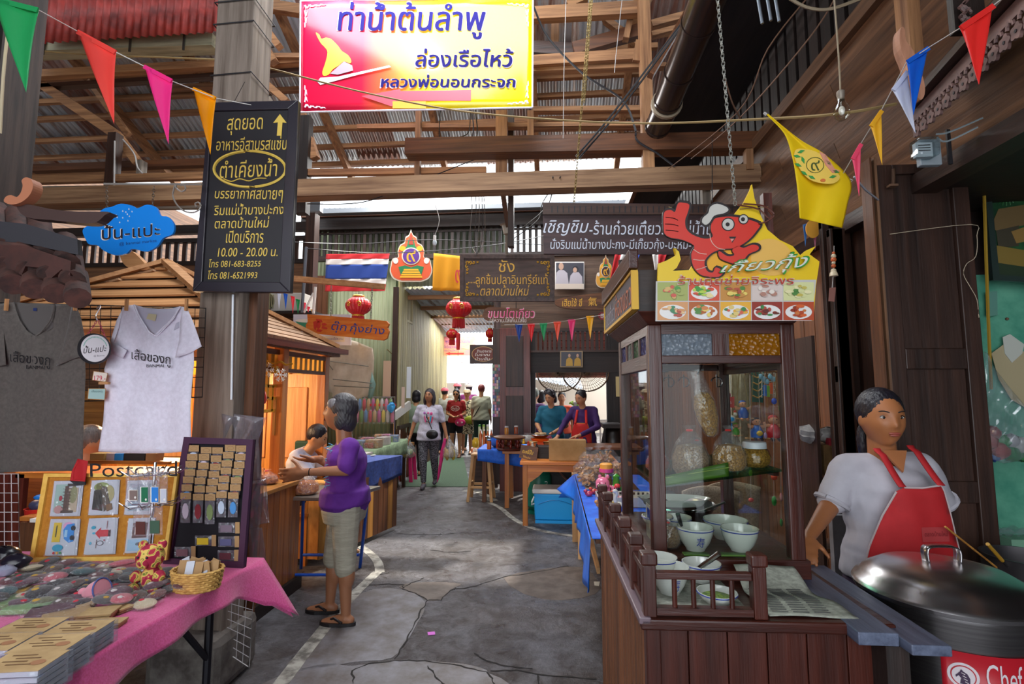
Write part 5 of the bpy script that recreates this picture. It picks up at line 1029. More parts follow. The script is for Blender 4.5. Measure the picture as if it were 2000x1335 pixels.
for i,(x,l)in enumerate(((10,'left shoulder of the grey T-shirt'),(145,'right shoulder of the grey T-shirt'),(245,'left shoulder of the white T-shirt'),(362,'right shoulder of the white T-shirt'))):
 r0=T('clothes_peg','wooden clothes peg on the '+l,'peg','wooden pegs holding the T-shirts');
 for k in(0,1):pb('jaw',x-2+k*2.4,583,x+k*2.4,606,2.41-.006*k,.012,W('lumber','z'),r0)
rs=T('round_sign','round white sign with a black rim hanging on a pink chain between the T-shirts','sign');pl=YP(2.36);shape(ellp(186,681,31,30,40),pl,black,rs,'rim',.012);shape(ellp(186,680,27.5,26.5,40),pl,paint('sign_white2','d0ccd0',.4),rs,'face',.002,lift=.012)
text('ปั้น-แปะ',pl,[(163,675),(208,672),(208,686),(163,690)],black,rs,.01,.2,lift=.0145);text('@ Banmai',pl,[(183,693),(204,692),(204,696),(183,697)],paint('grey_ink','606068',.6),rs,lift=.0145)
for i in range(22):a=pi*(1.08+i/25);x,y=186+23*cos(a),680+22*sin(a);shape([(x-.7,y-1.3),(x+.7,y-1.3),(x+.7,y+1.3),(x-.7,y+1.3)],pl,paint('mint_ink','7ab0a0',.6),rs,'tick',.001,lift=.014)
pcn=paint('pink_chain_plastic','a82a5a',.5);chain('chain',pl.h(190,625),pl.h(168,659),pcn,rs,.014);chain('chain',pl.h(192,625),pl.h(206,660),pcn,rs,.014)
line('hook',[pl.h(*p)for p in spline([(190,626),(187,618),(190,610),(196,600),(194,597),(189,602)],4)],.003,paint('hook_steel','b8b8bc',.3,metal=.9),rs)
for(q,c,l,t,ink,tb__)in(([(183,724),(211,728),(207,746),(180,742)],'d8ccc0','small white tag reading 179 pegged at the grid','179.-','c0304a',(184,733,206,743)),([(173,758),(207,758),(205,781),(171,779)],'9ab8b4','small teal price tag under the 179 tag','เสื้อของกู','3a5a5a',(179,761,200,767))):
 r0=T('price_tag',l,'tag','price tags by the white T-shirt');pl2=YP(2.4);shape(q,pl2,paint('tag_rim_orange','a87a48',.6),r0,'rim',.002);cx,cy=sum(p[0]for p in q)/4,sum(p[1]for p in q)/4;shape([(cx+(a-cx)*.93,cy+(b-cy)*.9)for a,b in q],pl2,paint('tag_'+c,c,.6),r0,'card',.001,lift=.002);text(t,pl2,tb__,paint('ink_'+ink,ink,.6),r0,.0,lift=.004)
pbox('peg',P(204,748,2.38),(.05,.015,.012),W('lumber','x'),None,label='small wooden peg between the two price tags',cat='peg')
# PINK TABLE WITH SMALL GOODS
zT=.78;XR,XLt,YF,YK=-1.355,-2.75,.55,2.38
tb=T('folding_table','folding table with dark metal legs under the pink cloth','table',loc=(-2.0,1.5,0))
MB().bb(XLt,XR-.02,YF,YK-.02,zT-.03,zT-.006).B('top',W('brown','x'),tb)
lm_=paint('dark_metal_leg','1c1a22',.4,metal=.4)
for x,y in((XR-.08,YK-.25),(XR-.08,YF+.1),(XLt+.1,YK-.25),(XLt+.1,YF+.1)):MB().tube([(x,y,zT-.03),(x,y,.0)],.016,8).B('leg',lm_,tb)
MB().tube([(XR-.08,YK-.25,.45),(XR-.09,YK-.5,zT-.03)],.012,6).B('brace',lm_,tb)
pk_=mat('pink_checked_cotton','b8326e','cc4c8c',rough=.9,sc_=(160,160,160),sheen=.3)
tc_=T('tablecloth','bright pink cotton cloth over the goods table, its corner flaring out','tablecloth',loc=(-2,1.5,zT))
MB().bb(XLt,XR,YF,YK,zT-.005,zT).B('top',pk_,tc_)
def side(u,v):
 y=YF+(YK-YF)*u;drop=(.115+.03*sin(u*6)+(.16*max(0,(u-.86)/.14)**1.5));out=.012*sin(u*40)*v+.03*v+.13*max(0,(u-.86)/.14)**2*v
 return V((XR+out,y+.03*v*(u>.95),zT-drop*v))
MB().grid(side,70,8).B('side_drop',pk_,tc_,solid=.002)
def back(u,v):
 x=XLt+(XR-XLt)*u;fl_=max(0,(u-.85)/.15)**2
 return V((x+.13*fl_*v,YK+.02*v+.008*sin(u*50)*v+.03*v*fl_,zT-(.14+.14*fl_)*v))
MB().grid(back,50,6).B('back_drop',pk_,tc_,solid=.002)
# cork board with postcards
kf=paint('kraft_card','a8845a',.8);ink=paint('kraft_print','6a4c2e',.8)
Yb=2.22;pl=YP(Yb,radians(4),radians(-9),(200,1090))
cb2=T('cork_board','yellow-framed cork board with postcards leaning at the back of the pink table','board',loc=pl.h(200,1093))
OB=[(93,924),(352,924),(330,1092),(64,1096)];IB=[(101,931),(346,931),(324,1084),(74,1087)]
shape(OB,pl,mat('mustard_felt','a86a1c','b87c2a',rough=.95,sc_=(60,60,60)),cb2,'cork',.008,lift=-.012);yfr=mat('yellow_frame_wood','d8a848','e8bc5c',rough=.5,sc_=(20,20,20))
for i in range(4):j=(i+1)%4;shape([OB[i],OB[j],IB[j],IB[i]],pl,yfr,cb2,'frame_rail',.02,lift=-.012)
cw_=paint('card_white','c4c8d4',.5);cf_=film('card_sleeve',.04,'c8ccd4',20)
def sub(q,u,v):return tuple((q[0][k]*(1-u)+q[1][k]*u)*(1-v)+(q[3][k]*(1-u)+q[2][k]*u)*v for k in(0,1))
def pcard(q,label,art):
 r0=T('postcard',label,'postcard','postcards on the cork board',loc=pl.h(*q[3],.01))
 for k in(2,1,0):shape([(a+k*2.2,b+.4*k)for a,b in q],pl,cw_,r0,'card',.002,lift=.001+.0022*(2-k))
 fc_=[o for o in r0.children][-1]
 for n_,(c_,pts)in enumerate(art):shape([sub(q,*p)for p in pts],pl,paint('ink_'+c_,c_,.6),fc_,'print',.0006,lift=.0087+.0004*n_)
 o=[(q[0][0]-2,q[0][1]-1),(q[1][0]+6,q[1][1]-1),(q[2][0]+5,q[2][1]+3),(q[3][0]-3,q[3][1]+3)]
 shape(o,pl,cf_,r0,'sleeve',.001,lift=.016);return r0
sk=lambda c,*a:(c,list(a));rc=lambda u0,v0,u1,v1:[(u0,v0),(u1,v0),(u1,v1),(u0,v1)];el=lambda cu,cv,ru,rv,n=14:[(cu+ru*cos(2*pi*i/n),cv+rv*sin(2*pi*i/n))for i in range(n)]
pcard([(107,939),(160,938),(152,1006),(98,1007)],'postcard with a watercolour of a tall brown tower and stairs, upper left',[('9ab8b0',rc(.08,.1,.5,.9)),('b8a890',rc(.5,.2,.92,.9)),('8a8a62',el(.75,.4,.14,.25)),('5a4034',rc(.42,.15,.56,.9)),('3a2c28',rc(.5,.08,.8,.16)),('6a5244',rc(.56,.3,.62,.85)),('a82a3a',el(.3,.5,.06,.08)),('b88a88',el(.26,.82,.16,.12)),('4a3a34',rc(.35,.85,.8,.92))]+[('4a382e',rc(.36,.22+.09*i,.66,.24+.09*i))for i in range(7)])
pcard([(180,938),(230,936),(226,1003),(173,1005)],'postcard with a dark watercolour of a wooden lane, upper middle',[('8a9a5a',el(.4,.2,.3,.14)),('a8a070',el(.7,.4,.2,.25)),('3a3428',[(.12,.3),(.45,.2),(.5,.9),(.1,.85)]),('55493e',[(.35,.15),(.6,.2),(.8,.8),(.55,.92)]),('6a6a3a',el(.3,.18,.12,.1)),('7a5a3a',[(.6,.72),(.82,.68),(.86,.86),(.66,.92)])]+[('2a241e',rc(.15+.06*i,.35,.17+.06*i,.85))for i in range(5)])
pcard([(250,938),(302,937),(296,1003),(243,1004)],'postcard mostly hidden behind the wire rack, upper right',[('9aa8b8',rc(.1,.1,.9,.9))])
pcard([(100,1013),(153,1013),(146,1083),(88,1084)],'postcard with a blue car and a yellow panel, lower left',[('d8a0c8',el(.66,.2,.18,.12)),('d8b820',rc(.14,.1,.42,.64)),('3a3a2a',rc(.24,.18,.28,.5)),('2a88d8',[(.5,.3),(.62,.15),(.88,.12),(.9,.62),(.74,.66),(.56,.55)]),('9ac8e8',rc(.56,.3,.66,.5)),('1c2028',el(.85,.25,.08,.07)),('1c2028',el(.84,.52,.08,.07)),('1a9ac0',el(.38,.8,.18,.1)),('c02a2a',el(.27,.94,.04,.035)),('d8a020',el(.38,.94,.04,.035)),('2a8a4a',el(.49,.94,.04,.035))])
pcard([(175,1012),(227,1010),(221,1080),(164,1082)],'postcard with a red house-shaped arrow and small blue clouds, lower middle',[('c82030',[(.28,.42),(.48,.26),(.48,.33),(.82,.33),(.82,.52),(.48,.52),(.48,.58)]),('2a2024',rc(.76,.33,.84,.52)),('2a9ab8',el(.2,.26,.08,.05)),('3aa8c8',el(.24,.42,.06,.03)),('3aa8c8',el(.16,.7,.05,.04)),('9a5058',rc(.68,.08,.7,.3)),('4a3a40',el(.5,.7,.12,.07)),('c4c8d4',el(.5,.7,.1,.055)),('6a4a4a',rc(.36,.6,.38,.84)),('a83a48',el(.64,.62,.03,.02))])
pcard([(252,1012),(300,1010),(292,1076),(244,1079)],'postcard with a brown block over pale blue, lower right, half behind the bear',[('5a3430',rc(.2,.14,.8,.58)),('9ac0dc',rc(.06,.62,.94,.96)),('55606a',el(.5,.76,.12,.05)),('d8c8c0',rc(.3,.25,.34,.48))])
fo=paint('black_foam','141318',.8);r0=T('foam_letters','black foam letters spelling the start of Postcard along the board top','letters');text('Postcard',pl,[(176,905),(346,900),(346,930),(176,931)],fo,r0,.08,lift=.01,th=.01)
MB().tube([pl.h(*p,.004)for p in((176,931),(250,930),(346,928))],.002,4).B('strip',fo,r0)
r0=T('red_ribbon','broad red ribbon hanging over the corner of the cork board','ribbon');sheet([(140,920),(152,895),(172,900),(170,915),(166,940),(137,938)],pl,mat('red_ribbon_felt','a8141c',rough=.8),r0,'ribbon',lambda a,b:.01*sin(a*.2),8,lift=.02);shape([(137,938),(168,940),(168,946),(150,948)],pl,fo,r0,'backing',.004,lift=.012)
# revolving wire rack with packets
wr_=T('wire_rack','revolving silver wire rack hung with small packets in front of the cork board','rack',loc=P(290,1093,2.1));cr2=paint('chromed_wire','c8c8cc',.2,metal=1.0)
c0=P(291,1090,2.08);c0.z=zT;MB().tube([c0,V((c0.x,c0.y,P(291,902,2.08).z))],.006,8).B('stem',cr2,wr_);MB().lathe([(.09,0),(.09,.006),(.01,.012)],c0,24).B('base',cr2,wr_)
for zz in(P(291,925,2.08).z,P(291,985,2.08).z):
 for k in range(10):
  a=2*pi*k/10;d=V((cos(a),sin(a),0));MB().tube([V((c0.x,c0.y,zz))+d*.02,V((c0.x,c0.y,zz))+d*.09,V((c0.x,c0.y,zz+.02))+d*.115],.0022,5).B('arm',cr2,wr_)
 MB().tube([V((c0.x+.05*cos(t),c0.y+.05*sin(t),zz))for t in[2*pi*i/16 for i in range(17)]],.002,5).B('ring',cr2,wr_)
pkf=film('packet_film',.16,'a8a4ac',30)
for i,(x0,y0,x1,y1,c,yk)in enumerate(((247,918,271,980,'7a6a64','left'),(270,912,292,984,'1f6a4a','middle left'),(290,912,312,984,'2a7ac8','middle right'),(308,916,328,984,'b8bcc8','right'))):
 r0=T('key_ring_packet','clear packet with a %s charm on the upper tier of the wire rack, %s'%({'7a6a64':'grey','1f6a4a':'green','2a7ac8':'blue','b8bcc8':'white'}[c],yk),'packet','packets on the wire rack');p3=YP(1.98+.01*i)
 shape(rectp(x0,y0,x1,y1),p3,pkf,r0,'film',.004);shape(rectp(x0+5,y0+38,x1-2,y1-3),p3,wh,r0,'charm_edge',.003,lift=.0045);shape(rectp(x0+6,y0+39,x1-3,y1-4),p3,paint('charm_'+c,c,.4),r0,'charm',.001,lift=.0076);shape([(x1-9,y1-9),(x1-7,y1-12),(x1-5,y1-9),(x1-7,y1-6)],p3,wh,r0,'arrow',.0006,lift=.009)
for i,(x0,y0,x1,y1,c)in enumerate(((262,990,290,1046,'55302a'),(290,988,318,1044,'3a5a48'))):
 r0=T('key_ring_packet','clear packet on the lower tier of the wire rack, %s'%['left','right'][i],'packet','packets on the wire rack');p3=YP(2.0);shape(rectp(x0,y0,x1,y1),p3,pkf,r0,'film',.004);shape(rectp(x0+4,y1-28,x1-6,y1-3),p3,paint('charm_'+c,c,.4),r0,'charm',.003,lift=.0045)
# patchwork bear
bear=T('teddy_bear','small patchwork teddy bear in red and yellow floral cloth sitting on the pink cloth','toy',loc=P(298,1110,1.97));q=P(297,1106,1.97);
def patch():
 m=bpy.data.materials.new('floral_patchwork');m.use_nodes=True;N=m.node_tree.nodes;L=m.node_tree.links;v=N.new('ShaderNodeTexNoise');v.inputs['Scale'].default_value=34;v.inputs['Detail'].default_value=1;c=N.new('ShaderNodeValToRGB');c.color_ramp.interpolation='CONSTANT'
 tc=N.new('ShaderNodeTexCoord');L.new(tc.outputs['Object'],v.inputs['Vector']);L.new(v.outputs[0],c.inputs[0]);e=c.color_ramp.elements;e[0].color=lin('9c1c3c');e[1].position=.47;e[1].color=lin('d8b860')
 for p,cc in((.42,'b83a4a'),(.56,'6a7a2a'),(.6,'d0a85a'),(.66,'a8283c')):x=e.new(p);x.color=lin(cc)
 L.new(c.outputs[0],N['Principled BSDF'].inputs[0]);N['Principled BSDF'].inputs['Roughness'].default_value=.9;return m
pm_=patch();k=1.97/1000;zq=zT
def bp(dx_,dz,r,ry=None,dy=0,name='x'):return MB().ell((q.x+dx_*k,q.y+dy*k,zq+dz*k),(r*k,(ry or r)*k*.9,(ry or r)*k),18,12)
for nm,parts in(('torso',[(1,26,17,24,0)]),('head',[(0,66,27,24,-6),(-1,58,13,11,-22)])):
 mb=MB();[mb.add(b.v,b.f)for b in[bp(*p)for p in parts]];mb.sm=True;mb.B(nm,pm_,bear)
for nm,p in(('ear',(-20,87,9,9,-2)),('ear',(20,89,9,9,-2)),('arm',(-24,28,11,12,-10)),('arm',(24,30,11,12,-10)),('leg',(-20,8,13,12,-22)),('leg',(22,10,12,12,-22))):bp(*p).B(nm,pm_,bear)
for s_ in(-1,1):bp(s_*9,70,2.2,2.2,-27).B('eye',black,bear)
bp(-1,60,3.2,2.2,-33).B('nose',paint('bear_nose','8a2a34',.6),bear)
# basket
bk_=T('wicker_basket','small round wicker basket full of kraft cards beside the bear','basket',loc=P(386,1122,1.98));q=P(386,1118,2.0);q.z=zT;wk=mat('wicker','a87c3c','d8ac60',rough=.7,sc_=(40,40,60))
for i in range(9):
 z=.006+i*.0085;r_=.082+.012*i/8;MB().tube([q+V(((r_+.003*(1 if(j+i)%2 else-1))*cos(2*pi*j/40),(r_+.003*(1 if(j+i)%2 else-1))*sin(2*pi*j/40)*.8,z))for j in range(41)],.0052,5,False).B('woven_ring',wk,bk_)
MB().lathe([(.08,.001),(.08,.006)],q,24,sy=.8).B('bottom',wk,bk_)
for i in range(12):
 a=R.uniform(-.5,.5);x=-.07+.0125*i;MB().box(q+V((x,R.uniform(-.03,.03),.082)),(.034,.002,.052),MR(a,3,'Y')@MR(R.uniform(-.5,.2),3,'X')).B('kraft_tag',kf if i%4 else cw_,label='%s tag standing in the wicker basket, %s from the left'%('kraft paper'if i%4 else 'white card',ORD[i]),cat='tag',group='tags in the wicker basket')
# purple board with rows of packets
pl=YP(2.26,radians(-4),radians(-7),(410,1100));pb_=T('display_board','purple-framed black display board hung with kraft-topped packets','board',loc=pl.h(405,1103))
OB=[(366,853),(500,858),(481,1108),(325,1100)];IB=[(376,866),(487,869),(471,1094),(340,1088)]
shape(OB,pl,paint('board_black_felt','17131a',.95),pb_,'felt',.006,lift=-.01);pf_=paint('purple_frame','42203c',.5)
for i in range(4):j=(i+1)%4;shape([OB[i],OB[j],IB[j],IB[i]],pl,pf_,pb_,'frame_rail',.022,lift=-.01)
COLN=['leftmost','second','middle','fourth','rightmost']
sil=film('packet_silver',.25,'908c98',40)
def packet(cx,cy,w_,h_,ln,label,c,lift,turn=False):
 r0=T('charm_packet',label,'packet','packets on the purple board',loc=pl.h(cx,cy))
 if not turn:
  shape(rectp(cx-w_/2,cy-h_/2,cx+w_/2,cy+h_/2),pl,kf,r0,'header_card',.002,lift=lift+.004);e=ellp(cx,cy,w_*.3,h_*.27,14);MB().tube([pl.h(*p,lift+.0065)for p in e+e[:1]],.0004,3,False).B('oval_print',ink,r0)
  shape([(cx-w_/2+1,cy+h_/2-1),(cx+w_/2-1,cy+h_/2-1),(cx+w_/2-2,cy+h_/2+ln),(cx-w_/2,cy+h_/2+ln)],pl,sil,r0,'clear_sleeve',.003,lift=lift)
  shape(ellp(cx-.5,cy+h_/2+ln*.5,w_*.3,max(2,ln*.34),10),pl,paint('charm_'+c,c,.4),r0,'charm',.003,lift=lift+.0032)
 else:
  shape(rectp(cx+w_*.35,cy-h_/2-1,cx+w_*.6,cy+h_/2+1),pl,kf,r0,'header_card',.002,lift=lift+.004);shape(rectp(cx-w_*.6,cy-h_/2,cx+w_*.35,cy+h_/2),pl,sil,r0,'clear_sleeve',.003,lift=lift);shape(rectp(cx-w_*.5,cy-h_*.25,cx+w_*.15,cy+h_*.4),pl,paint('charm_'+c,c,.4),r0,'charm',.002,lift=lift+.0035)
cc=['b8c4d8','8a3038','c8a878','4a8ac8','7a8a5a','c8b8c8','55404a']
for i in range(5):
 for j in range(7):
  cx=379+i*23.4-j*2.6+R.uniform(-1,1);cy=876+j*15.2+(i*7%5)-(3 if i>2 else 0)+R.uniform(-1,1)
  ln=9 if j<6 else[46,44,46,38,36][i]
  packet(cx,cy,20.5,12.5,ln,'kraft-topped packet, %s from the top in the %s column of the purple board'%(ORD[j],COLN[i]),cc[(i*3+j*2)%7],.002+.003*j)
for i,(cx,cy,c)in enumerate(((448,1030,'7a6a78'),(447,1057,'5a5a80'),(402,1055,'d8b830'),(446,1084,'60303a'),(362,1077,'7a5860'))):packet(cx,cy,34,20,0,'sideways packet on the lower part of the purple board, %s'%['topmost at the right','middle at the right','with a yellow charm','bottom right','bottom left'][i],c,.004,True)
# wrapped purses in a pile
fz=film('purse_wrap',.07,'b0aeb8',60);PC={'black':'1e1a1e','maroon':'5a2228','brown':'4a3228','olive':'5a5a3a','teal':'2a4a50','grey':'4a4648','cream':'b8a88c','rose':'b04a5a','plum':'4a2438','navy':'1f2440'}
names=list(PC);spots=[]
def on(px,py,z=zT):p=PZ(px,py,z);return p
rows=[(1112,60,250,9),(1122,45,290,10),(1132,20,390,14),(1143,5,350,12),(1155,0,380,12),(1170,-10,320,9),(1186,-20,300,8)]
cnt=0
for ri,(yy_,xa,xb,n)in enumerate(rows):
 for k_ in range(n):
  x=xa+(xb-xa)*(k_+.5)/n+R.uniform(-4,4);y=yy_+R.uniform(-3,3);p=on(x,y)
  if p.x>XR-.05:continue
  nm=names[R.randrange(10)if R.random()<.5 else R.choice([0,1,2,5,8])];a=R.uniform(0,pi);lift=R.choice([0,.0,.018])
  r0=T('felt_purse','%s felt purse in clear wrap, %s from left in the %s row of the pile'%(nm,ORD[k_],ORD[ri]),'purse','wrapped felt purses on the pink cloth',loc=p)
  c=p+V((0,0,.014+lift));rr=R.uniform(.036,.05);M_=MR(a,3,'Z')@MR(R.uniform(-.25,.25),3,'X')
  MB().ell(c,(rr,rr*.8,.013),16,6,M_).B('purse',mat('felt_'+nm,PC[nm],rough=.95,sheen=.3),r0);MB().ell(c+M_@V((-.4*rr,.1*rr,.011)),(rr*.25,rr*.2,.004),10,5,M_).B('patch',paint(['felt_dot_white','felt_dot_red','felt_dot_gold'][k_%3],['c8c0c0','c03040','b8903a'][k_%3],.9),r0)
  mb=MB();mb.grid(lambda u,v:c+M_@V(((u-.5)*rr*2.5,(v-.5)*rr*2.2,.016*(1-(2*u-1)**4)*(1-(2*v-1)**4)+.003*sin(u*23+k_)*sin(v*19+ri)-.002)),10,10);mb.B('clear_wrap',fz,r0);cnt+=1
for i,(x,y,c,l)in enumerate(((25,1180,'6a8a4a','green printed coaster pack at the left of the purse pile'),(60,1190,'7a9a6a','pale green oval pack beside the coaster pack'),(10,1165,'c89a30','yellow-topped pack at the left edge of the pile'),(100,1200,'5a3c48','dark plum pack in front of the purses'),(130,1210,'a88a60','tan card pack in front of the purses'))):
 p=on(x,y);r0=T('card_pack',l,'pack',loc=p);MB().box(p+V((0,0,.012)),(.13,.1,.018),MR(.2*i,3,'Z')).B('pack',paint('pack_'+c,c,.6),r0,bev=.004);MB().box(p+V((0,0,.013)),(.15,.115,.024),MR(.2*i,3,'Z')).B('wrap',fz,r0)
pe=T('felt_elephant','pink felt purse with a round ball end standing out of the pile','purse',loc=on(185,1178));c=on(182,1172)+V((0,0,.03));pkf_=mat('felt_pink','d88a9a',rough=.9,sheen=.3)
MB().lathe([(.001,-.035),(.02,-.03),(.035,0),(.04,.035),(.001,.036)],c,18,MR(1.25,3,'Y')).B('cone',pkf_,pe);MB().ell(c+V((-.045,0,0)),.014,12,8).B('ball',pkf_,pe);MB().tube([c+MR(1.25,3,'Y')@V((.04*cos(t),.04*sin(t),.035))for t in[2*pi*i/20 for i in range(21)]],.003,5).B('piping',paint('piping_blue','4a5a98',.7),pe)
bw=film('notebook_wrap',.18,'98a0b0',18);nb_=mat('kraft_cover','a08258','b89a6c',rough=.7,sc_=(12,12,12))
for i,(x,y,n,s_,a,l)in enumerate(((190,1207,3,(.1,.075),.3,'short stack of kraft cards in wrap, middle of the table'),(232,1192,2,(.08,.05),-.3,'pair of small kraft cards nearest to the table edge'),(205,1222,2,(.11,.05),.2,'flat kraft pack lying by the table edge'),(160,1186,2,(.08,.06),.5,'wrapped kraft cards behind the short stack'))):
 for k_ in range(n):p=on(x,y)+V((.004*k_,0,.005+.009*k_));MB().box(p,(s_[0],s_[1],.007),MR(a,3,'Z')).B('kraft_card',nb_,label=l+', %s from the bottom'%ORD[k_],cat='card',group='wrapped kraft cards',bev=.001)
for i,(x,y,n,l)in enumerate(((150,1268,4,'back right stack'),(60,1262,4,'back left stack'),(95,1312,5,'middle stack'),(-10,1310,5,'left edge stack'),(45,1352,5,'front stack'))):
 base=on(x,y)
 for k_ in range(n):
  p=base+V((.002*k_,-.003*k_,.009+.0165*k_));r0=T('notebook','kraft-covered notebook in clear wrap, %s from the bottom of the %s'%(ORD[k_],l),'notebook','wrapped notebooks at the front of the pink table',loc=p);Mz=MR(radians(6+k_),3,'Z')
  MB().box(p,(.142,.1,.013),Mz).B('pages',paint('page_white','b8bcc8',.7),r0);
  if k_==n-1:
   MB().box(p+V((0,0,.0075)),(.146,.104,.002),Mz).B('cover',nb_,r0);cv2_=[o for o in r0.children if o.name.startswith('cover')][0]
   for q_ in range(4):pbox('print_line',p+Mz@V((-.02+.02*(q_%2),.03-.016*q_,.0092)),(.06,.004,.0006),ink,cv2_,Mz)
   MB().ell(p+Mz@V((.04,-.01,.0092)),(.018,.014,.0006),12,4,Mz).B('print_emblem',paint('print_terracotta','9a6a48',.7),cv2_)
  MB().box(p,(.158,.114,.0158),Mz).B('clear_wrap',bw,r0)
for i,(x,y,Y,r_,c,l)in enumerate(((8,1085,2.1,.05,'14121a','glossy black wrapped bundle at the left end of the table'),(30,1098,2.05,.045,'1c1824','smaller black wrapped bundle beside the first'),(10,1115,1.98,.03,'8a8ca0','grey rolled packet in front of the black bundles'))):
 mb=MB();p=P(x,y,Y);p.z=max(p.z,zT+r_*.75)
 mb.ell(p,(r_*1.3,r_,r_*.75),14,9);mb.v=[tuple(V(v_)+V((R.uniform(-1,1),R.uniform(-1,1),R.uniform(0,1)))*r_*.12)for v_ in mb.v];mb.B('wrapped_bundle',paint('bundle_'+c,c,.25),label=l,cat='bundle')
sb=T('side_cabinet','dark brown wooden cabinet with an open shelf behind the goods table at the left','cabinet');
pb('front_panel',36,1020,95,1100,2.75,.03,W('brown','z'),sb);pb('side_panel',-60,925,40,1100,2.9,.03,W('red','z'),sb);pb('shelf',36,1012,340,1020,2.72,.3,W('orange','x'),sb);pb('shelf',30,924,345,935,2.9,.3,W('orange','x'),sb);pb('back_panel',-60,924,500,1200,3.25,.02,W('brown','x'),sb);pb('leg',-60,1100,330,1300,3.2,.04,W('black','x'),sb)
r0=T('plastic_tub','red plastic tub holding a wrapped item on the side cabinet','tub');q=P(75,1003,2.85);MB().lathe([(.055,-.04),(.065,.03),(.068,.035),(.062,.035),(.052,-.03)],q,20).B('tub',paint('tub_red','c0241c',.4),r0);MB().ell(q+V((0,0,.05)),(.055,.04,.035),12,8).B('bundle',paint('bundle_navy','3a3c58',.4),r0);MB().ell(q+V((.0,.02,.09)),(.055,.03,.02),12,8).B('blue_wrap',paint('wrap_blue','1f7ad0',.4),r0)
r0=T('white_tub','white box with a red mark under the red tub','box');pb('box',58,1013,96,1020,2.68,.1,wh,r0);shape([(70,1016),(84,1014),(76,1020)],YP(2.67),red,r0,'mark',.002)
r0=T('stamp_tray','open orange wooden tray of stamps and small boxes behind the T-shirts','tray');pb('front',172,900,330,906,2.7,.02,W('orange','x'),r0);pb('bottom',172,904,330,906,2.72,.25,W('orange','x'),r0)
for i,(x0,x1,c,l)in enumerate(((175,204,'b89a5c','tan patterned box'),(207,222,'b8a8b0','pale pink patterned box'),(223,240,'2a88d0','blue box'),(241,282,'2c2420','dark brown box with two holes'),(284,305,'a8784a','brown block'))):pb('stamp_box',x0,885,x1,901,2.74,.06,paint('stamp_'+c,c,.6),None,label=l+' in the orange tray',cat='box',group='boxes in the orange tray',bev=.003)
# FOOD CART
O0=V((.276,1.60,0));ca=radians(1.6);cu=V((cos(ca),sin(ca),0));cv=V((-sin(ca),cos(ca),0));CM=MR(ca,3,'Z')
def C_(u,v,z):return O0+cu*u+cv*v+V((0,0,z))
def cbox(name,u0,u1,v0,v1,z0,z1,m,parent,**k):
 bev=k.pop('bev',0);return MB().box(C_((u0+u1)/2,(v0+v1)/2,(z0+z1)/2),(u1-u0,v1-v0,z1-z0),CM).B(name,m,parent,bev=bev,**k)
cart=T('food_cart','dark red-brown wooden food cart with a glazed case, small balustrade and slatted side','cart',loc=C_(.35,.5,0))
cx_,cz,cyw=W('cart','x'),W('cart','z'),W('cart','y')
LEN=1.12
cbox('carcass',.03,.66,.03,LEN,.1,.88,W('black','z'),cart)
for i in range(6):cbox('front_board',.0+i*.112,.0+i*.112+.109,-.0,.03,.0,.87,cz,cart,bev=.002)
for i in range(18):cbox('side_slat',-.012,.012,.03+i*.061,.03+i*.061+.036,.06,.86,W('brown','z'),cart,bev=.004)
cbox('corner_post',-.012,.03,-.012,.03,.0,.87,cz,cart,bev=.004);cbox('plinth',-.04,.68,-.02,LEN+.02,0,.07,cx_,cart)
cbox('top_board',-.03,.68,-.03,LEN+.02,.868,.9,cx_,cart,bev=.006)
cbox('ledge',-.035,.0,-.03,LEN+.02,.885,.905,paint('worn_ledge','6a5860',.35),cart,bev=.004)
ps=[0,.2,.42,.66,.9,LEN-.02]
def bal_post(u,v):cbox('baluster_post',u-.019,u+.019,v-.019,v+.019,.9,1.045,cz,cart,bev=.003);cbox('post_cap',u-.024,u+.024,v-.024,v+.024,1.045,1.08,cz,cart,bev=.006)
for v in ps:bal_post(0,v)
bal_post(.315,0)
for a,b in zip(ps[:-1],ps[1:]):
 cbox('top_rail',-.014,.014,a+.02,b-.02,1.01,1.028,cyw,cart,bev=.003);cbox('bottom_rail',-.014,.014,a+.02,b-.02,.915,.93,cyw,cart)
 for k in range(3):v=a+(b-a)*(k+1)/4;MB().tube([C_(0,v,.93),C_(0,v,1.01)],.008,8).B('baluster',cz,cart)
cbox('top_rail',.02,.295,-.014,.014,1.005,1.025,cx_,cart,bev=.003);cbox('bottom_rail',.02,.295,-.014,.014,.905,.925,cx_,cart)
for k in range(4):MB().tube([C_(.02+.055*(k+1),0,.92),C_(.02+.055*(k+1),0,1.01)],.0075,8).B('baluster',cz,cart)
u0,u1,v0,v1=.085,.615,.32,1.02;zb0,zt0=.905,1.80;zg0,zg1,zp0,zp1=.965,1.655,1.685,1.765
cbox('case_sill',u0-.01,u1+.01,v0-.01,v1+.01,.9,zg0,cx_,cart,bev=.004)
for(u,v)in((u0,v0),(u1-.05,v0),(u0,v1-.04),(u1-.05,v1-.04)):cbox('case_post',u,u+.05,v,v+.045,.9,zt0,cz,cart,bev=.004)
for v in(v0+.004,v1-.03):
 cbox('case_rail',u0+.05,u1-.05,v,v+.03,zg1,zp0,cx_,cart,bev=.003);cbox('case_rail',u0+.05,u1-.05,v,v+.03,zp1,zt0,cx_,cart)
 cbox('mullion',(u0+u1)/2-.03,(u0+u1)/2+.03,v,v+.03,zp0,zp1,cz,cart)
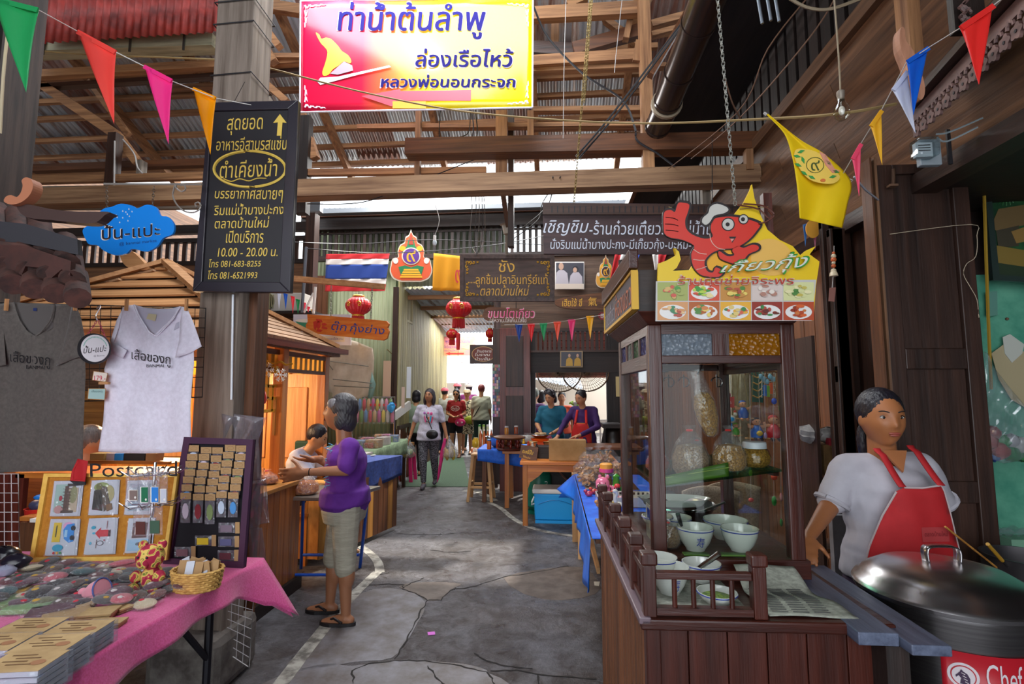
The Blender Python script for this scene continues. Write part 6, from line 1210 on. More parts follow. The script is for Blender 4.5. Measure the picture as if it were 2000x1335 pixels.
for u in(u0+.004,u1-.03):
 cbox('case_rail',u,u+.03,v0+.045,v1-.04,zg1-.02,zp0+.01,cyw,cart,bev=.003);cbox('case_rail',u,u+.03,v0+.045,v1-.04,zp1,zt0,cyw,cart)
 for k in range(1,4):v=v0+.045+(v1-v0-.085)*k/4;cbox('mullion',u,u+.03,v-.012,v+.012,zp0,zp1,cz,cart)
clear=glass('case_glass','f4f6f4',.1)
cbox('glass_pane',u0+.05,u1-.05,v0+.016,v0+.020,zg0,zg1,clear,cart);cbox('glass_pane',u0+.014,u0+.018,v0+.045,v1-.04,zg0,zg1-.02,clear,cart);cbox('glass_pane',u1-.018,u1-.014,v0+.045,v1-.04,zg0,zg1-.02,clear,cart)
def patt(name,c):
 m=mat(name,c,rough=.15,trans=.6,bump=.6,trl=.25);N=m.node_tree.nodes;L=m.node_tree.links
 v=N.new('ShaderNodeTexVoronoi');v.inputs['Scale'].default_value=60;tc=N.new('ShaderNodeTexCoord');L.new(tc.outputs['Object'],v.inputs['Vector'])
 b=[n for n in N if n.type=='BUMP'][0];b.inputs['Strength'].default_value=1;L.new(v.outputs['Distance'],b.inputs['Height']);return m
cbox('patterned_pane',u0+.05,(u0+u1)/2-.03,v0+.012,v0+.02,zp0,zp1,patt('frosted_grey_glass','a8b4c0'),cart,label='frosted silvery flower-pattern pane');cbox('patterned_pane',(u0+u1)/2+.03,u1-.05,v0+.012,v0+.02,zp0,zp1,patt('amber_glass','c88418'),cart,label='amber flower-pattern pane')
for k,c in enumerate(('2a40a8','3a8a4a','a8c0c0','2a40a8')):
 a=v0+.045+(v1-v0-.085)*k/4+.012;cbox('coloured_pane',u0+.01,u0+.016,a,a+(v1-v0-.085)/4-.024,zp0,zp1,patt('pane_'+c,c),cart,label={'2a40a8':'blue','3a8a4a':'green','a8c0c0':'pale'}[c]+' side pane')
mb=MB();mb.add([tuple(C_(a,b,z))for z,e in((zt0,0),(zt0+.045,.045))for a,b in((u0-e,v0-e),(u1+e,v0-e),(u1+e,v1+e),(u0-e,v1+e))],[(0,1,5,4),(1,2,6,5),(2,3,7,6),(3,0,4,7),(3,2,1,0),(4,5,6,7)]);mb.B('cornice',cx_,cart,bev=.004)
cbox('canopy_box',u0-.04,u1+.04,v0-.03,v1+.04,zt0+.045,zt0+.2,W('black','x'),cart);cbox('canopy_rail',u0-.075,u0-.04,v0-.06,v1+.05,zt0+.2,zt0+.27,cyw,cart,bev=.004)
sp=cart;sy=paint('ochre_trim','c89a20',.5)
cbox('side_board',u0-.06,u0-.045,v0-.04,v1+.04,zt0+.06,zt0+.19,paint('slate_board','3c3a44',.5),cart);
for z in(zt0+.05,zt0+.185):cbox('side_trim',u0-.065,u0-.04,v0-.045,v1+.045,z,z+.012,sy,cart)
for v in(v0-.05,v1+.035):cbox('side_trim',u0-.065,u0-.04,v,v+.014,zt0+.05,zt0+.19,sy,cart)
def ctext(body,v_a,v_b,z_a,z_b,m,off,nm):
 vo,fs=glyphs(body,off,0);lo,hi=vo.min(0),vo.max(0);uv=(vo-lo)/(hi-lo)
 MB().add([tuple(C_(u0-.0615,v_b+(v_a-v_b)*a,z_a+(z_b-z_a)*b))for a,b in uv],fs).B('lettering',m,cart)
ctext('ก๋วยเตี๋ยว',v0+.40,v1+.02,zt0+.075,zt0+.165,paint('grey_lettering','8a8a98',.5),.02,0);ctext('ห้องแถว',v0-.02,v0+.38,zt0+.075,zt0+.18,paint('terracotta_lettering','b0603c',.5),.05,0)
pls=Pl(C_(.35,v0-.075,1.9),ca,radians(2));sgn=T('prawn_sign','yellow cut-out sign with a red chef-hatted prawn and food photographs on the cart front','sign',loc=pls.h(1435,627))
yv=paint('sign_yellow','d8b410',.4)
out=[(1280,627),(1284,516),(1300,510),(1318,500),(1320,487),(1314,486),(1324,492),(1328,508),(1320,524),(1312,530),(1345,528),(1380,470),(1420,440),(1432,420),(1450,398),(1463,372),(1466,362),(1471,390),(1482,420),(1496,450),(1520,470),(1545,482),(1560,500),(1572,490),(1590,482),(1578,498),(1597,512),(1590,560),(1585,626)]
shape(out,pls,yv,sgn,'board',.012);shape([(1281,549),(1594,546),(1585,626),(1280,627)],pls,paint('print_pale','b8b4b0',.35),sgn,'photo_ground',.001,lift=.012)
shape([(1368,505),(1380,480),(1400,470),(1480,475),(1500,530),(1470,540),(1390,540)],pls,paint('sign_orange','d89a18',.4),sgn,'brick_print',.001,lift=.012)
shape(spline([(1470,480),(1500,466),(1530,475),(1548,500),(1540,530),(1500,538),(1470,520)],3,True),pls,paint('print_noodle','d8a850',.4),sgn,'noodle_print',.001,lift=.0125)
FD=[('9aa05a','c8a060','4a8a3a','c05040'),('c84a30','d8c890','3a8a30','a8c040'),('b8803a','4a7a30','a84a30','d8c060'),('c8b8b0','b89a90','d8ccc0','a87868'),('c8c890','4a7a38','d8d0a0','b8a850'),('c89060','3a7a50','d8b080','a84838'),('a85828','d8c060','c87840','4a8038'),('d8a030','3a7a40','c85a40','d0b870'),('8a2a1c','3a7a3c','a84030','602018'),('a8401c','c85a28','8a2c14','c07038')]
for i in range(10):
 c,r_=i%5,i//5;x0=1283+c*61.5+1;x1=x0+59.5;y0=551+r_*38;y1=y0+36
 shape(rectp(x0,y0,x1,y1),pls,paint('food_'+FD[i][0],FD[i][0],.5),sgn,'food_photo',.001,lift=.0135)
 if r_ or i in(1,):shape(ellp((x0+x1)/2,(y0+y1)/2+2,26,14,20),pls,paint('plate_print','d8d4d0',.4),sgn,'plate_print',.0008,lift=.0146)
 for k in range(16):
  a,rr=R.random()*6.3,R.random()**.5;px_,py_=(x0+x1)/2+20*rr*cos(a),(y0+y1)/2+11*rr*sin(a);q=FD[i][k%4]
  shape(ellp(px_,py_,R.uniform(3,8),R.uniform(2,4.5),8,R.random()*3),pls,paint('food_'+q,q,.4),sgn,'food_print',.0006,lift=.0155+.0004*k)
pr_,prk,ol=paint('prawn_red','c42a1a',.4),paint('prawn_dark','7a1410',.4),paint('outline_black','1a0c0c',.5)
PR=[([(1296,420),(1300,412),(1310,410),(1318,414),(1322,402),(1326,396),(1334,396),(1346,400),(1342,418),(1338,430),(1340,446),(1352,458),(1376,466),(1392,462),(1388,448),(1392,430),(1408,424),(1440,424),(1482,436),(1478,450),(1460,470),(1436,484),(1412,486),(1390,494),(1376,510),(1380,528),(1392,532),(1398,522),(1412,530),(1404,540),(1386,540),(1368,536),(1354,520),(1350,496),(1356,480),(1332,468),(1310,464),(1298,456),(1296,440)],'body'),([(1404,490),(1420,500),(1434,498),(1430,488),(1440,480),(1452,484),(1468,478),(1480,480),(1480,488),(1462,496),(1452,508),(1440,516),(1424,512),(1406,504)],'claw')]
for pts,nm in PR:
 cxm,cym=sum(p[0]for p in pts)/len(pts),sum(p[1]for p in pts)/len(pts);pts=spline(pts,3,True)
 og=[]
 ar_=sum(pts[i][0]*pts[(i+1)%len(pts)][1]-pts[(i+1)%len(pts)][0]*pts[i][1]for i in range(len(pts)))
 for i,p in enumerate(pts):a,b=pts[i-1],pts[(i+1)%len(pts)];dx_,dy_=b[0]-a[0],b[1]-a[1];L_=math.hypot(dx_,dy_)+1e-6;s_=3 if ar_>0 else-3;og.append((p[0]+dy_/L_*s_,p[1]-dx_/L_*s_))
 shape(og,pls,ol,sgn,nm+'_outline',.010,lift=.012);shape(pts,pls,pr_,sgn,'prawn_'+nm,.0015,lift=.022)
shape(spline([(1368,436),(1370,424),(1380,414),(1384,402),(1400,394),(1420,402),(1426,412),(1416,420),(1398,424),(1388,438),(1378,444)],3,True),pls,ol,sgn,'hat_outline',.003,lift=.0235);shape(spline([(1371,434),(1373,425),(1383,416),(1387,404),(1400,398),(1418,404),(1422,411),(1412,417),(1395,421),(1386,434),(1378,439)],3,True),pls,paint('hat_white','b8b4ac',.4),sgn,'chef_hat',.002,lift=.0265)
for x,y,r1 in((1422,438,13),(1452,428,10)):shape(ellp(x,y,r1,r1),pls,ol,sgn,'eye_outline',.001,lift=.0242);shape(ellp(x,y,r1-2,r1-2),pls,paint('hat_white','b8b4ac',.4),sgn,'eye_white',.001,lift=.0255);shape(ellp(x-1,y,4,4,12),pls,ol,sgn,'pupil',.001,lift=.0268)
shape([(1424,462),(1438,462),(1430,474)],pls,ol,sgn,'mouth',.001,lift=.0245);shape([(1426,466),(1434,466),(1429,472)],pls,paint('tongue_pink','d08a80',.5),sgn,'tongue',.001,lift=.0256)
for pts in([(1354,486),(1366,494),(1380,496)],[(1354,506),(1366,508),(1376,508)],[(1360,526),(1370,524),(1380,520)],[(1386,456),(1390,472),(1402,484),(1416,487)],[(1300,424),(1316,426),(1324,430)],[(1299,437),(1314,438),(1325,441)],[(1300,449),(1314,450),(1325,452)]):MB().tube([pls.h(*p,.0245)for p in spline(pts,4)],.0014,4).B('body_line',ol if pts[0][0]<1305 else paint('highlight','d8b8a8',.4),sgn)
for pts in([(1440,400),(1480,408),(1502,426),(1508,420),(1500,410)],[(1452,398),(1490,402),(1512,418),(1498,432),(1482,436)]):MB().tube([pls.h(*p,.03)for p in spline(pts,5)],.003,5).B('feeler',paint('feeler_brown','5a2a1c',.5),sgn)
wlt=paint('letter_white','c8ccc0',.4);grn=paint('letter_green','2f8a2a',.4)
text('เกี๊ยวกุ้ง',pls,[(1404,512),(1584,486),(1578,534),(1404,540)],ol,sgn,.11,.35,lift=.030,name='letter_shadow');text('เกี๊ยวกุ้ง',pls,[(1405,512),(1584,487),(1578,533),(1405,539)],grn,sgn,.08,.35,lift=.031,name='letter_outline');text('เกี๊ยวกุ้ง',pls,[(1408,514),(1580,491),(1574,530),(1408,536)],wlt,sgn,.03,.35,lift=.033)
text('ร้านกุ๋ยช่ายจิระพร',pls,(1322,536,1552,562),paint('letter_pale','c8b0a0',.4),sgn,.08,.1,lift=.022,name='outline');text('ร้านกุ๋ยช่ายจิระพร',pls,(1324,538,1550,560),paint('letter_red','a83020',.4),sgn,.045,.1,lift=.024)
for x,a in((1346,'x'),(1470,'y')):line('twine',[pls.h(x-25,408,.02),pls.h(x-40 if a=='x'else x+30,404,.0)],.0015,paint('tan_rope','8a7348',.8),sgn)
pbox('rear_prop',pls.h(1500,470,-.04),(.03,.03,.35),cz,sgn)
wt_=mat('scuffed_blue_grey_board','3c4256','6a7288',rough=.4,sc_=(30,3,30),thr=(.3,.7),bump=.3)
MB().bb(.93,1.03,1.49,2.12,.865,.892).B('side_board',wt_,cart,bev=.003);MB().bb(.82,.925,1.53,2.3,.868,.902).B('side_board',wt_,cart,bev=.003);MB().bb(.9,.96,1.55,2.25,.2,.86).B('side_cheek',W('black','z'),cart)
# things in and on the cart
china=paint('white_china','c8ccc4',.15,coat=.5);bb_=paint('china_blue','22389a',.3)
def bowl(u,v,z,r,h,label,content=None,sign_=None,group='blue-rimmed bowls of the food cart',foot=True):
 c=C_(u,v,z);root=T('china_bowl',label,'bowl',group,loc=c)
 MB().lathe([(r*.5,0),(r*.52,h*.06),(r*.78,h*.35),(r*.94,h*.7),(r,h),(r*.95,h),(r*.88,h*.7),(r*.7,h*.38),(r*.3,h*.2),(.001,h*.2)],c,32).B('body',china,root);root_=bpy.data.objects[-1]if False else[o for o in root.children if o.name.startswith('body')][0]
 MB().tube([c+V((r*.985*cos(t),r*.985*sin(t),h*.9))for t in[2*pi*i/32 for i in range(33)]],.0018,4,False).B('blue_rim',bb_,root_)
 if content:MB().lathe([(.001,h*.5),(r*.78,h*.5),(r*.8,h*.52),(r*.4,h*.6),(.001,h*.62)],c,20).B('content',content,root)
 if sign_:
  vo,fs=glyphs('寿',.02,0);lo,hi=vo.min(0),vo.max(0);uv=(vo-(lo+hi)/2)/(hi-lo)
  vv=[]
  for a,b in uv:ang=-pi/2+a*.5+sign_;zz=h*(.48+.42*b);rr=r*(.93 if zz>h*.5 else.86)*(.94+.08*zz/h)+.002;vv.append(tuple(c+V((rr*1.0*cos(ang),rr*1.0*sin(ang),zz))))
  MB().add(vv,fs).B('painted_character',bb_,root_)
 return root
chil=mat('chilli_paste','5a1c14','8a3a20',rough=.4,sc_=(90,90,90),bump=.5);veg=mat('chopped_greens','3a5a1c','8aa83a',rough=.5,sc_=(80,80,80),bump=1)
bowl(.262,.42,.966,.067,.085,'white bowl with a blue character and dark sauce, front left in the glass case',chil,.05);bowl(.425,.42,.966,.067,.082,'white bowl with a blue character, right of the pair in the glass case',None,.0)
bowl(.23,.57,.966,.062,.085,'white bowl behind the left bowl in the glass case',chil);bowl(.43,.58,.966,.085,.075,'wide white bowl behind the right bowl in the glass case')
bowl(.155,.56,1.01,.062,.045,'white bowl of noodles at the left pane of the glass case',mat('yellow_noodle','b89a48','d8c070',rough=.5,sc_=(90,90,90),bump=1))
bowl(.10,.16,.905,.062,.085,'white bowl with a blue character at the front left of the balustrade',None,.15);bowl(.085,.245,.905,.062,.088,'empty white bowl behind the front left bowl');bowl(.215,.2,.93,.062,.06,'white bowl holding tongs behind the dish of greens')
bowl(.225,.085,.905,.06,.035,'shallow white dish of sliced greens behind the balustrade',veg,group=None)
steel=paint('brushed_steel','b0aeb0',.18,metal=1)
sb2=T('steel_basin','wide steel basin with a serving scoop in the glass case','basin',loc=C_(.32,.78,.966));MB().lathe([(.1,0),(.13,.03),(.15,.06),(.16,.062),(.155,.066),(.145,.062),(.12,.035),(.001,.01)],C_(.31,.8,.99),36).B('bowl',steel,sb2);MB().lathe([(.1,0),(.1,.02)],C_(.31,.8,.966),20).B('stand',W('dark','x'),sb2)
MB().tube([C_(.38,.74,1.03),C_(.46,.66,1.09)],[.006,.004],8).B('scoop_handle',paint('dark_handle','2a2a2c',.4),sb2);MB().ell(C_(.37,.75,1.03),(.03,.02,.008),10,6).B('scoop',steel,sb2)
et=T('enamel_tray','cream enamel tray at the back of the glass case','tray',loc=C_(.3,.93,1.03));MB().lathe([(.13,0),(.16,.03),(.165,.032),(.155,.03),(.125,.005),(.001,.005)],C_(.30,.87,1.035),32,sx=1.0,sy=.5).B('tray',china,et);MB().lathe([(.1,0),(.1,.07)],C_(.30,.87,.966),12,sy=.4).B('block',W('dark','x'),et)
for(a,b,l)in((C_(.225,.47,1.04),C_(.205,.44,1.09),'dark spoon handle standing in the left sauce bowl'),(C_(.17,.17,.96),C_(.245,.11,1.045),'silver tongs resting across the front bowls')):MB().tube([a,b],[.007,.009],8).B('spoon',steel if 'tongs'in l else black,label=l,cat='utensil')
leafm=mat('banana_leaf','2c4c12','4c7420',rough=.4,sc_=(3,60,60),thr=(.3,.7),bump=.2)
lf_=T('banana_leaf','strip of banana leaf along the front edge of the glass shelf','leaf');a0,a1=C_(.135,.365,1.205),C_(.375,.365,1.245)
MB().grid(lambda u,v:a0.lerp(a1,u)+V((0,-.004*sin(u*6),.036-.038*v+.012*u*(1-v))),16,4).B('blade',leafm,lf_,solid=.002);MB().tube([a0+V((0,-.003,.03)),a1+V((0,-.003,.03))],.0015,4).B('midrib',paint('leaf_rib','8aa050',.5),lf_)
for i,(u,w_)in enumerate(((.24,.09),(.4,.16))):MB().box(C_(u,.345,.972),(w_,.03,.006),CM).B('banana_leaf',leafm,label='folded banana leaf under the bowls at the case sill, %s'%['left','right'][i],cat='leaf',bev=.002)
gs=glass('shelf_glass_green','a8d8c4',.2)
sh_=MB().prism([C_(.137,.36,1.20),C_(.563,.36,1.262),C_(.563,.9,1.262),C_(.137,.9,1.20)],(0,0,.008)).B('glass_shelf',gs,cart,label='sloping glass shelf')
for u in(.14,.56):cbox('shelf_bracket',u-.01,u+.01,.4,.9,1.18+(u>.3)*.06,1.196+(u>.3)*.06,cyw,cart)
fw=film('food_bag_film',.12,'b0b4b8',26);bran=mat('toasted_crumbs','6a4a2c','a88458',rough=.8,sc_=(180,180,180),bump=1,bsc=200);gar=mat('fried_garlic','7a5418','c08c30',rough=.6,sc_=(160,160,160),bump=1,bsc=180)
bag('condiment_bag',C_(.262,.45,1.232),.14,.19,bran,'big tied bag of brown toasted crumbs on the glass shelf, left','bag','tied condiment bags in the glass case',.62,film_=fw)
bag('condiment_bag',C_(.405,.44,1.252),.125,.17,gar,'tied bag of golden fried garlic on the glass shelf, middle','bag','tied condiment bags in the glass case',.58,film_=fw)
bag('condiment_bag',C_(.34,.62,1.242),.09,.12,mat('chilli_flakes','5a2c18','8a6a28',rough=.6,sc_=(150,150,150),bump=1),'small tied bag of dark seasoning behind the big bag','bag','tied condiment bags in the glass case',.6,film_=fw)
bag('condiment_bag',C_(.17,.6,1.225),.1,.09,mat('red_sauce_bag','8a2414','b8401c',rough=.3,sc_=(20,20,20)),'bag of red sauce at the left end of the glass shelf','bag','tied condiment bags in the glass case',.7,film_=fw,twist=False)
bag('condiment_bag',C_(.165,.43,.97),.085,.1,bran,'wrapped brown bundle at the sill beside the left bowl','bag','tied condiment bags in the glass case',.75,film_=fw)
jar=T('condiment_jar','round clear plastic jar of fried garlic with a white lid on the glass shelf, right','jar',loc=C_(.51,.46,1.27));q=C_(.51,.46,1.266)
MB().lathe([(.035,0),(.052,.015),(.055,.035),(.045,.06),(.036,.068)],q,24).B('garlic',gar,jar);MB().lathe([(.036,0),(.055,.014),(.058,.036),(.048,.064),(.04,.074)],q,24).B('glass',glass('jar_glass','e8ece8',.3),jar);MB().lathe([(.043,.07),(.043,.09),(.04,.094)],q,24).B('lid',paint('milk_plastic','b8bcc4',.3),jar)
hb=T('hanging_bag','long clear bag of yellow-brown stock powder hanging from the case ceiling','bag',loc=C_(.33,.5,1.62));q=C_(.315,.5,1.6)
MB().lathe([(.001,-.23),(.02,-.22),(.04,-.16),(.042,-.1),(.03,-.06),(.001,-.05)],q,18,MR(-.22,3,'Y'),sy=.6).B('powder',gar,hb);MB().lathe([(.001,-.235),(.025,-.225),(.045,-.16),(.047,-.09),(.036,-.03),(.03,.01),(.036,.04)],q,18,MR(-.22,3,'Y'),sy=.6).B('clear_bag',fw,hb);line('hook',[q+V((0,0,.02)),q+V((.02,0,.06))],.003,black,hb)
for i,u in enumerate((.2,.26,.39)):
 q=C_(u,.5,1.62);MB().tube([q,q+V((0,0,-.03))]+[q+V((.022*sin(t),0,-.05-.02*cos(t)+.02))for t in[j*.5 for j in range(10)]],.003,6).B('hook',steel,label='dark metal hook hanging under the case ceiling, %s'%ORD[i],cat='hook',group='hooks in the glass case')
lb_=T('price_label','laminated menu card leaning inside the left pane of the case','card');MB().box(C_(u0+.03,.52,1.04),(.002,.12,.13),CM).B('card',paint('card_cream','b8b4a8',.5),lb_);MB().box(C_(u0+.028,.52,1.07),(.001,.06,.04),CM).B('print',bb_,lb_)
nw=T('newspaper','folded newspaper sheets spread on the cart top beside the balustrade','newspaper',loc=C_(.42,.1,.905));npm=mat('newsprint','8a8c80','a8aa9c',rough=.9,sc_=(40,90,40),thr=(.4,.6));npi=paint('newsprint_ink','4a4a48',.8)
MB().grid(lambda u,v:C_(.345+.2*u+.05*(1-v)*u,.0+.27*v,.905+.012*sin(v*5)**2+.05*max(0,v-.72)*3.2+.003*sin(u*5)),14,20).B('sheet',npm,nw,solid=.003)
for c_ in range(3):
 for r_ in range(16):u,v=.36+c_*.06,.015+r_*.0115;pbox('print_line',C_(u+.022,v,.911+.012*sin((v/.27)*5)**2),(.045,.0028,.0015),npi,nw)
MB().grid(lambda u,v:C_(.03+.27*u,.03+.26*v,.9035+.002*sin(u*9)),8,4).B('sheet',npm,nw,solid=.002)
# BIG POT, VAT AND STALL AT THE RIGHT
PC_=V((1.30,1.9,.158));pr=.245;PF=V((1.30,1.9,0))
pot=T('stock_pot','big stainless steel stock pot with a domed lid and a red printed label','pot',loc=PC_)
sm_=mat('spun_steel','8a8688','a8a4a4',rough=.28,metal=1,sc_=(2,2,120),thr=(.3,.7))
MB().lathe([(pr*.98,.25),(pr,.27),(pr,.70),(pr*1.02,.715),(pr*1.02,.725),(pr*.97,.725)],PC_,64).B('body',sm_,pot)
MB().lathe([(pr*1.05,.728),(pr*1.06,.74),(pr*1.03,.752),(pr*.97,.758),(pr*.93,.775),(pr*.72,.805),(pr*.4,.822),(.001,.828)],PC_,64).B('lid',paint('polished_steel','c8c4c6',.27,metal=1),pot);lid_=pot.children[-1];lid_=[o for o in pot.children if o.name.startswith('lid')][0]
hd=[PC_+V((x,-.02,z))for x,z in((-.05,.825),(-.052,.86),(-.035,.875),(.035,.875),(.052,.86),(.05,.825))]
MB().grid(lambda u,v:V(spline([tuple(p)for p in hd],4)[int(round(u*20))])+V((0,.035*v,0)),20,1).B('handle',paint('polished_steel','b8b4b6',.12,metal=1),lid_,solid=.004)
st2=T('pot_stand','dark iron ring stand under the stock pot','stand',loc=PC_);MB().tube([PC_+V((.2*cos(t),.2*sin(t),.235))for t in[2*pi*i/24 for i in range(25)]],.013,6,False).B('ring',black,st2)
for k in range(4):a=pi/4+k*pi/2;MB().tube([PC_+V((.2*cos(a),.2*sin(a),.235)),PF+V((.24*cos(a),.24*sin(a),0))],.012,6).B('leg',black,st2)
def onpot(a0,a1,z0,z1,m,nm,rr=.0025,n=16):
 a0,a1=ac_+(a0-ac_)*1.4,ac_+(a1-ac_)*1.4
 MB().grid(lambda u,v:PC_+V(((pr+rr)*cos(a0+(a1-a0)*u),(pr+rr)*sin(a0+(a1-a0)*u),z0+(z1-z0)*v)),n,1).B(nm,m,pot,solid=.001)
ac_=math.atan2(-1.9,-1.30)-.05
lr,ln_=paint('label_red','b01c28',.35),paint('label_navy','3a2440',.35)
ax=lambda px:None
onpot(ac_-.02,ac_+.62,.40,.635,lr,'label');lab_=[o for o in pot.children if o.name.startswith('label')][0];onpot(ac_-.02,ac_+.62,.485,.525,ln_,'label_band',.0035)
def ptext(t,a0,a1,z0,z1,m,off,rr=.0055):
 a0,a1=ac_+(a0-ac_)*1.4,ac_+(a1-ac_)*1.4
 vo,fs=glyphs(t,off,0);lo,hi=vo.min(0),vo.max(0);uv=(vo-lo)/(hi-lo)
 MB().add([tuple(PC_+V(((pr+rr)*cos(a0+(a1-a0)*a),(pr+rr)*sin(a0+(a1-a0)*a),z0+(z1-z0)*b)))for a,b in uv],fs).B('lettering',m,lab_)
plw=paint('label_pale','d0c4c8',.35)
ptext('Chef',ac_+.27,ac_+.53,.545,.615,plw,.02);ptext('High Chrome',ac_+.33,ac_+.53,.506,.520,plw,.0);ptext('Stainless Steel',ac_+.29,ac_+.57,.488,.502,plw,.0);ptext('สแตนเลสอย่างดี',ac_+.05,ac_+.55,.455,.478,plw,.01)
def pdisc(a,z,r_,m,nm,rr):MB().add([tuple(PC_+V(((pr+rr)*cos(a+r_*cos(t)/pr),(pr+rr)*sin(a+r_*cos(t)/pr),z+r_*sin(t))))for t in[2*pi*i/28 for i in range(28)]],[tuple(range(28))]).B(nm,m,lab_)
pdisc(ac_+.17,.57,.036,plw,'roundel',.0045);pdisc(ac_+.17,.57,.029,lr,'roundel_ring',.0052);pdisc(ac_+.17,.57,.026,plw,'roundel_face',.0058)
zb_=[(-.4,-.9),(-.25,-.2),(-.5,.1),(-.75,-.2),(-.8,.05),(-.35,.6),(-.2,.95),(0,.7),(.4,.45),(.65,-.1),(.6,-.9)]
MB().add([tuple(PC_+V(((pr+.0068)*cos(ac_+.17+.022*a/pr),(pr+.0068)*sin(ac_+.17+.022*a/pr),.568+.022*b)))for a,b in zb_],[tuple(range(11))]).B('horse_head',ln_,lab_)
for k in range(4):MB().tube([PC_+V(((pr+.0075)*cos(ac_+.17+.022*a/pr),(pr+.0075)*sin(ac_+.17+.022*a/pr),.568+.022*b))for a,b in((-.2+.1*k,.5-.35*k),(.15+.1*k,.35-.35*k))],.0012,4).B('stripe',plw,lab_)
vt=T('aluminium_vat','aluminium vat with ladle handles sticking out at the right edge','vat');q=P(2000,1135,2.35);q.z=.45;vr=.145;q.x+=.02
MB().lathe([(vr,0),(vr,.42),(vr*1.04,.43),(vr*.97,.43),(vr*.96,.02)],q,36).B('body',paint('dull_aluminium','6a6668',.4,metal=.9),vt);MB().lathe([(vr*.9,0),(vr*.9,.45)],V((q.x,q.y,0)),24).B('burner',paint('sooty_iron','141214',.8),vt)
for(a,b,m,l)in(((1846,1028),(1952,1112),W('honey','x'),'long thin bamboo stick leaning into the vat'),((1929,1062),(1985,1125),paint('yellow_handle','b88a28',.4),'ladle with a yellow handle and steel shaft in the vat')):
 r0=T('ladle',l,'ladle');A,B=P(a[0],a[1],2.2),P(b[0],b[1],2.33);MB().tube([A,A.lerp(B,.5)],.007 if 'thin'not in l else.004,8).B('handle',m,r0);MB().tube([A.lerp(B,.5),B+(B-A)*.6],.005 if 'thin'not in l else.004,8).B('shaft',steel if 'thin'not in l else m,r0)
gwl=tag(T('wall_stall',None,None),kind='structure');gpn=mat('turquoise_painted_board','3f8a72','63a88c',rough=.6,sc_=(6,6,6),bump=.1)
A=P(1912,700,3.0).x
for i in range(3):MB().bb(A+i*.4,A+i*.4+.396,3.0,3.02,.78,2.2).B('board',gpn,gwl)
for z in(1.95,1.6,1.2):MB().ell((A+.155,2.99,z),.008,8,6).B('nail',paint('rusty_iron','6a4c38',.7),gwl)
MB().bb(A,A+1.3,2.9,3.0,.73,.8).B('ledge',paint('pale_green_ledge','7aa88c',.6),gwl);MB().bb(A,A+1.4,2.95,3.02,0,.75).B('dark_base',W('black','x'),gwl);MB().bb(A-.1,A+1.4,2.99,3.05,2.2,2.62).B('header',W('black','x'),gwl)
MB().bb(1.88,1.93,2.7,3.4,0,2.56).B('upright',W('dark','z'),gwl)
pf2=T('painting','dark green framed painting of thatched houses under trees, leaning out at the right edge','picture');pl=YP(2.86,radians(-6),radians(5),(1960,440));OB=[(1912,326),(2060,330),(2060,556),(1932,548)];IB=[(1925,345),(2060,348),(2060,545),(1944,538)]
pfm=paint('painting_frame','22302c',.35)
shape(IB,pl,mat('painted_foliage','0f2e1c','24542e',rough=.35,sc_=(9,9,9),det=6),pf2,'canvas',.004,lift=-.008)
for i in range(4):j=(i+1)%4;shape([OB[i],OB[j],IB[j],IB[i]],pl,pfm,pf2,'frame_rail',.03,lift=-.012)
for pts,c in(([(1936,440),(1950,408),(2010,398),(2010,438),(1945,450)],'6a5430'),([(1945,450),(1990,440),(1990,480),(1950,484)],'3a3424'),([(1940,478),(2010,490),(2010,530),(1946,520)],'7a6428'),([(1975,452),(2010,440),(2010,470),(1985,475)],'8a6a34'),([(1942,512),(2010,522),(2010,545),(1944,538)],'1f3018'),([(1975,350),(2010,345),(2010,380),(1990,378)],'3c5a6a')):shape(pts,pl,paint('brush_'+c,c,.5),pf2,'brushwork',.001,lift=-.004+.0006*(len(pf2.children)))
for k in range(12):
 a=k*.5;x,y=1965+16*cos(a),378+12*sin(a);MB().tube([pl.h(1965,372,.0),pl.h((1965+x)/2,y-8,.0),pl.h(x,y+12,.0)],.002,4).B('palm_frond',paint('frond_green','2c6a34',.5),pf2)
pn=T('pinned_papers','yellowed curling papers pinned on the turquoise wall','paper');pl=YP(2.97);shape([(1936,690),(1960,672),(2010,690),(2010,800),(1975,780),(1950,740)],pl,paint('old_paper','a89a78',.9),pn,'sheet',.002);shape([(1958,658),(1972,652),(2000,672),(1996,690),(1976,708),(1962,690)],pl,paint('pale_paper','b8bab0',.9),pn,'sheet',.002,lift=.004);shape([(1925,570),(1947,568),(1948,615),(1926,618)],pl,paint('wall_patch','5a8a7c',.6),pn,'sheet',.002)
pbg=T('plastic_carrier','big clear plastic bag with red, green and white goods hanging by the door edge','bag',loc=P(1965,800,2.75));plb=YP(2.7,0,0,(1960,800))
sheet([(1922,686),(1930,690),(1944,720),(1975,760),(2010,800),(2015,880),(1990,900),(1960,905),(1934,895),(1924,870),(1924,780)],plb,film('carrier_film',.22,'90a0a4',12),pbg,'clear_film',lambda a,b:.05*sin((b-680)/240*3)+.01*sin(a*.35+b*.05),8)
for i,(x,y,r_,c)in enumerate(((1932,862,14,'a81c1c'),(1950,880,16,'b02020'),(1975,885,15,'1f7a34'),(1990,870,16,'b0a8a8'),(1960,862,12,'2a8a3a'),(1940,845,12,'9a1a24'),(1995,888,12,'2c6a38'),(1975,862,14,'b8b0b8'),(1942,892,8,'2a4a9a'))):
 mb=MB();mb.ell(P(x,y,2.74),r_*.0027,10,7);mb.v=[tuple(V(v_)+V((R.uniform(-1,1),R.uniform(-1,1),R.uniform(-1,1)))*.005)for v_ in mb.v];mb.B('wrapped_item',paint('goods_'+c,c,.35),pbg)
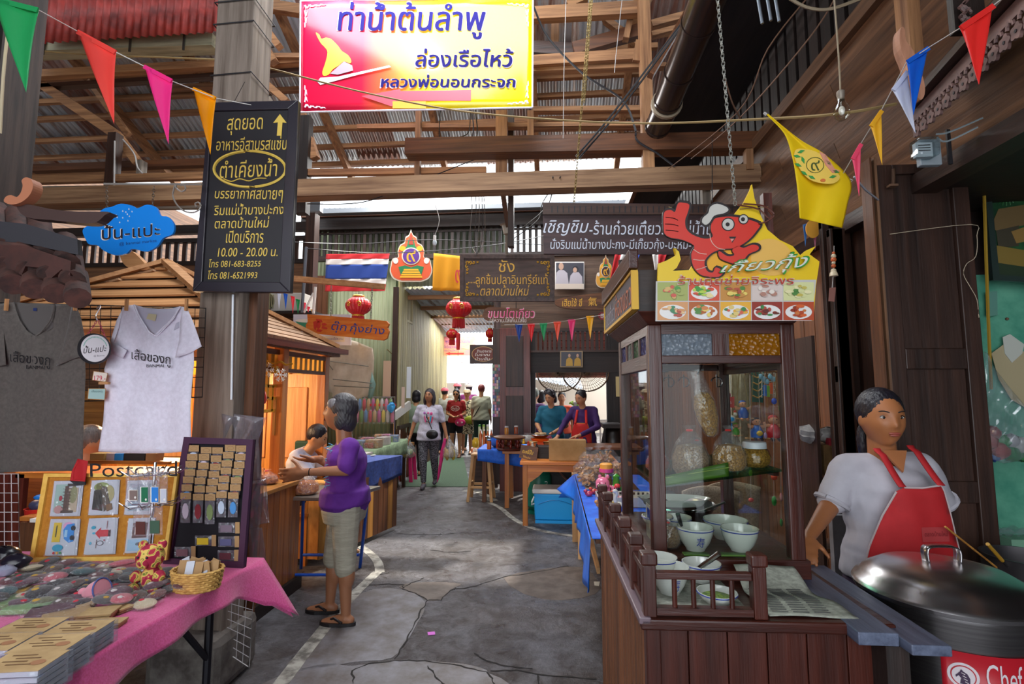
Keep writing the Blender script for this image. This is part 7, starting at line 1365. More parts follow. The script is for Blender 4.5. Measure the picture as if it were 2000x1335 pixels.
sh2=T('plastic_sheet','folded clear plastic sheet lying on the turquoise ledge','film');q=P(1975,985,2.94);MB().grid(lambda u,v:V((q.x-.1+.25*u,2.9+.08*v,.81+.03*abs(sin(u*9))+.02*sin(v*7))),14,6).B('film',film('carrier_film'),sh2)
line('yellow_pipe',[P(1914,335,2.75),P(1918,330,2.75),P(1921,345,2.75),P(1926,500,2.75),P(1930,620,2.75),P(1936,760,2.75)],.007,paint('mustard_pipe','9a7a24',.5),n=4,label='mustard yellow pipe running down between the door leaf and the painting',cat='pipe')
# door leaves
dl=tag(T('door_2',None,None),kind='structure')
def leafdoor(x0,x1,y0,Y,rails,root,fx=0,rz=0,m='dark'):
 ym=700;X0,X1=P(x0,ym,Y).x,P(x1,ym,Y).x;Z1=P((x0+x1)/2,y0,Y).z;zz=[Z1]+[P(1800,r,Y).z for r in rails]+[.02];a=.075
 piv=V((X0,Y,0));Mz=MR(rz,3,'Z')
 def bx2(n,xa,xb,ya,yb,za,zb_):c=V(((xa+xb)/2-X0,(ya+yb)/2-Y,0));c=Mz@c;MB().box(piv+c+V((0,0,(za+zb_)/2)),(xb-xa,yb-ya,zb_-za),Mz).B(n,W(m,'z'),root,bev=.004)
 bx2('stile',X0,X0+a,Y,Y+.04,.02,Z1);bx2('stile',X1-a,X1,Y,Y+.04,.02,Z1)
 for z in zz:bx2('rail',X0+a,X1-a,Y+.001,Y+.039,max(.02,z-.05),min(Z1,z+.05))
 for za,zb_ in zip(zz[1:],zz[:-1]):bx2('panel',X0+a,X1-a,Y+.018,Y+.03,za+.04,zb_-.04)
leafdoor(1738,1922,318,2.62,(700,960),dl)
MB().bb(P(1720,700,2.62).x,P(1724,700,2.62).x,2.6,2.68,0,2.72).B('leaf_edge',W('brown','z'),dl);MB().bb(P(1729,700,2.62).x,P(1734,700,2.62).x,2.6,2.68,0,2.72).B('leaf_edge',W('siding','z'),dl)
for z in(2.62,2.35):MB().tube([P(1745,330,2.58),P(1745,362,2.58)],.008,8).B('bolt',paint('rusty_iron','6a4c38',.7),dl)
MB().bb(P(1736,360,2.58).x,P(1752,360,2.58).x,2.57,2.6,P(1745,364,2.58).z,P(1745,360,2.58).z).B('bolt_plate',paint('rusty_iron','6a4c38',.7),dl)
d3=tag(T('door_3',None,None),kind='structure');leafdoor(1640,1662,445,3.1,(730,),d3);leafdoor(1633,1646,430,3.2,(),d3)
MB().bb(1.80,1.86,3.28,3.5,0,2.55).B('jamb',W('dark','z'),d3);MB().bb(1.86,1.9,2.72,3.1,0,2.55).B('jamb',W('brown','z'),d3)
lk=T('door_strings','thin pale strings looped across the big door leaf','string');line('string',[P(1738,457,2.6),P(1896,438,2.6),P(1908,460,2.6),P(1906,500,2.6),P(1888,515,2.6),P(1882,535,2.6),P(1895,560,2.6),P(1908,585,2.6),P(1912,620,2.6)],.0015,paint('old_string','b8a890',.8),lk,n=4)
line('strap',[P(1668,345,2.4),P(1690,370,2.45),P(1715,390,2.55)],.005,paint('grey_strap','8a8a90',.5),label='grey strap stretched from the flag to the door frame',cat='strap')
em=T('electric_meter','electricity meter in a clear cover on the siding above the door leaf','meter');q=P(1806,290,2.3)
MB().box(q+V((.05,.05,0)),(.09,.03,.12)).B('back_case',paint('meter_grey','8a9298',.5),em,bev=.004);MB().box(q+V((0,.0,0)),(.09,.07,.085)).B('clear_cover',glass('meter_glass','e0e8ea',.5),em,bev=.012);MB().box(q+V((.005,.02,0)),(.07,.02,.065)).B('dial_plate',paint('dial_white','c8ccd0',.5),em)
for k in range(3):pbox('dial_line',q+V((.005,.008,.02-.012*k)),(.05,.002,.003),black,em)
for a,b in(((1828,262),(1880,250)),((1830,268),(1870,268))):line('wire',[P(a[0],a[1],2.28),P((a[0]+b[0])/2,b[1]+8,2.26),P(b[0]+40,b[1]-20,2.2)],.004,paint('grey_wire','7a8488',.5),em,n=4)
MB().bb(q.x+.12,q.x+.135,2.33,2.34,q.z-.06,q.z+.1).B('strip',black,em)
cv_=T('carved_eave','carved fretwork eave board with rosettes hanging over the right stall','eave');fm2=W('dark','y');A,B=P(1788,262,2.35),P(2030,22,1.62);carve=mat('carved_wood','4a3230','7a5c56',rough=.6,sc_=(20,3,20))
for i in range(13):
 c=A.lerp(B,(i+.5)/13);r_=.026;d=(B-A).normalized();up=V((0,0,1))
 pts=[]
 for k in range(30):a=2*pi*k/30;rr=r_*(1+.16*cos(a*5));pts.append(c+d*rr*cos(a)+up*rr*sin(a))
 MB().prism(pts,(-.012,0,0)).B('rosette',carve,cv_);MB().prism([c+V((-.0125,0,0))+d*.006*cos(2*pi*k/10)+up*.006*sin(2*pi*k/10)for k in range(10)],(-.002,0,0)).B('rosette_eye',black,cv_)
 for s_ in(-1,1):MB().tube([c+V((-.006,0,.02))+d*(s_*(.012+.012*t))+up*(.012+.03*t+.008*sin(t*6))for t in[j/6 for j in range(7)]],.006,6).B('scroll',carve,cv_)
MB().beam(A+V((-.004,0,.075)),B+V((-.004,0,.075)),.014,.05).B('top_rail',carve,cv_)
for k,o in enumerate((0,.05,.1)):MB().beam(A+V((-.02+.05*k,-.02,.12+.06*k)),B+V((-.02+.05*k,0,.12+.06*k)),.06,.03).B('moulding',fm2,cv_)
MB().prism([A+V((.0,0,.1)),B+V((0,0,.1)),B+V((.5,0,.55)),A+V((.5,0,.55))],(0,0,.03)).B('roof_board',W('black','y'),cv_)
shape(spline([(1748,66),(1754,72),(1756,92),(1770,112),(1784,150),(1792,180),(1790,200),(1782,206),(1772,190),(1760,170),(1758,140),(1746,108),(1744,80)],3,True),YP(2.0),mat('horn_wood','8a5c44','b07c60',rough=.6,sc_=(30,30,4),bump=.2),cv_,'horn_finial',.04)
MB().bb(P(1776,60,2.2).x,P(1801,60,2.2).x,2.2,2.28,P(1790,112,2.2).z,3.9).B('gable_post',W('beam','z'),cv_)
for k in range(9):MB().tube([P(1880+5*(k%3)+8*sin(k*2+t*.7),6*k+4*t-8,1.9)for t in range(7)],.006,5).B('carved_leaf',carve,cv_)
MB().bb(P(1868,30,1.92).x,P(1930,30,1.92).x,1.93,1.96,2.9,3.35).B('carved_ground',W('black','z'),cv_)
sf=T('shelf_unit','dark shelf inside the open door','shelf');
for z in(1.05,.62):MB().bb(1.62,2.1,3.3,3.54,z-.025,z).B('shelf_board',W('brown','x'),sf)
MB().bb(1.60,1.62,3.3,3.54,0,1.9).B('side_panel',W('dark','z'),sf);MB().bb(2.1,2.12,3.3,3.54,0,1.9).B('side_panel',W('dark','z'),sf)
q=P(1605,905,3.32);MB().bb(1.64,2.0,3.31,3.5,1.05,1.23).B('cardboard_box',mat('old_cardboard','5a4020','7a5a34',rough=.9,sc_=(9,9,9)),label='dull cardboard box on the shelf inside the open door',cat='box',bev=.004)
cr3=mat('crumpled_white_plastic','8a8684','b0aaa6',rough=.5,sc_=(20,20,20),bump=.8)
for i,(x,y,r_,l)in enumerate(((1583,838,.055,'crumpled white plastic bundle on the box, left'),(1618,842,.05,'crumpled white plastic bundle on the box, right'))):
 mb=MB();p=P(x,y,3.38);p.z=1.23+r_;mb.ell(p,(r_*1.4,r_,r_),12,8);mb.v=[tuple(V(v_)+V((R.uniform(-1,1),R.uniform(-1,1),R.uniform(-.2,1)))*r_*.22)for v_ in mb.v];mb.B('plastic_bundle',cr3,label=l,cat='bundle')
pbox('small_carton',P(1624,862,3.33),(.05,.04,.045),paint('carton_red_blue','9a2430',.5),None,label='small red carton among the plastic bundles',cat='box')
MB().bb(1.56,1.84,3.1,3.14,0,.86).B('dusty_board',mat('dusty_white_board','5c5a5c','747278',rough=.7,sc_=(6,6,6)),None,label='dusty whitish board standing on the floor by the door',cat='board')
r0=T('beaded_hanging','beaded ceramic figure mobile hanging in the open doorway','ornament');ob=paint('bead_orange','c05a2a',.4);cbd=paint('bead_cream','c8b89a',.4)
for y,r_,m in((494,3,ob),(500,4.5,cbd),(507,5,ob),(513,3.5,cbd),(519,4,ob),(529,5,cbd)):MB().ell(P(1628,y,2.9),r_*.0029,10,7).B('bead',m,r0)
MB().lathe([(.022,-.02),(.018,0),(.004,.015)],P(1628,532,2.9),12).B('bell',cbd,r0);shape([(1620,562),(1632,561),(1629,589),(1618,588)],YP(2.9),paint('tag_rust','8a5a50',.5),r0,'tag',.004);line('string',[P(1629,480,2.9),P(1628,530,2.9),P(1625,564,2.9)],.0018,st_,r0)
r0=T('wall_plaque','tiny blue plaque with white writing on the siding below the pennants','sign');shape([(1600,456),(1612,450),(1612,466),(1600,470)],YP(3.3),paint('plaque_blue','5a6a9a',.5),r0,'plate',.006);text('16',YP(3.3),[(1602,458),(1610,455),(1610,464),(1602,467)],wh,r0,0,lift=.007)
shape(ellp(1587,447,14,18),YP(3.35),paint('emblem_gold','e0a038',.5),None,'wall_fan',.008,label='small round gold emblem behind the yellow flag',cat='emblem')
# STALLS IN THE MIDDLE DISTANCE, RIGHT OF THE WALKWAY
oxw,ozw=W('orange','x'),W('orange','z')
def table(name,label,x0,x1,y0,y1,zt,m1,mx,th=.04,leg=.06,apron=True,group=None):
 root=T(name,label,'table',group,loc=((x0+x1)/2,(y0+y1)/2,0));MB().bb(x0,x1,y0,y1,zt-th,zt).B('tabletop',mx,root,bev=.006)
 for x in(x0+.03,x1-.03-leg):
  for y in(y0+.03,y1-.03-leg):MB().bb(x,x+leg,y,y+leg,0,zt-th).B('leg',m1,root,bev=.004)
 if apron:
  for y in(y0+.035,y1-.06):MB().bb(x0+.06,x1-.06,y,y+.025,zt-th-.08,zt-th).B('apron',mx,root)
  for x in(x0+.035,x1-.06):MB().bb(x,x+.025,y0+.06,y1-.06,zt-th-.08,zt-th).B('apron',mx,root)
 return root
a=PZ(1024,1028,0);TX0,TY0=a.x-.05,a.y
t1=table('wooden_table','orange-brown wooden table with curved leg brackets beside the blue cooler',TX0,TX0+1.15,TY0,TY0+.85,.74,ozw,oxw)
for s_ in(0,1):MB().prism([V((TX0+(.09 if not s_ else 1.06),TY0+.03,.62)),V((TX0+(.27 if not s_ else.88),TY0+.03,.62)),V((TX0+(.22 if not s_ else.93),TY0+.03,.57)),V((TX0+(.12 if not s_ else 1.03),TY0+.03,.5)),V((TX0+(.09 if not s_ else 1.06),TY0+.03,.42))],(0,.03,0)).B('bracket',oxw,t1)
a2=PZ(985,1012,0);t2=table('wooden_table','plain orange wooden side table behind the first, under the carved wooden stand',a2.x-.08,TX0+.35,TY0+.9,TY0+1.7,.76,ozw,oxw,apron=False)
b0=P(942,872,7.6);t3=table('wooden_table','dark-legged table under a bright blue cloth holding the steel basin',b0.x,b0.x+.75,7.35,8.05,.74,W('brown','z'),W('brown','x'),apron=False)
bcl=mat('bright_blue_cloth','1660d8','2a78f0',rough=.6,sc_=(20,20,20));r0=T('blue_tablecloth','bright blue cloth over the table with the steel basin','tablecloth');MB().bb(b0.x-.02,b0.x+.77,7.33,8.07,.74,.745).B('top',bcl,r0)
MB().grid(lambda u,v:V((b0.x-.03+.82*u,7.32+.01*sin(u*14)*v,.745-(.16+.1*u)*v)),20,4).B('front_drop',bcl,r0,solid=.003);MB().grid(lambda u,v:V((b0.x-.03-.01*sin(u*9)*v,7.33+.7*u,.745-.15*v)),16,4).B('side_drop',bcl,r0,solid=.003)
s0=PZ(940,975,0);sl=T('wooden_stool','pale wooden bar stool beside the blue-clothed table','stool',loc=s0);pw_=W('pale','z')
MB().bb(s0.x-.14,s0.x+.14,s0.y-.14,s0.y+.14,.64,.665).B('seat',W('pale','x'),sl,bev=.01)
for sx in(-1,1):
 for sy in(-1,1):MB().beam(s0+V((sx*.17,sy*.17,0)),s0+V((sx*.11,sy*.11,.64)),.04,.04,(0,1,0)).B('leg',pw_,sl)
for sy in(-1,1):MB().beam(s0+V((-.15,sy*.15,.2)),s0+V((.15,sy*.15,.2)),.03,.03).B('stretcher',W('pale','x'),sl);MB().beam(s0+V((sy*.15,-.15,.24)),s0+V((sy*.15,.15,.24)),.03,.03).B('stretcher',W('pale','y'),sl)
c0=PZ(1085,1022,0);ck=T('cool_box','bright blue cool box with a white lid and handles on the floor under the tables','cooler',loc=c0);bl=paint('cooler_blue','1aa0e8',.35)
MB().add([(c0.x+sx*(.245+.015*k),c0.y+.17+sy*(.15+.01*k),.03+.31*k)for k in(0,1)for sx,sy in((-1,-1),(1,-1),(1,1),(-1,1))],[(0,1,5,4),(1,2,6,5),(2,3,7,6),(3,0,4,7),(3,2,1,0),(4,5,6,7)]).B('body',bl,ck,bev=.015)
MB().bb(c0.x-.275,c0.x+.275,c0.y-.0,c0.y+.345,.34,.395).B('lid',wh,ck,bev=.015);MB().bb(c0.x-.24,c0.x+.24,c0.y-.002,c0.y+.01,.0,.035).B('foot',bl,ck)
MB().tube([(c0.x-.25,c0.y+.03,.31),(c0.x-.28,c0.y-.03,.25),(c0.x-.28,c0.y-.03,.22),(c0.x-.25,c0.y+.03,.22)],.01,6).B('handle',wh,ck);MB().box((c0.x+.17,c0.y-.001,.34),(.04,.02,.035)).B('latch',wh,ck)
MB().tube([(c0.x-.2+.4*t,c0.y+.008,.22+.05*sin(pi*t))for t in[i/10 for i in range(11)]],.004,5).B('moulded_line',paint('cooler_blue_dark','1480c4',.35),ck)
g0=PZ(1052,1000,0);gb2=T('gas_bottle','dark green gas bottle with white lettering under the wooden table','gas bottle',loc=g0);gn=mat('bottle_green_paint','0a6a52','12806a',rough=.35,sc_=(6,6,6));gr_=.17
MB().lathe([(gr_*.85,0),(gr_*.85,.04),(gr_*.7,.05),(gr_,.1),(gr_,.46),(gr_*.8,.55),(gr_*.3,.59),(.03,.6)],g0,32).B('body',gn,gb2);MB().lathe([(.1,.57),(.1,.66)],g0,20).B('collar',gn,gb2);MB().lathe([(.02,.6),(.02,.66)],g0,10).B('valve',steel,gb2)
line('hose',[g0+V((0,0,.64)),g0+V((.2,-.1,.6)),g0+V((.4,-.1,.42)),g0+V((.6,.2,.5))],.012,paint('rubber_hose','6a4a40',.5),gb2,n=5)
vo,fs=glyphs('siam',.03,0);lo,hi=vo.min(0),vo.max(0);uv=(vo-lo)/(hi-lo)
MB().add([tuple(g0+V(((gr_+.004)*cos(-pi/2+.5+.35*b),(gr_+.004)*sin(-pi/2+.5+.35*b),.2+.22*a)))for a,b in uv],[f[::-1]for f in fs]).B('lettering',wh,gb2)
def bowl2(name,c,r,h,m,label,cat='bowl',**k):return MB().lathe([(r*.45,0),(r*.8,h*.35),(r,h),(r*1.05,h+.005),(r*.97,h),(r*.76,h*.38),(.001,h*.1)],c,28).B(name,m,label=label,cat=cat,**k)
bowl2('steel_basin',(P(975,880,7.5).x,7.62,.748),.21,.15,steel,'big steel basin on the bright blue cloth','basin')
r0=T('carved_stand','low round carved wooden stand with turned spindles on the side table','stand');q=V((P(996,880,7.2).x,7.12,.762));rd_=W('red','x')
MB().lathe([(.17,0),(.18,.02),(.17,.03)],q,24).B('base',rd_,r0);MB().lathe([(.18,0),(.22,.015),(.22,.03),(.19,.04)],q+V((0,0,.15)),28).B('top',W('brown','x'),r0)
for k in range(8):a=k*pi/4+.2;MB().lathe([(.012,0),(.022,.03),(.01,.06),(.022,.09),(.012,.12)],q+V((.14*cos(a),.14*sin(a),.03)),10).B('spindle',paint('red_spindle','6a1c14',.3),r0)
for i,(x,y,z,r_,h,c,l)in enumerate(((958,865,.9,.03,.12,'c85a20','orange jar with a blue lid'),(975,865,.9,.035,.13,'a83a1c','red-brown jar'),(990,860,.93,.03,.1,'b87a30','amber jar'),(1008,862,.93,.03,.1,'8a3a1c','dark amber jar'))):
 q2=P(x,y,7.35+.05*i);r0=T('sauce_jar',l+' beside the steel basin','jar','jars beside the steel basin');q2.z=.8 if i<2 else.95;q2=V((q2.x,7.2+.1*i,.95 if i>1 else.76));MB().lathe([(r_,0),(r_,h*.8),(r_*.8,h)],q2,14).B('jar',paint('jar_'+c,c,.15),r0);MB().lathe([(r_*.9,h*.97),(r_*.9,h*1.15)],q2,14).B('lid',paint('lid_'+('blue'if i<2 else 'white'),'2a7ac0'if i<2 else 'c8c8c8',.3),r0)
sca=T('kitchen_scale','orange kitchen scale with a steel pan in front of the woman in teal','scale');q=V((P(1055,850,6.9).x,6.95,.755));os_=paint('scale_orange','e8601c',.35)
MB().lathe([(.11,0),(.11,.02),(.07,.1),(.04,.16)],q+V((0,0,.0)),4,MR(pi/4,3,'Z')).B('body',os_,sca,smooth=False);MB().lathe([(.11,.0),(.13,.03),(.05,.05)],q+V((0,0,.15)),20).B('platform',os_,sca);MB().lathe([(.09,.0),(.14,.03),(.135,.035),(.001,.01)],q+V((0,0,.2)),24).B('pan',steel,sca)
for k in range(5):MB().ell(q+V((.05*cos(k*1.3),.04*sin(k*1.3),.24)),(.035,.03,.02),8,6).B('food_piece',paint('food_beige','b89a70',.7),label='pale food piece in the scale pan, %s one'%ORD[k],cat='food',group='food pieces in the scale pan')
tb2=T('teak_counter','dark-topped counter behind the cardboard box where the two vendors work','counter');MB().bb(TX0+.3,TX0+1.5,TY0+.8,TY0+1.35,0,.8).B('body',W('black','x'),tb2);MB().bb(TX0+.25,TX0+1.55,TY0+.78,TY0+1.38,.8,.83).B('top',W('brown','x'),tb2)
nb2=T('display_crate','dark wooden crate with small fortune figures standing on the wooden table','crate');pb('crate',1045,872,1078,898,TY0+.3,.25,W('black','x'),nb2,bev=.005)
sgw=T('gold_name_sign','tent-shaped dark wooden sign with gold lettering on the wooden table','sign');pl=YP(TY0+.15,radians(-8),radians(-14),(1035,890));shape([(1019,868),(1052,874),(1048,902),(1014,893)],pl,W('brown','x'),sgw,'board',.02);text('กะหรี่ปั๊บ',pl,[(1021,875),(1042,879),(1041,888),(1020,884)],yel,sgw,.04,.2,lift=.021);text('ไส้แน่น',pl,[(1022,888),(1036,892),(1035,896),(1021,892)],gold,sgw,0,lift=.021)
for i,(x,y)in enumerate(((1023,862),(1032,866),(1040,868),(1048,871))):q=P(x,y+4,TY0+.25);r0=T('lucky_figurine','tiny %s figurine on top of the gold-lettered sign'%['yellow','red','white','black'][i],'figurine','figurines over the gold-lettered sign');fm_=paint('fig_%d'%i,['d8a820','a83020','c8c0b8','2a2024'][i],.4);MB().lathe([(.016,0),(.018,.02),(.01,.035)],q,10).B('body',fm_,r0);MB().ell(q+V((0,0,.045)),.013,8,6).B('head',fm_,r0)
MB().bb(P(1072,880,TY0+.1).x,P(1145,880,TY0+.1).x,TY0+.1,TY0+.3,.742,.742+.24).B('cardboard_box',mat('cardboard','9a7448','b08a5c',rough=.9,sc_=(5,5,5)),None,label='plain brown cardboard box lying on its side on the wooden table',cat='box',bev=.003)
r0=T('pastry_tray','tray of flat golden pastry and pink rice on the vendors counter','tray');q=V((P(1060,862,TY0+.9).x,TY0+1.0,.832));MB().box(q+V((0,0,.02)),(.42,.25,.03)).B('tray',W('orange','x'),r0,bev=.005);MB().box(q+V((0,0,.04)),(.38,.2,.02)).B('pastry',mat('pastry','b88a4a','d8b070',rough=.8,sc_=(40,40,40),bump=.4),r0,bev=.01)
bag('produce_bag',q+V((-.22,.12,.01)),.3,.14,paint('pale_rice','a8a4a0',.8),'large clear bag of pale goods behind the gold-lettered sign',fill=.8,twist=False);bag('produce_bag',q+V((.02,.15,.03)),.22,.13,mat('pink_rice','b03a8a','d870b0',rough=.8,sc_=(60,60,60),bump=.8),'bag of pink coloured goods in front of the vendors',fill=.75,twist=False)
bowl2('food_dish',q+V((.24,.05,.0)),.08,.05,red,'small red dish at the purple-sleeved hands','dish');bowl2('steel_bowl',V((P(1000,855,7.6).x,7.75,.748)),.2,.12,steel,'steel bowl behind the carved stand','bowl')
TX,TYa,TYb=.12,3.0,5.55;A=P(1128,920,4.9);
t4=T('toy_table','long low table under a bright blue tarpaulin, holding toys and snacks, left of the cart','table',loc=(.6,4.3,0));xl_=P(1127,940,4.9).x
MB().bb(xl_+.02,.86,3.05,5.3,.69,.72).B('tabletop',W('brown','y'),t4)
for p in((1136,1092),(1124,1058)):q=PZ(p[0],p[1]);MB().bb(q.x-.03,q.x+.03,q.y,q.y+.06,0,.7).B('leg',W('pale','z'),t4)
for y in(3.1,5.2):MB().bb(.76,.82,y,y+.06,0,.7).B('leg',W('pale','z'),t4)
tp=mat('blue_tarpaulin','0f55d0','2a80f4',rough=.35,sc_=(8,8,3),bump=.3);r0=T('tarpaulin','glossy bright blue tarpaulin hanging off the toy table edge','tarpaulin',loc=(xl_,4.2,.7))
MB().bb(xl_,.88,3.03,5.32,.721,.726).B('top',tp,r0)
MB().grid(lambda u,v:V((xl_-.01-.02*v+.015*sin(u*38)*v-(.16*v*max(0,(u-.86)/.14)),3.03+2.29*u,.726-v*(.30-.1*u+.05*sin(u*11)))),60,8).B('side_drop',tp,r0,solid=.002)
MB().grid(lambda u,v:V((xl_-.17*(1-u)*v+.75*u,5.33+.02*v,.726-.24*v)),12,4).B('end_drop',tp,r0,solid=.002)
text('ใจดี',YP(5.0),[(1108,930),(1116,928),(1117,938),(1108,940)],wh,r0,.02,lift=0)if False else None
MB().prism([PZ(1150,1060,.1),PZ(1166,1120,.1),PZ(1172,1120,.1),PZ(1158,1060,.1)],(0,0,.05)).B('skid_rail',W('pale','y'),t4)
zt4=.727
rs_=mat('rolled_wafer','8a5428','cc9658',rough=.7,sc_=(30,30,60),bump=.6)
def wafer(x,y,Y,w_,h_,l,z0=zt4):
 q=P(x,y,Y);c=V((q.x,Y,z0));root=T('wafer_bag',l,'bag','bags of rolled wafers on the toy table',loc=c)
 for k in range(22):
  a,rr,zz=R.random()*6.3,R.random()**.5*w_*.32,R.uniform(.03,h_*.75);d=V((R.uniform(-1,1),R.uniform(-1,1),R.uniform(-.6,.6))).normalized()*w_*.2
  p=c+V((rr*cos(a),rr*sin(a),zz));MB().tube([p-d,p+d],.011,7).B('rolled_wafer',rs_,root)
 MB().lathe([(w_*.35,0),(w_*.52,h_*.15),(w_*.52,h_*.7),(w_*.3,h_*.9),(w_*.12,h_*.95),(w_*.24,h_*1.06)],c,16).B('clear_bag',film('food_bag_film'),root)
for a in((1150,880,5.2,.2,.26,'bag of rolled wafers, back row left'),(1168,880,5.25,.19,.27,'bag of rolled wafers, back row middle'),(1187,880,5.3,.2,.27,'bag of rolled wafers, back row right'),(1141,915,4.85,.2,.2,'bag of rolled wafers, front row left'),(1166,915,4.85,.19,.2,'bag of rolled wafers, front row middle'),(1148,925,4.65,.17,.13,'small brown bag of wafers in front of the others'),(1208,900,5.0,.16,.2,'bag of rolled wafers behind the green figurine')):wafer(*a)
tr2=T('serving_tray','shiny tray edge under the front wafer bags','tray');MB().prism([(xl_+.05,4.45,zt4+.001),(xl_+.5,4.45,zt4+.001),(xl_+.5,4.95,zt4+.001),(xl_+.05,4.95,zt4+.001)],(0,0,.012)).B('tray',steel,tr2,bev=.003)
r0=T('wafer_jar','round plastic jar with a pink and orange lid among the wafer bags','jar');q=P(1184,912,4.55);q.z=zt4;MB().lathe([(.055,0),(.055,.13),(.05,.14)],q,20).B('jar',glass('jar_glass'),r0);MB().lathe([(.045,.01),(.045,.1)],q,14).B('wafers',rs_,r0);MB().lathe([(.06,.14),(.06,.17)],q,20).B('pink_band',paint('lid_pink','d84a8a',.4),r0);MB().lathe([(.055,.17),(.055,.205),(.04,.215)],q,20).B('orange_lid',paint('lid_orange','e8a040',.4),r0)
pg=T('piggy_bank','pink ceramic pig bank with a big head on the toy table','toy');pkc=paint('glazed_pink','e87a9a',.2,coat=.5);k=4.1/1000;q=P(1182,940,4.1);q.z=zt4
MB().ell(q+V((.02,.06,.05)),(.085,.06,.05),20,12).B('body',pkc,pg);MB().ell(q+V((-.02,0,.12)),(.055,.05,.05),20,12).B('head',pkc,pg);MB().ell(q+V((-.045,-.035,.105)),(.03,.025,.024),14,8).B('snout',pkc,pg)
for s_ in(-1,1):MB().ell(q+V((-.01+s_*.03,.0,.172)),(.014,.008,.016),10,6).B('ear',pkc,pg);MB().ell(q+V((-.025+s_*.022,-.046,.13)),.005,8,6).B('eye',black,pg)
for k_ in range(3):MB().tube([q+V((.04+.03*k_,.0,.09)),q+V((.04+.03*k_,-.002,.03))],.004,5).B('stripe',black,pg)
fr_=T('ceramic_parrot','green ceramic bird with a red-capped head behind the pink pig','toy');q=P(1204,925,4.2);q.z=zt4;gg=paint('glazed_green','3a8a2a',.2,coat=.5)
MB().ell(q+V((0,.02,.05)),(.05,.04,.05),14,9).B('body',gg,fr_);MB().lathe([(.03,0),(.025,.06),(.03,.08),(.001,.1)],q+V((.0,.02,.08)),14).B('neck',gg,fr_);MB().ell(q+V((.0,-.04,.09)),(.025,.02,.02),12,8).B('red_cap',red,fr_);MB().ell(q+V((.0,-.045,.07)),(.022,.018,.015),12,8).B('face',black,fr_)
gs2=T('ceramic_goose','white ceramic goose on the toy table nearest to the cart','toy');q=P(1206,965,3.7);q.z=zt4;ww_=paint('glazed_white','d8d4c8',.2,coat=.5)
MB().ell(q+V((.01,0,.035)),(.04,.03,.03),14,9).B('body',ww_,gs2);MB().tube(spline([tuple(q+V(p))for p in((-.01,0,.05),(-.015,0,.09),(-.005,0,.12),(-.012,0,.135))],4),[.012]*13,8).B('neck',ww_,gs2);MB().ell(q+V((-.016,0,.137)),(.02,.014,.014),10,7).B('head',ww_,gs2);MB().lathe([(.006,0),(.001,.02)],q+V((-.034,0,.135)),8,MR(-pi/2,3,'Y')).B('beak',os_,gs2)
for i,(x,y,Y,c,l)in enumerate(((1186,947,3.9,'5a9a3a','small green animal'),(1212,940,4.0,'e8a0b0','small rose animal'),(1196,955,3.8,'c8a820','small yellow animal'),(1160,938,4.3,'c84a3a','small red animal'),(1220,960,3.6,'3a5aa8','small blue animal'),(1172,958,3.8,'c88a50','small tan animal'),(1150,945,4.2,'b83a5a','small crimson animal'))):
 q=P(x,y,Y);q.z=zt4;r0=T('ceramic_animal',l+' figurine on the toy table','toy','small animal figurines on the toy table');m_=paint('glaze_'+c,c,.2,coat=.4);MB().ell(q+V((0,0,.022)),(.032,.022,.022),12,8).B('body',m_,r0);MB().ell(q+V((-.028,-.005,.042)),.015,10,7).B('head',m_,r0);MB().tube([q+V((.03,0,.03)),q+V((.045,0,.045))],.004,5).B('tail',m_,r0)
tb3=T('shallow_tray','shallow dark-rimmed tray of trinkets on the toy table','tray');MB().prism([PZ(1152,958,zt4),PZ(1200,958,zt4),PZ(1192,946,zt4),PZ(1150,946,zt4)],(0,0,.02)).B('tray',W('dark','x'),tb3)
wb2=T('plastic_basket','white plastic basket with a slotted rim at the cart end of the toy table','basket');A,B=PZ(1168,990,zt4),PZ(1230,990,zt4)
MB().bb(A.x,A.x+.42,A.y,A.y+.25,zt4,zt4+.004).B('bottom',ww_,wb2)
for xa,xb,ya,yb in((A.x,A.x+.42,A.y,A.y+.008),(A.x,A.x+.42,A.y+.24,A.y+.248),(A.x,A.x+.008,A.y,A.y+.248),(A.x+.41,A.x+.42,A.y,A.y+.248)):MB().bb(xa,xb,ya,yb,zt4,zt4+.07).B('wall',ww_,wb2)
for k_ in range(12):pbox('slot',(A.x+.02+.034*k_,A.y+.239,zt4+.055),(.016,.003,.018),black,wb2)
for i in range(7):MB().ell(V((A.x+.05+.055*i,A.y+.1+.03*(i%2),zt4+.03)),(.026,.022,.022),10,7).B('trinket',paint('trinket_%d'%(i%4),['c84a6a','3a8ac0','d8b840','d8d0c8'][i%4],.3),label='%s trinket in the white plastic basket'%ORD[i],cat='trinket',group='trinkets in the white basket')
hn=T('sauce_stand','small table with a white cloth holding bottles at the alley corner','table');X_=P(925,830,8.6).x;MB().bb(X_,X_+.42,8.5,8.95,.0,.62).B('body',W('dark','x'),hn);MB().bb(X_-.02,X_+.44,8.48,8.97,.62,.64).B('top',wh,hn)
MB().grid(lambda u,v:V((X_-.02+.46*u,8.47,.64-.18*v)),10,3).B('orange_edge',mat('orange_check','d86a30','e8d8c8',rough=.8,sc_=(30,30,30),thr=(.48,.52)),hn,solid=.003)
sb3=paint('orange_sauce','c0602c',.2,coat=.4)
for i in range(5):q=V((X_+.12+.06*i,8.6,.641));r0=T('sauce_bottle','orange sauce bottle, %s from the left at the alley corner'%ORD[i],'bottle','orange sauce bottles at the alley corner');MB().lathe([(.025,0),(.025,.2),(.012,.24),(.012,.27)],q,12).B('bottle',sb3,r0);MB().lathe([(.014,.265),(.014,.29)],q,10).B('cap',wh,r0)
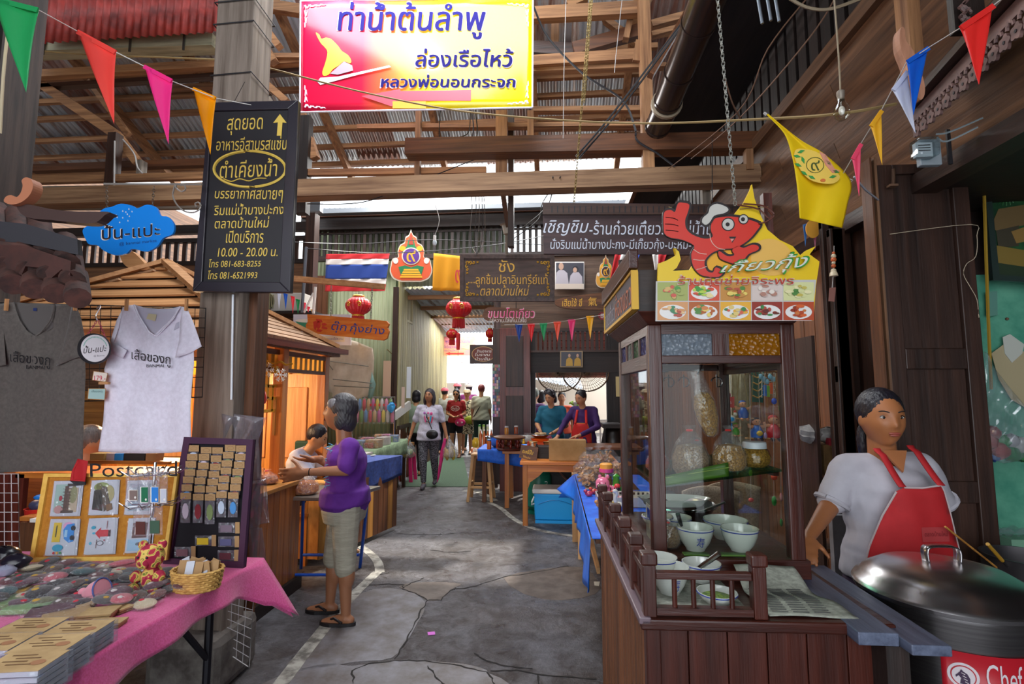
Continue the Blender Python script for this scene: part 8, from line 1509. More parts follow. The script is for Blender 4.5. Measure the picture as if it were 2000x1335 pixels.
r0=T('honey_jar','squat jar of pale yellow honey in front of the orange sauce bottles','jar');q=V((X_+.05,8.53,.641));MB().lathe([(.05,0),(.062,.04),(.062,.11),(.04,.14),(.04,.16)],q,18).B('jar',paint('honey_yellow','d0a830',.15,coat=.5),r0)
for i in range(3):q=V((X_+.08+.07*i,8.75,.641));r0=T('green_cap_bottle','small %s-capped bottle on the top row at the alley corner'%['green','lime','white'][i],'bottle','small bottles behind the orange sauce');MB().lathe([(.022,0),(.022,.33)],q,10).B('bottle',paint('pale_bottle','c8d0a8',.2),r0);MB().lathe([(.022,.33),(.022,.36)],q,10).B('cap',paint('cap_%d'%i,['2a8a3a','8ac03a','d8d8d8'][i],.4),r0)
# goods on the left beyond the blue cloth
gt=T('market_table','long table under a pale green cloth piled with packed sweets along the green wall','table');X0t,X1t=-3.2,P(762,860,7.5).x
MB().bb(X0t,X1t,6.7,8.5,.74,.77).B('tabletop',W('brown','x'),gt);gcl=mat('pale_green_cloth','7a9070','9ab08a',rough=.9,sc_=(20,20,20))
MB().bb(X0t-.02,X1t+.02,6.68,8.52,.771,.776).B('cloth_top',gcl,gt);MB().grid(lambda u,v:V((X1t+.02+.02*sin(u*30)*v,6.68+1.84*u,.776-.22*v)),30,3).B('cloth_side',gcl,gt,solid=.003);MB().grid(lambda u,v:V((X0t+(X1t-X0t+.02)*u,6.67+.015*sin(u*40)*v,.776-.2*v)),40,3).B('cloth_front',gcl,gt,solid=.003)
for x in(X1t-.08,X0t+.6):MB().bb(x,x+.05,6.75,6.8,0,.74).B('leg',W('dark','z'),gt);MB().bb(x,x+.05,8.4,8.45,0,.74).B('leg',W('dark','z'),gt)
gt2=T('market_table','low table under a white cloth in front of the green-clothed one','table');MB().bb(-3.6,P(715,870,6.3).x,5.95,6.55,.76,.785).B('tabletop',wh,gt2);xr2=P(715,870,6.3).x;MB().grid(lambda u,v:V((-3.6+(xr2+3.6)*u,5.94+.015*sin(u*30)*v,.785-.25*v)),30,3).B('white_drop',paint('white_cloth','b8b8b4',.9),gt2,solid=.003)
for x in(-3.4,xr2-.1):MB().bb(x,x+.05,6.0,6.05,0,.76).B('leg',W('dark','z'),gt2)
SW=['d87a9a','c83a4a','d8c040','6a9a4a','c8a070','d8d0cc','5a8ac0','b84a8a','d88a3a','a8c8a8']
n_=0
for ri,Y in enumerate((7.1,7.5,7.95)):
 for k_ in range(9):
  x=X0t+.4+(X1t-X0t-.5)*k_/8;c=SW[(k_*3+ri)%10];w_,d_,h_=R.uniform(.12,.2),R.uniform(.12,.2),R.uniform(.04,.12)
  r0=T('sweet_pack','pack of sweets on the green-clothed table, %s from the left, %s row'%(ORD[k_],['front','middle','back'][ri]),'pack','packs of sweets on the green-clothed table',loc=(x,Y,.777))
  mb=MB();
  if k_%3:mb.box((x,Y,.777+h_/2),(w_,d_,h_),MR(R.uniform(-.3,.3),3,'Z'))
  else:mb.ell((x,Y,.777+h_/2),(w_*.5,d_*.5,h_/2),12,7)
  mb.B('contents',mat('sweet_'+c,c,'c8bcb4',rough=.4,sc_=(40,40,40),thr=(.4,.7)),r0,bev=.008 if k_%3 else 0);MB().box((x,Y,.777+h_/2),(w_*1.08,d_*1.08,h_*1.05)).B('wrap',film('packet_film'),r0)
for k_ in range(7):
 x=-3.2+(xr2+3.1)*k_/6;c=SW[(k_*7)%10];r0=T('candy_bag','bag of wrapped candy, %s from the left on the white-clothed table'%ORD[k_],'bag','bags of candy on the white-clothed table',loc=(x,6.2,.786))
 MB().ell((x,6.2,.83),(.08,.07,.045),12,8).B('candy',mat('sweet_'+c,c,'c8bcb4',rough=.4,sc_=(40,40,40),thr=(.4,.7)),r0);MB().ell((x,6.2,.835),(.09,.08,.055),12,8).B('wrap',film('packet_film'),r0)
hr=T('hanging_rail','rail of hanging packets along the green wall','rack');Yh=8.2;MB().tube([P(690,775,Yh),P(772,775,Yh)],.01,6).B('rail',steel,hr);pb('header_strip',720,788,773,793,Yh-.05,.02,red,hr)
for x in(690,771):A=P(x,775,Yh);MB().tube([A,V((A.x,A.y,.78))],.012,6).B('upright',steel,hr)
for ri,y in enumerate((778,800)):
 for k_ in range(10):
  x=686+k_*8.6+ri*3;c=SW[(k_*3+ri*5)%8];r0=T('hanging_packet','hanging packet, %s from the left in the %s row on the rail'%(ORD[k_],['upper','lower'][ri]),'packet','hanging packets on the rail');q=P(x,y,Yh-.04-.03*ri)
  MB().lathe([(.008,0),(.024,-.03),(.03,-.1),(.022,-.19),(.004,-.2)],q,8,sy=.5).B('contents',paint('pkt_'+c,c,.4),r0);MB().lathe([(.012,.02),(.034,-.02),(.04,-.12),(.03,-.22)],q,8,sy=.6).B('wrap',film('packet_film'),r0)
bc_=T('curled_cloth','blue and white crumpled packet hanging at the right end of the rail','packet');q=P(764,795,Yh-.1);mb=MB();mb.ell(q,(.06,.04,.08),10,8);mb.v=[tuple(V(v_)+V((R.uniform(-1,1),R.uniform(-1,1),R.uniform(-1,1)))*.015)for v_ in mb.v];mb.B('packet',paint('sky_packet','3a9ad8',.4),bc_)
pt=T('hung_tarpaulin','large pale creased tarpaulin hung on the green wall above the sweets','tarpaulin');pl=YP(7.3,0,0,(680,740))
sheet([(612,690),(622,672),(680,662),(700,668),(728,680),(731,700),(729,740),(725,770),(700,778),(650,775),(612,760)],pl,mat('pale_tarp','b8a890','d8ccb8',rough=.7,sc_=(3,3,3)),pt,'sheet',lambda a,b:.04*sin(a*.12+b*.03),8)
sheet([(609,685),(618,700),(640,760),(650,768),(640,790),(610,790)],pl,mat('clear_old_film','8a8468','9c967a',rough=.4,sc_=(4,4,4)),pt,'film',lambda a,b:.02*sin(a*.3),8,lift=.05);shape([(617,772),(642,772),(642,785),(617,787)],pl,paint('teal_strip','1f8a80',.5),pt,'teal_strip',.004,lift=.08)
sheet([(726,725),(731,742),(734,750),(728,775),(718,778),(722,750)],pl,paint('teal_fold','7aa098',.5),pt,'fold',None,8,lift=.03)
for pts in([(645,705),(720,715)],[(650,740),(726,748)],[(652,753),(728,757)],[(634,700),(650,722)],[(638,685),(638,700)]):MB().tube([pl.h(*p,.06)for p in pts],.006,4).B('crease_print',paint('crease_grey','6a6458',.7),pt)
for i,(x0,y0,x1,y1,c)in enumerate(((748,704,763,776,'c0a088'),(794,716,802,777,'c8d0d8'),(784,755,790,796,'c8b0a0'))):A,B=P(x0,740,8.5),P(x1,740,8.5);pb('wall_gap_light',x0,y0,x1,y1,8.45+.9*(i>0)*0,.02,paint('pale_panel_'+c,c,.5),None,label=['tall pale pinkish panel leaning on the green wall','narrow pale blue panel by the wall corner','short pale strip hanging by the wall corner'][i],cat='panel')  # pale pieces coloured as the light showing through gaps in the wall
st3=T('pink_stool','bright pink plastic stool beside the green-clothed table','stool');q=PZ(792,905,0);q=V((q.x,q.y-1.2,0));pkp=paint('pink_plastic','e8307a',.35)
q=V((P(792,880,9.0).x,9.0,0));MB().bb(q.x-.15,q.x+.15,8.85,9.15,.42,.45).B('seat',pkp,st3,bev=.01)
for sx in(-1,1):
 for sy in(-1,1):MB().beam(q+V((sx*.15,sy*.15,0)),q+V((sx*.12,sy*.12,.43)),.06,.03,(0,1,0)).B('leg',pkp,st3)
pbk=T('bench_plank','plank bench across the alley mouth beside the pink stool','bench');pb('seat',775,866,800,872,8.6,.3,W('honey','x'),pbk);pb('leg',778,872,784,905,8.62,.06,W('dark','z'),pbk)
r0=T('white_ramp','white slanting board in the alley behind the sweets','board');A,B=P(770,812,8.45),P(800,790,9.0);MB().beam(A,B,.05,.14).B('board',wh,r0)
wbt=T('water_bottle','clear water bottle with a blue cap beside the seated person','bottle');q=P(614,865,5.0);MB().lathe([(.032,-.08),(.032,.06),(.014,.09),(.014,.1)],q,14).B('bottle',glass('bottle_glass','d8e0e8',.4),wbt);MB().lathe([(.016,.1),(.016,.12)],q,10).B('cap',paint('cap_blue','1f6ac8',.4),wbt)
gc=T('seat_back','dark green seat back beside the seated person','chair');q=P(595,880,4.95);MB().box((q.x,q.y,q.z),(.2,.04,.2)).B('back',paint('bottle_green_cloth','0f3a2c',.7),gc,bev=.02);MB().bb(q.x-.1,q.x+.1,q.y-.3,q.y,.42,.46).B('seat',paint('bottle_green_cloth','0f3a2c',.7),gc)
for sx in(-1,1):MB().bb(q.x+sx*.09-.01,q.x+sx*.09+.01,q.y-.02,q.y+.02,0,q.z).B('leg',black,gc);MB().bb(q.x+sx*.09-.01,q.x+sx*.09+.01,q.y-.3,q.y-.28,0,.42).B('leg',black,gc)
# hanging toys and chairs behind the glazed case
Yt=3.35
rk=T('toy_hanger','clothes-hanger rail of little pegs with hanging clay toys behind the case','rack');A,B=P(1410,712,Yt),P(1530,728,Yt);MB().tube([A,B],.006,6).B('rail',W('brown','x'),rk);MB().tube([A+V((0,.15,.02)),B+V((0,.15,.02))],.006,6).B('rail',W('brown','x'),rk)
for k_ in range(12):q=A.lerp(B,k_/11);MB().tube([q,q+V((0,0,-.03)),q+V((.008,0,-.045))],.004,5).B('peg',W('brown','x'),rk)
for x in(1412,1528):line('cord',[P(x,712,Yt),P(1470,640,Yt+.1),P(1470,400,Yt+.1)],.003,st_,rk)
sk_=paint('clay_skin','e0a07a',.5)
def doll(x,y,h,c,hair,label,swing=True,hat=None):
 q=P(x,y,Yt);k=Yt/1000*h;root=T('clay_doll',label,'toy','clay dolls hanging behind the case',loc=q);m_=paint('clay_'+c,c,.35)
 MB().lathe([(k*.3,-k*.5),(k*.34,-k*.2),(k*.2,k*.1),(k*.1,k*.18)],q,14).B('body',m_,root);MB().ell(q+V((0,0,k*.36)),k*.22,12,9).B('head',sk_,root);MB().ell(q+V((0,k*.04,k*.44)),(k*.23,k*.22,k*.17),12,8).B('hair',paint('clay_'+hair,hair,.5),root)
 for s_ in(-1,1):MB().tube([q+V((s_*k*.2,0,k*.08)),q+V((s_*k*.42,-k*.05,k*.1)),q+V((s_*k*.46,-k*.05,k*.25))],[k*.09,k*.08,k*.06],8).B('arm',sk_,root);MB().tube([q+V((s_*k*.14,-k*.05,-k*.45)),q+V((s_*k*.16,-k*.3,-k*.6))],[k*.1,k*.08],8).B('leg',paint('clay_dark','2a2430',.5)if hat else sk_,root);MB().ell(q+V((s_*k*.08,-k*.2,k*.38)),k*.03,6,5).B('eye',black,root);line('string',[q+V((s_*k*.46,-k*.05,-k*.6)),q+V((s_*k*.15,0,k*2)),P(x+s_*6,722,Yt)],.002,paint('tan_rope','8a7348',.8),root)
 MB().bb(q.x-k*.6,q.x+k*.6,q.y-k*.12,q.y+k*.12,q.z-k*.56,q.z-k*.5).B('swing_board',W('pale','x'),root)
doll(1451,800,30,'2a5ab0','2a5ab0','clay doll with a blue cap on a swing, left');doll(1478,836,34,'2a6ac8','141218','clay doll in a blue dress with black hair on a swing, middle',hat=1);doll(1511,834,38,'c8242c','c83028','clay doll in a red dress and red cap on a swing, right',hat=1);doll(1437,838,20,'4a9a30','7ac040','tiny green clay doll behind the middle bag')
ro=T('clay_rooster','white and blue clay rooster hanging behind the case','toy');q=P(1427,818,Yt);MB().ell(q,(.035,.022,.026),12,8).B('body',ww_,ro);MB().ell(q+V((.03,0,.03)),.013,8,6).B('head',ww_,ro);MB().ell(q+V((.03,0,.047)),(.012,.004,.008),8,5).B('comb',red,ro);MB().ell(q+V((-.0,-.018,.0)),(.018,.006,.014),8,6).B('wing',bl,ro);MB().box(q+V((-.015,0,-.045)),(.04,.02,.04)).B('block',bl,ro);line('string',[q,P(1427,716,Yt)],.002,st_,ro)
sgr=T('red_card','small red card with white writing hanging behind the case','sign');pl=YP(Yt-.02);shape([(1416,776),(1434,774),(1434,796),(1417,794)],pl,red,sgr,'card',.004);text('เปิดทุกวัน',pl,(1418,783,1429,790),wh,sgr,0,lift=.005);MB().ell(P(1423,771,Yt),.016,10,7).B('figure',paint('fig_pink','e09aa8',.5),sgr);MB().ell(P(1420,763,Yt),.012,10,7).B('figure',paint('fig_mint','7ac8b8',.5),sgr)
for i,(x,y,c,l)in enumerate(((1494,762,'1f6ac0','blue'),(1500,764,'6aa83a','green'),(1506,758,'e85a2c','orange'))):MB().box(P(x,y,Yt),(.02,.012,.07)).B('toy_board',paint('tb_'+c,c,.4),label='little %s board hanging on a miniature frame'%l,cat='toy',group='little boards on the miniature frame',bev=.002)
mf_=T('miniature_frame','miniature wire frame with tiny blue shoes hanging at the top right behind the case','toy');pl=YP(Yt+.02)
for k_ in range(7):MB().tube([pl.h(1488,722+k_*8),pl.h(1514,720+k_*8)],.0025,5).B('rung',ww_,mf_)
for x in(1488,1514):MB().tube([pl.h(x,714),pl.h(x,776)],.003,5).B('side_wire',ww_,mf_)
for k_ in range(5):MB().ell(P(1486+6*k_,735+5*(k_%3),Yt-.03),(.014,.01,.018),8,6).B('tiny_shoe',paint('shoe_pale_blue','7ab0c8',.4),mf_)
for i,(x,y,rx,ry,c,l)in enumerate(((1512,783,5,6,'3a5ac8','blue round'),(1524,797,3,9,'5aa03a','green chilli'),(1512,931,6,6,'e0502c','red tomato'),(1466,923,3.5,6,'c8c03a','yellow'),(1526,970,3,8,'d88a90','pink drop'),(1512,978,4.5,9,'2a9a3a','green drop'),(1484,846,6,5,'d8b020','yellow animal'),(1495,850,3,6,'b8a0c8','lilac drop'),(1467,976,5,4,'d84a4a','small red'),(1526,1020,3,7,'2a8a3a','lower green drop'))):
 k=(Yt-.05)/1000;r0=T('hanging_charm',l+' charm on a string behind the case','charm','charms on strings behind the case');q=P(x,y,Yt-.05);MB().ell(q,(rx*k,rx*k*.6,ry*k),10,7).B('charm',paint('chm_'+c,c,.4),r0);line('string',[q+V((0,0,ry*k)),P(x-2,730,Yt-.05)],.0012,st_,r0)
cdc=T('hanging_cloth','cream embroidered cloths hanging behind the clay dolls','cloth');pl=YP(3.7);sheet([(1420,715),(1462,716),(1466,870),(1440,930),(1424,860)],pl,mat('cream_cloth','b8a888','d8ccb0',rough=.9,sc_=(30,30,30)),cdc,'cloth',lambda a,b:.03*sin(a*.3),9);shape([(1466,714),(1492,714),(1490,786),(1468,784)],pl,paint('teal_print','2a6a62',.7),cdc,'teal_banner',.006)
for k_ in range(5):MB().tube([pl.h(*p,.012)for p in spline([(1470,720+13*k_),(1480,724+13*k_),(1488,716+14*k_)],5)],.005,4).B('gold_scroll',paint('gold_print','c89a50',.6),cdc)
chm=mat('speckled_beige_seat','8a7560','a8937c',rough=.7,sc_=(90,90,90),thr=(.4,.6))
for i,(x,y,Y,l)in enumerate(((1385,950,3.9,'beige moulded chair seen through the case, left'),(1428,945,4.1,'beige moulded chair seen through the case, right'))):
 q=P(x,y,Y);r0=T('moulded_chair',l,'chair','beige moulded chairs behind the case',loc=(q.x,q.y,0));MB().grid(lambda u,v:V((q.x-.2+.4*u,q.y+.12-.1*v+.06*(2*u-1)**2*-1,.45+.42*v-.03*(2*u-1)**2*v)),10,8).B('backrest',chm,r0,solid=.012);MB().box((q.x,q.y-.08,.45),(.4,.4,.02)).B('seat',chm,r0,bev=.01)
 for sx in(-1,1):
  for sy in(-1,1):MB().tube([(q.x+sx*.16,q.y-.08+sy*.16,.44),(q.x+sx*.19,q.y-.08+sy*.19,0)],.012,6).B('leg',paint('dark_metal_leg','1c1a22'),r0)
# PEOPLE
def rot_to(d,up=(0,0,1)):
 d=V(d).normalized();x=d.cross(V(up)).normalized();return Matrix((x,d,x.cross(d))).transposed()
def head_mb(c,M,k):
 mb=MB();nu,nv=44,32;g=lambda a,b,s:math.exp(-((a-b)/s)**2);vs_=[];fs=[]
 for j in range(nv+1):
  ph=pi*j/nv
  for i in range(nu):
   th=2*pi*i/nu;x,y,z=sin(ph)*cos(th),sin(ph)*sin(th),-cos(ph);p=[x*.073,y*.092,z*.112]
   if z<0:t=-z;p[0]*=1-.27*t**1.7;p[1]*=(1-.35*t)if y>0 else(1-.04*t)
   if y<-.1:
    X,Z=p[0],p[2];ax_=abs(X);f=min(1,(-y-.1)*3)
    d=g(X,0,.011)*(.019*g(Z,-.018,.013)+.009*g(Z,.002,.018))+.004*g(Z,.034,.01)*g(ax_,.025,.025)-.009*g(ax_,.031,.015)*g(Z,.013,.011)+.005*g(ax_,.042,.018)*g(Z,-.022,.02)+.006*g(X,0,.02)*g(Z,-.05,.011)+.007*g(X,0,.02)*g(Z,-.088,.014)+.006*g(ax_,.012,.007)*g(Z,-.024,.007)
    p[1]-=d*f
   vs_.append(V(c)+M@(V(p)*k))
 for j in range(nv):
  for i in range(nu):i2=(i+1)%nu;fs.append((j*nu+i,j*nu+i2,(j+1)*nu+i2,(j+1)*nu+i))
 return mb.add(vs_,fs)
def ellm(c,r,M=None):return MB().ell(c,r,16,10,M)
def hand_prims(w,d,nrm,side,k,curl=.3,spread=.16):
 """palm and five unequal fingers; d points along the fingers, nrm out of the back of the hand, side = direction of the thumb"""
 w,d,nrm=V(w),V(d).normalized(),V(nrm).normalized();s=V(side);s=(s-d*s.dot(d)).normalized();nrm=s.cross(d)if s.cross(d).dot(nrm)>0 else-s.cross(d);M=Matrix((s,d,nrm)).transposed();out=[]
 out.append(ellm(w+d*.045*k,(.037*k,.05*k,.015*k),M));out.append(cap_(w-d*.02*k,w+d*.03*k,.021*k,.022*k))
 for i,(o,L)in enumerate(((.027,.068),(.009,.076),(-.009,.071),(-.026,.056))):
  b=w+(s*o+d*.075)*k;a=spread*(1.5-i);d1=(d+s*a*.6-nrm*curl*.4).normalized();m=b+d1*L*.5*k;d2=(d1-nrm*curl*1.2).normalized();out+=[cap_(b-d*.02*k,m,.0092*k,.0082*k,8),cap_(m,m+d2*L*.5*k,.0082*k,.0066*k,8)]
 b=w+(s*.028+d*.025)*k;d1=(d*.65+s*.9-nrm*.3).normalized();m=b+d1*.035*k;out+=[cap_(b-d1*.015*k,m,.012*k,.0105*k,8),cap_(m,m+(d1+d*.4).normalized()*.03*k,.0102*k,.008*k,8)]
 return out
def foot_prims(a,f,k):a,f=V(a),V(f).normalized();return[cap_(a+V((0,0,-.03*k)),a+f*.15*k+V((0,0,-.058*k)),.036*k,.022*k),cap_(a+V((0,0,-.04*k))-f*.03*k,a+f*.1*k+V((0,0,-.055*k)),.03*k,.03*k)]
DJ=dict(head=(0,-.015,1.485),neck=(0,.015,1.34),shL=(.155,.01,1.285),shR=(-.155,.01,1.285),elL=(.2,.02,1.04),elR=(-.2,.02,1.04),wrL=(.21,-.04,.83),wrR=(-.21,-.04,.83),hpL=(.085,0,.86),hpR=(-.085,0,.86),knL=(.09,-.015,.46),knR=(-.09,-.015,.46),anL=(.09,.02,.085),anR=(-.09,.02,.085))
def person(label,loc,rz,H,skin,top,bottom,hair,vox=.012,pose={},look=(0,0),girth=1.0,face=True,sleeve=1.0,low=None,hand=None,shoe='sandal',hcol='15121a',group=None,z0=0,legs=True,toph=.80,both=.45,skirt=False,lean=0,shoec='1a1416',hs=1.0,hks=1.0,foot=((0,-1,0),(0,-1,0))):
 k=H/1.6;J={n:V(pose.get(n,p))*(1 if n in pose else k)for n,p in DJ.items()};root=T('person',label,'person',group,loc=(loc[0],loc[1],z0),rz=rz);hk=k*hs
 sm_=mat('skin_'+skin,skin,rough=.5,sc_=(30,30,30));G=girth*k;hc=J['head'];HM=MR(look[0],3,'Z')@MR(look[1],3,'X')
 cx=(J['shL']+J['shR'])/2;hx=(J['hpL']+J['hpR'])/2
 def tl(t,dx_=0):return hx.lerp(cx,t)
 def tor(g):
  R_=[]
  for t,rx,ry in((-.12,.15,.115),(0,.17,.128),(.15,.168,.125),(.4,.142,.105),(.62,.15,.112),(.82,.16,.108),(.95,.145,.088),(1.04,.09,.062)):p=hx+(cx-hx)*t;R_.append((p.x,p.y,p.z,rx*G*g,ry*G*g))
  return R_
 B=[loft(tor(.93)),cap_(J['neck']-V((0,0,.06*k)),hc+V((0,.02*k,-.05*k)),.054*k*min(1.1,girth),.05*k),head_mb(hc,HM,hk)]
 for s in('L','R'):
  B+=[cap_(J['sh'+s],J['el'+s],.045*G,.036*G),cap_(J['el'+s],J['wr'+s],.036*G,.024*k),ellm(hc+HM@V(((.072 if s=='L'else-.072)*hk,.008*hk,-.006*hk)),(.009*hk,.017*hk,.027*hk),HM)]
  h=(hand or{}).get(s);fd=(J['wr'+s]-J['el'+s]).normalized()
  B+=hand_prims(J['wr'+s],*(h if h else(fd+V((0,-.2,0)),V((1 if s=='L'else-1,0,0)),V((0,-1,0)))),k=k*hks*(1.0 if vox<.011 else 1.15))
  if legs:
   B+=[cap_(J['hp'+s],J['kn'+s],.082*G,.052*G),cap_(J['kn'+s],J['an'+s],.050*G,.032*k)];q=J['kn'+s].lerp(J['an'+s],.3);B.append(ellm(q+V((0,.012,0)),(.048*G,.05*G,.1*k)));B+=foot_prims(J['an'+s],foot[s=='R'],k)
 blob('body',B,vox,sm_,root,smooth=2)
 if top:
  g=1.09;tz=toph*k;C=[loft([r for r in[(a,b,z,rx*g,ry*g*1.04)for a,b,z,rx,ry in tor(1)]if z>tz+.04]if True else[])]
  p=hx+(cx-hx)*((tz-hx.z)/(cx.z-hx.z));C.append(loft([(p.x,p.y,tz,.2*G,.158*G),(p.x,p.y,max(tz+.1,hx.z+.03),.19*G,.148*G)]))
  for s in('L','R'):
   e=J['sh'+s].lerp(J['el'+s],min(1,sleeve));C+=[cap_(J['sh'+s]+V((0,0,-.005)),e,.063*G,.056*G if sleeve<=1 else.046*G),cap_(cx.lerp(J['sh'+s],.3)+V((0,0,.0)),J['sh'+s],.06*G,.06*G)]
   if sleeve>1:C.append(cap_(J['el'+s],J['el'+s].lerp(J['wr'+s],sleeve-1),.046*G,.033*G))
  blob('top',C,max(vox,.009),top,root,smooth=3,fn=lambda c:c+np.stack([.003*np.sin(c[:,2]*60+c[:,0]*25),.003*np.sin(c[:,2]*45+c[:,0]*30),0*c[:,0]],1))
 if bottom:
  C=[];bz=both*k
  if skirt:C.append(loft([(hx.x,hx.y,hx.z+.06,.16*G,.125*G),(hx.x,hx.y,hx.z-.04,.188*G,.145*G),(hx.x,hx.y,bz,.19*G,.15*G)]))
  else:
   C.append(loft([(hx.x,hx.y,hx.z+.07*k,.158*G,.12*G),(hx.x,hx.y,hx.z-.02*k,.182*G,.14*G),(hx.x,hx.y,hx.z-.1*k,.165*G,.125*G)]))
   for s in('L','R'):
    kn,an,hp2=J['kn'+s],J['an'+s],J['hp'+s]
    if bz>kn.z:e=hp2.lerp(kn,(hp2.z-bz)/(hp2.z-kn.z));C.append(cap_(hp2,e,.095*G,.082*G))
    else:e=kn.lerp(an,min(1,(kn.z-bz)/max(.01,kn.z-an.z)));C+=[cap_(hp2,kn,.095*G,.07*G),cap_(kn,e,.07*G,(.066 if bz>.2 else.045)*G)]
  blob('trousers'if not skirt else 'skirt',C,max(vox,.009),bottom,root,smooth=3)
 if legs and shoe:
  sh=paint('shoe_'+shoec,shoec,.5)
  for s,f in(('L',foot[0]),('R',foot[1])):
   a=J['an'+s];f=V(f).normalized();Mf=rot_to(f);c=a+f*.055*k;c.z=.012
   if shoe=='sandal':
    MB().prism([V((c.x,c.y,.002))+Mf@V((.046*k*sin(t)*(1.05 if cos(t)>0 else.85),.125*k*cos(t),0))for t in[2*pi*i/20 for i in range(20)]],(0,0,.022)).B('sole',sh,root,local=True)
    tp_=a+f*.12*k;MB().tube([V((tp_.x,tp_.y,.03))+f*.0,a+f*.07*k+V((.0,0,-.01))+Mf@V((.03,0,-.01)),a+Mf@V((.042,.01,-.045))*1],.008*k,6).B('strap',sh,root,local=True);MB().tube([V((tp_.x,tp_.y,.03)),a+f*.07*k+Mf@V((-.03,0,-.02)),a+Mf@V((-.042,.01,-.045))],.008*k,6).B('strap',sh,root,local=True)
   else:blob('shoe',[cap_(a+V((0,0,-.035))-f*.02,a+f*.16*k+V((0,0,-.052*k)),.044*k,.034*k)],.012,sh,root)
 if face:
  blk=paint('eye_dark','120c0c',.2);wht=paint('eye_white','c8c0b8',.3)
  def F(n,m,p,r):return MB().ell(hc+HM@(V(p)*hk),tuple(q*hk for q in r),12,8,HM).B(n,m,root,local=True)
  for s in(-1,1):
   ey=F('eye',wht,(s*.030,-.0735,.012),(.0125,.006,.0055));IR=MB().ell(hc+HM@(V((s*.030,-.0785,.012))*hk),tuple(q*hk for q in(.0055,.003,.0052)),10,6,HM).B('iris',blk,ey,local=True);(lambda*a:0)('iris',blk,(s*.030,-.0785,.012),(.0055,.003,.0052))
   MB().tube([hc+HM@(V((s*(.017+.027*t),-.0795+.004*t*t,.0135+.007*sin(pi*t)))*hk)for t in[i/6 for i in range(7)]],.0017*k,5).B('eyelid',blk,root,local=True)
   MB().tube([hc+HM@(V((s*(.014+.034*t),-.0875+.012*t*t,.031+.006*sin(pi*t*.8)))*hk)for t in[i/6 for i in range(7)]],[.0012*k]+[.0028*k]*5+[.001*k],5).B('eyebrow',paint('brow_dark','1c1210',.8),root,local=True)
  lp=paint('lip','96483c',.4);F('lips',lp,(0,-.0885,-.0475),(.022,.0045,.0042));F('lips',lp,(0,-.0875,-.055),(.018,.0045,.005));
 if hair:
  Hp={'short':[((0,.017,.032),(.083,.094,.1))],'bob':[((0,.017,.032),(.085,.096,.1)),((0,.062,-.045),(.075,.05,.075)),((.062,.03,-.03),(.024,.045,.07)),((-.062,.03,-.03),(.024,.045,.07))],'wavy':[((0,.018,.034),(.088,.098,.104)),((0,.06,-.06),(.09,.055,.1)),((.075,.02,-.055),(.032,.045,.1)),((-.075,.02,-.055),(.032,.045,.1))],'tied':[((0,.017,.031),(.082,.094,.098)),((0,.05,-.02),(.06,.05,.05)),((0,.11,-.03),(.025,.03,.04)),((-.02,.12,-.1),(.02,.022,.075))],'bun':[((0,.017,.031),(.082,.094,.098)),((0,.05,-.02),(.055,.05,.05)),((.0,.095,.075),(.034,.034,.03))],'pony':[((0,.017,.032),(.083,.094,.1)),((.07,.0,-.06),(.03,.03,.07)),((.085,-.03,-.17),(.026,.026,.11))]}[hair]
  hm=mat('hair_'+hcol,hcol,tuple(min(1,x*1.25+.02)for x in[int(hcol[i:i+2],16)/255 for i in(0,2,4)]),rough=.4,sc_=(90,90,8),thr=(.4,.75),bump=.5)
  blob('hair',[ellm(hc+HM@(V(c)*hk),tuple(q*hk for q in r),HM)for c,r in Hp],max(.007,vox*.8),hm,root,smooth=2,fn=lambda c:c+np.stack([.0015*np.sin(c[:,2]*200+c[:,1]*300),.0015*np.sin(c[:,0]*350+c[:,2]*120),0*c[:,0]],1))
 root['k']=1;del root['k'];return root,J,hc,HM,k
def jersey(n,c,c2=None,s=(60,60,60),thr=(.45,.55),**k):return mat('cloth_'+n,c,c2,rough=.85,sc_=s,thr=thr,**k)
def apron(root,pts,y0,m,piping,bulge=.04,name='apron'):
 """front apron in the wearer's frame: outline (x, z)"""
 mb=MB();xs=[p[0]for p in pts];zs=[p[1]for p in pts];r=geometry.delaunay_2d_cdt([V(p)for p in pts]+[V((x,z))for x in np.arange(min(xs)+.02,max(xs),.03)for z in np.arange(min(zs)+.02,max(zs),.03)],[(i,(i+1)%len(pts))for i in range(len(pts))],[],1,1e-5)
 f=lambda x,z:V((x,y0+bulge*(abs(x)/.2)**2.2+.004*sin(x*50+z*12),z))
 mb.add([f(p[0],p[1])for p in r[0]],[tuple(q)for q in r[2]]);mb.sm=True;ap=mb.B(name,m,root,local=True,solid=.004)
 if piping:MB().tube([f(*p)+V((0,-.003,0))for p in pts],.0035,5).B('piping',piping,ap,local=True)
 return f
apr,pip,strp=mat('apron_red','a8141a','b81c22',rough=.75,sc_=(8,8,8)),paint('apron_piping','b8a8a8',.7),mat('apron_red','a8141a')
Yv=2.42;kx=Yv/1000
vx=P(1735,900,Yv).x
def vl(px,py,y=0):p=P(px,py,Yv+y);return(p.x-vx,y,p.z)
wsh=jersey('offwhite','a8a4ac','b4b0b8',s=(12,12,12),thr=(.3,.7))
pose=dict(head=vl(1722,818,-.02),neck=vl(1724,876,.01),shL=vl(1795,912,.02),shR=vl(1655,915,.02),elR=vl(1622,985,.0),wrR=vl(1580,1048,-.2),elL=vl(1838,985,.08),wrL=vl(1815,1050,.17),hpL=(.11,0,.78),hpR=(-.09,0,.78))
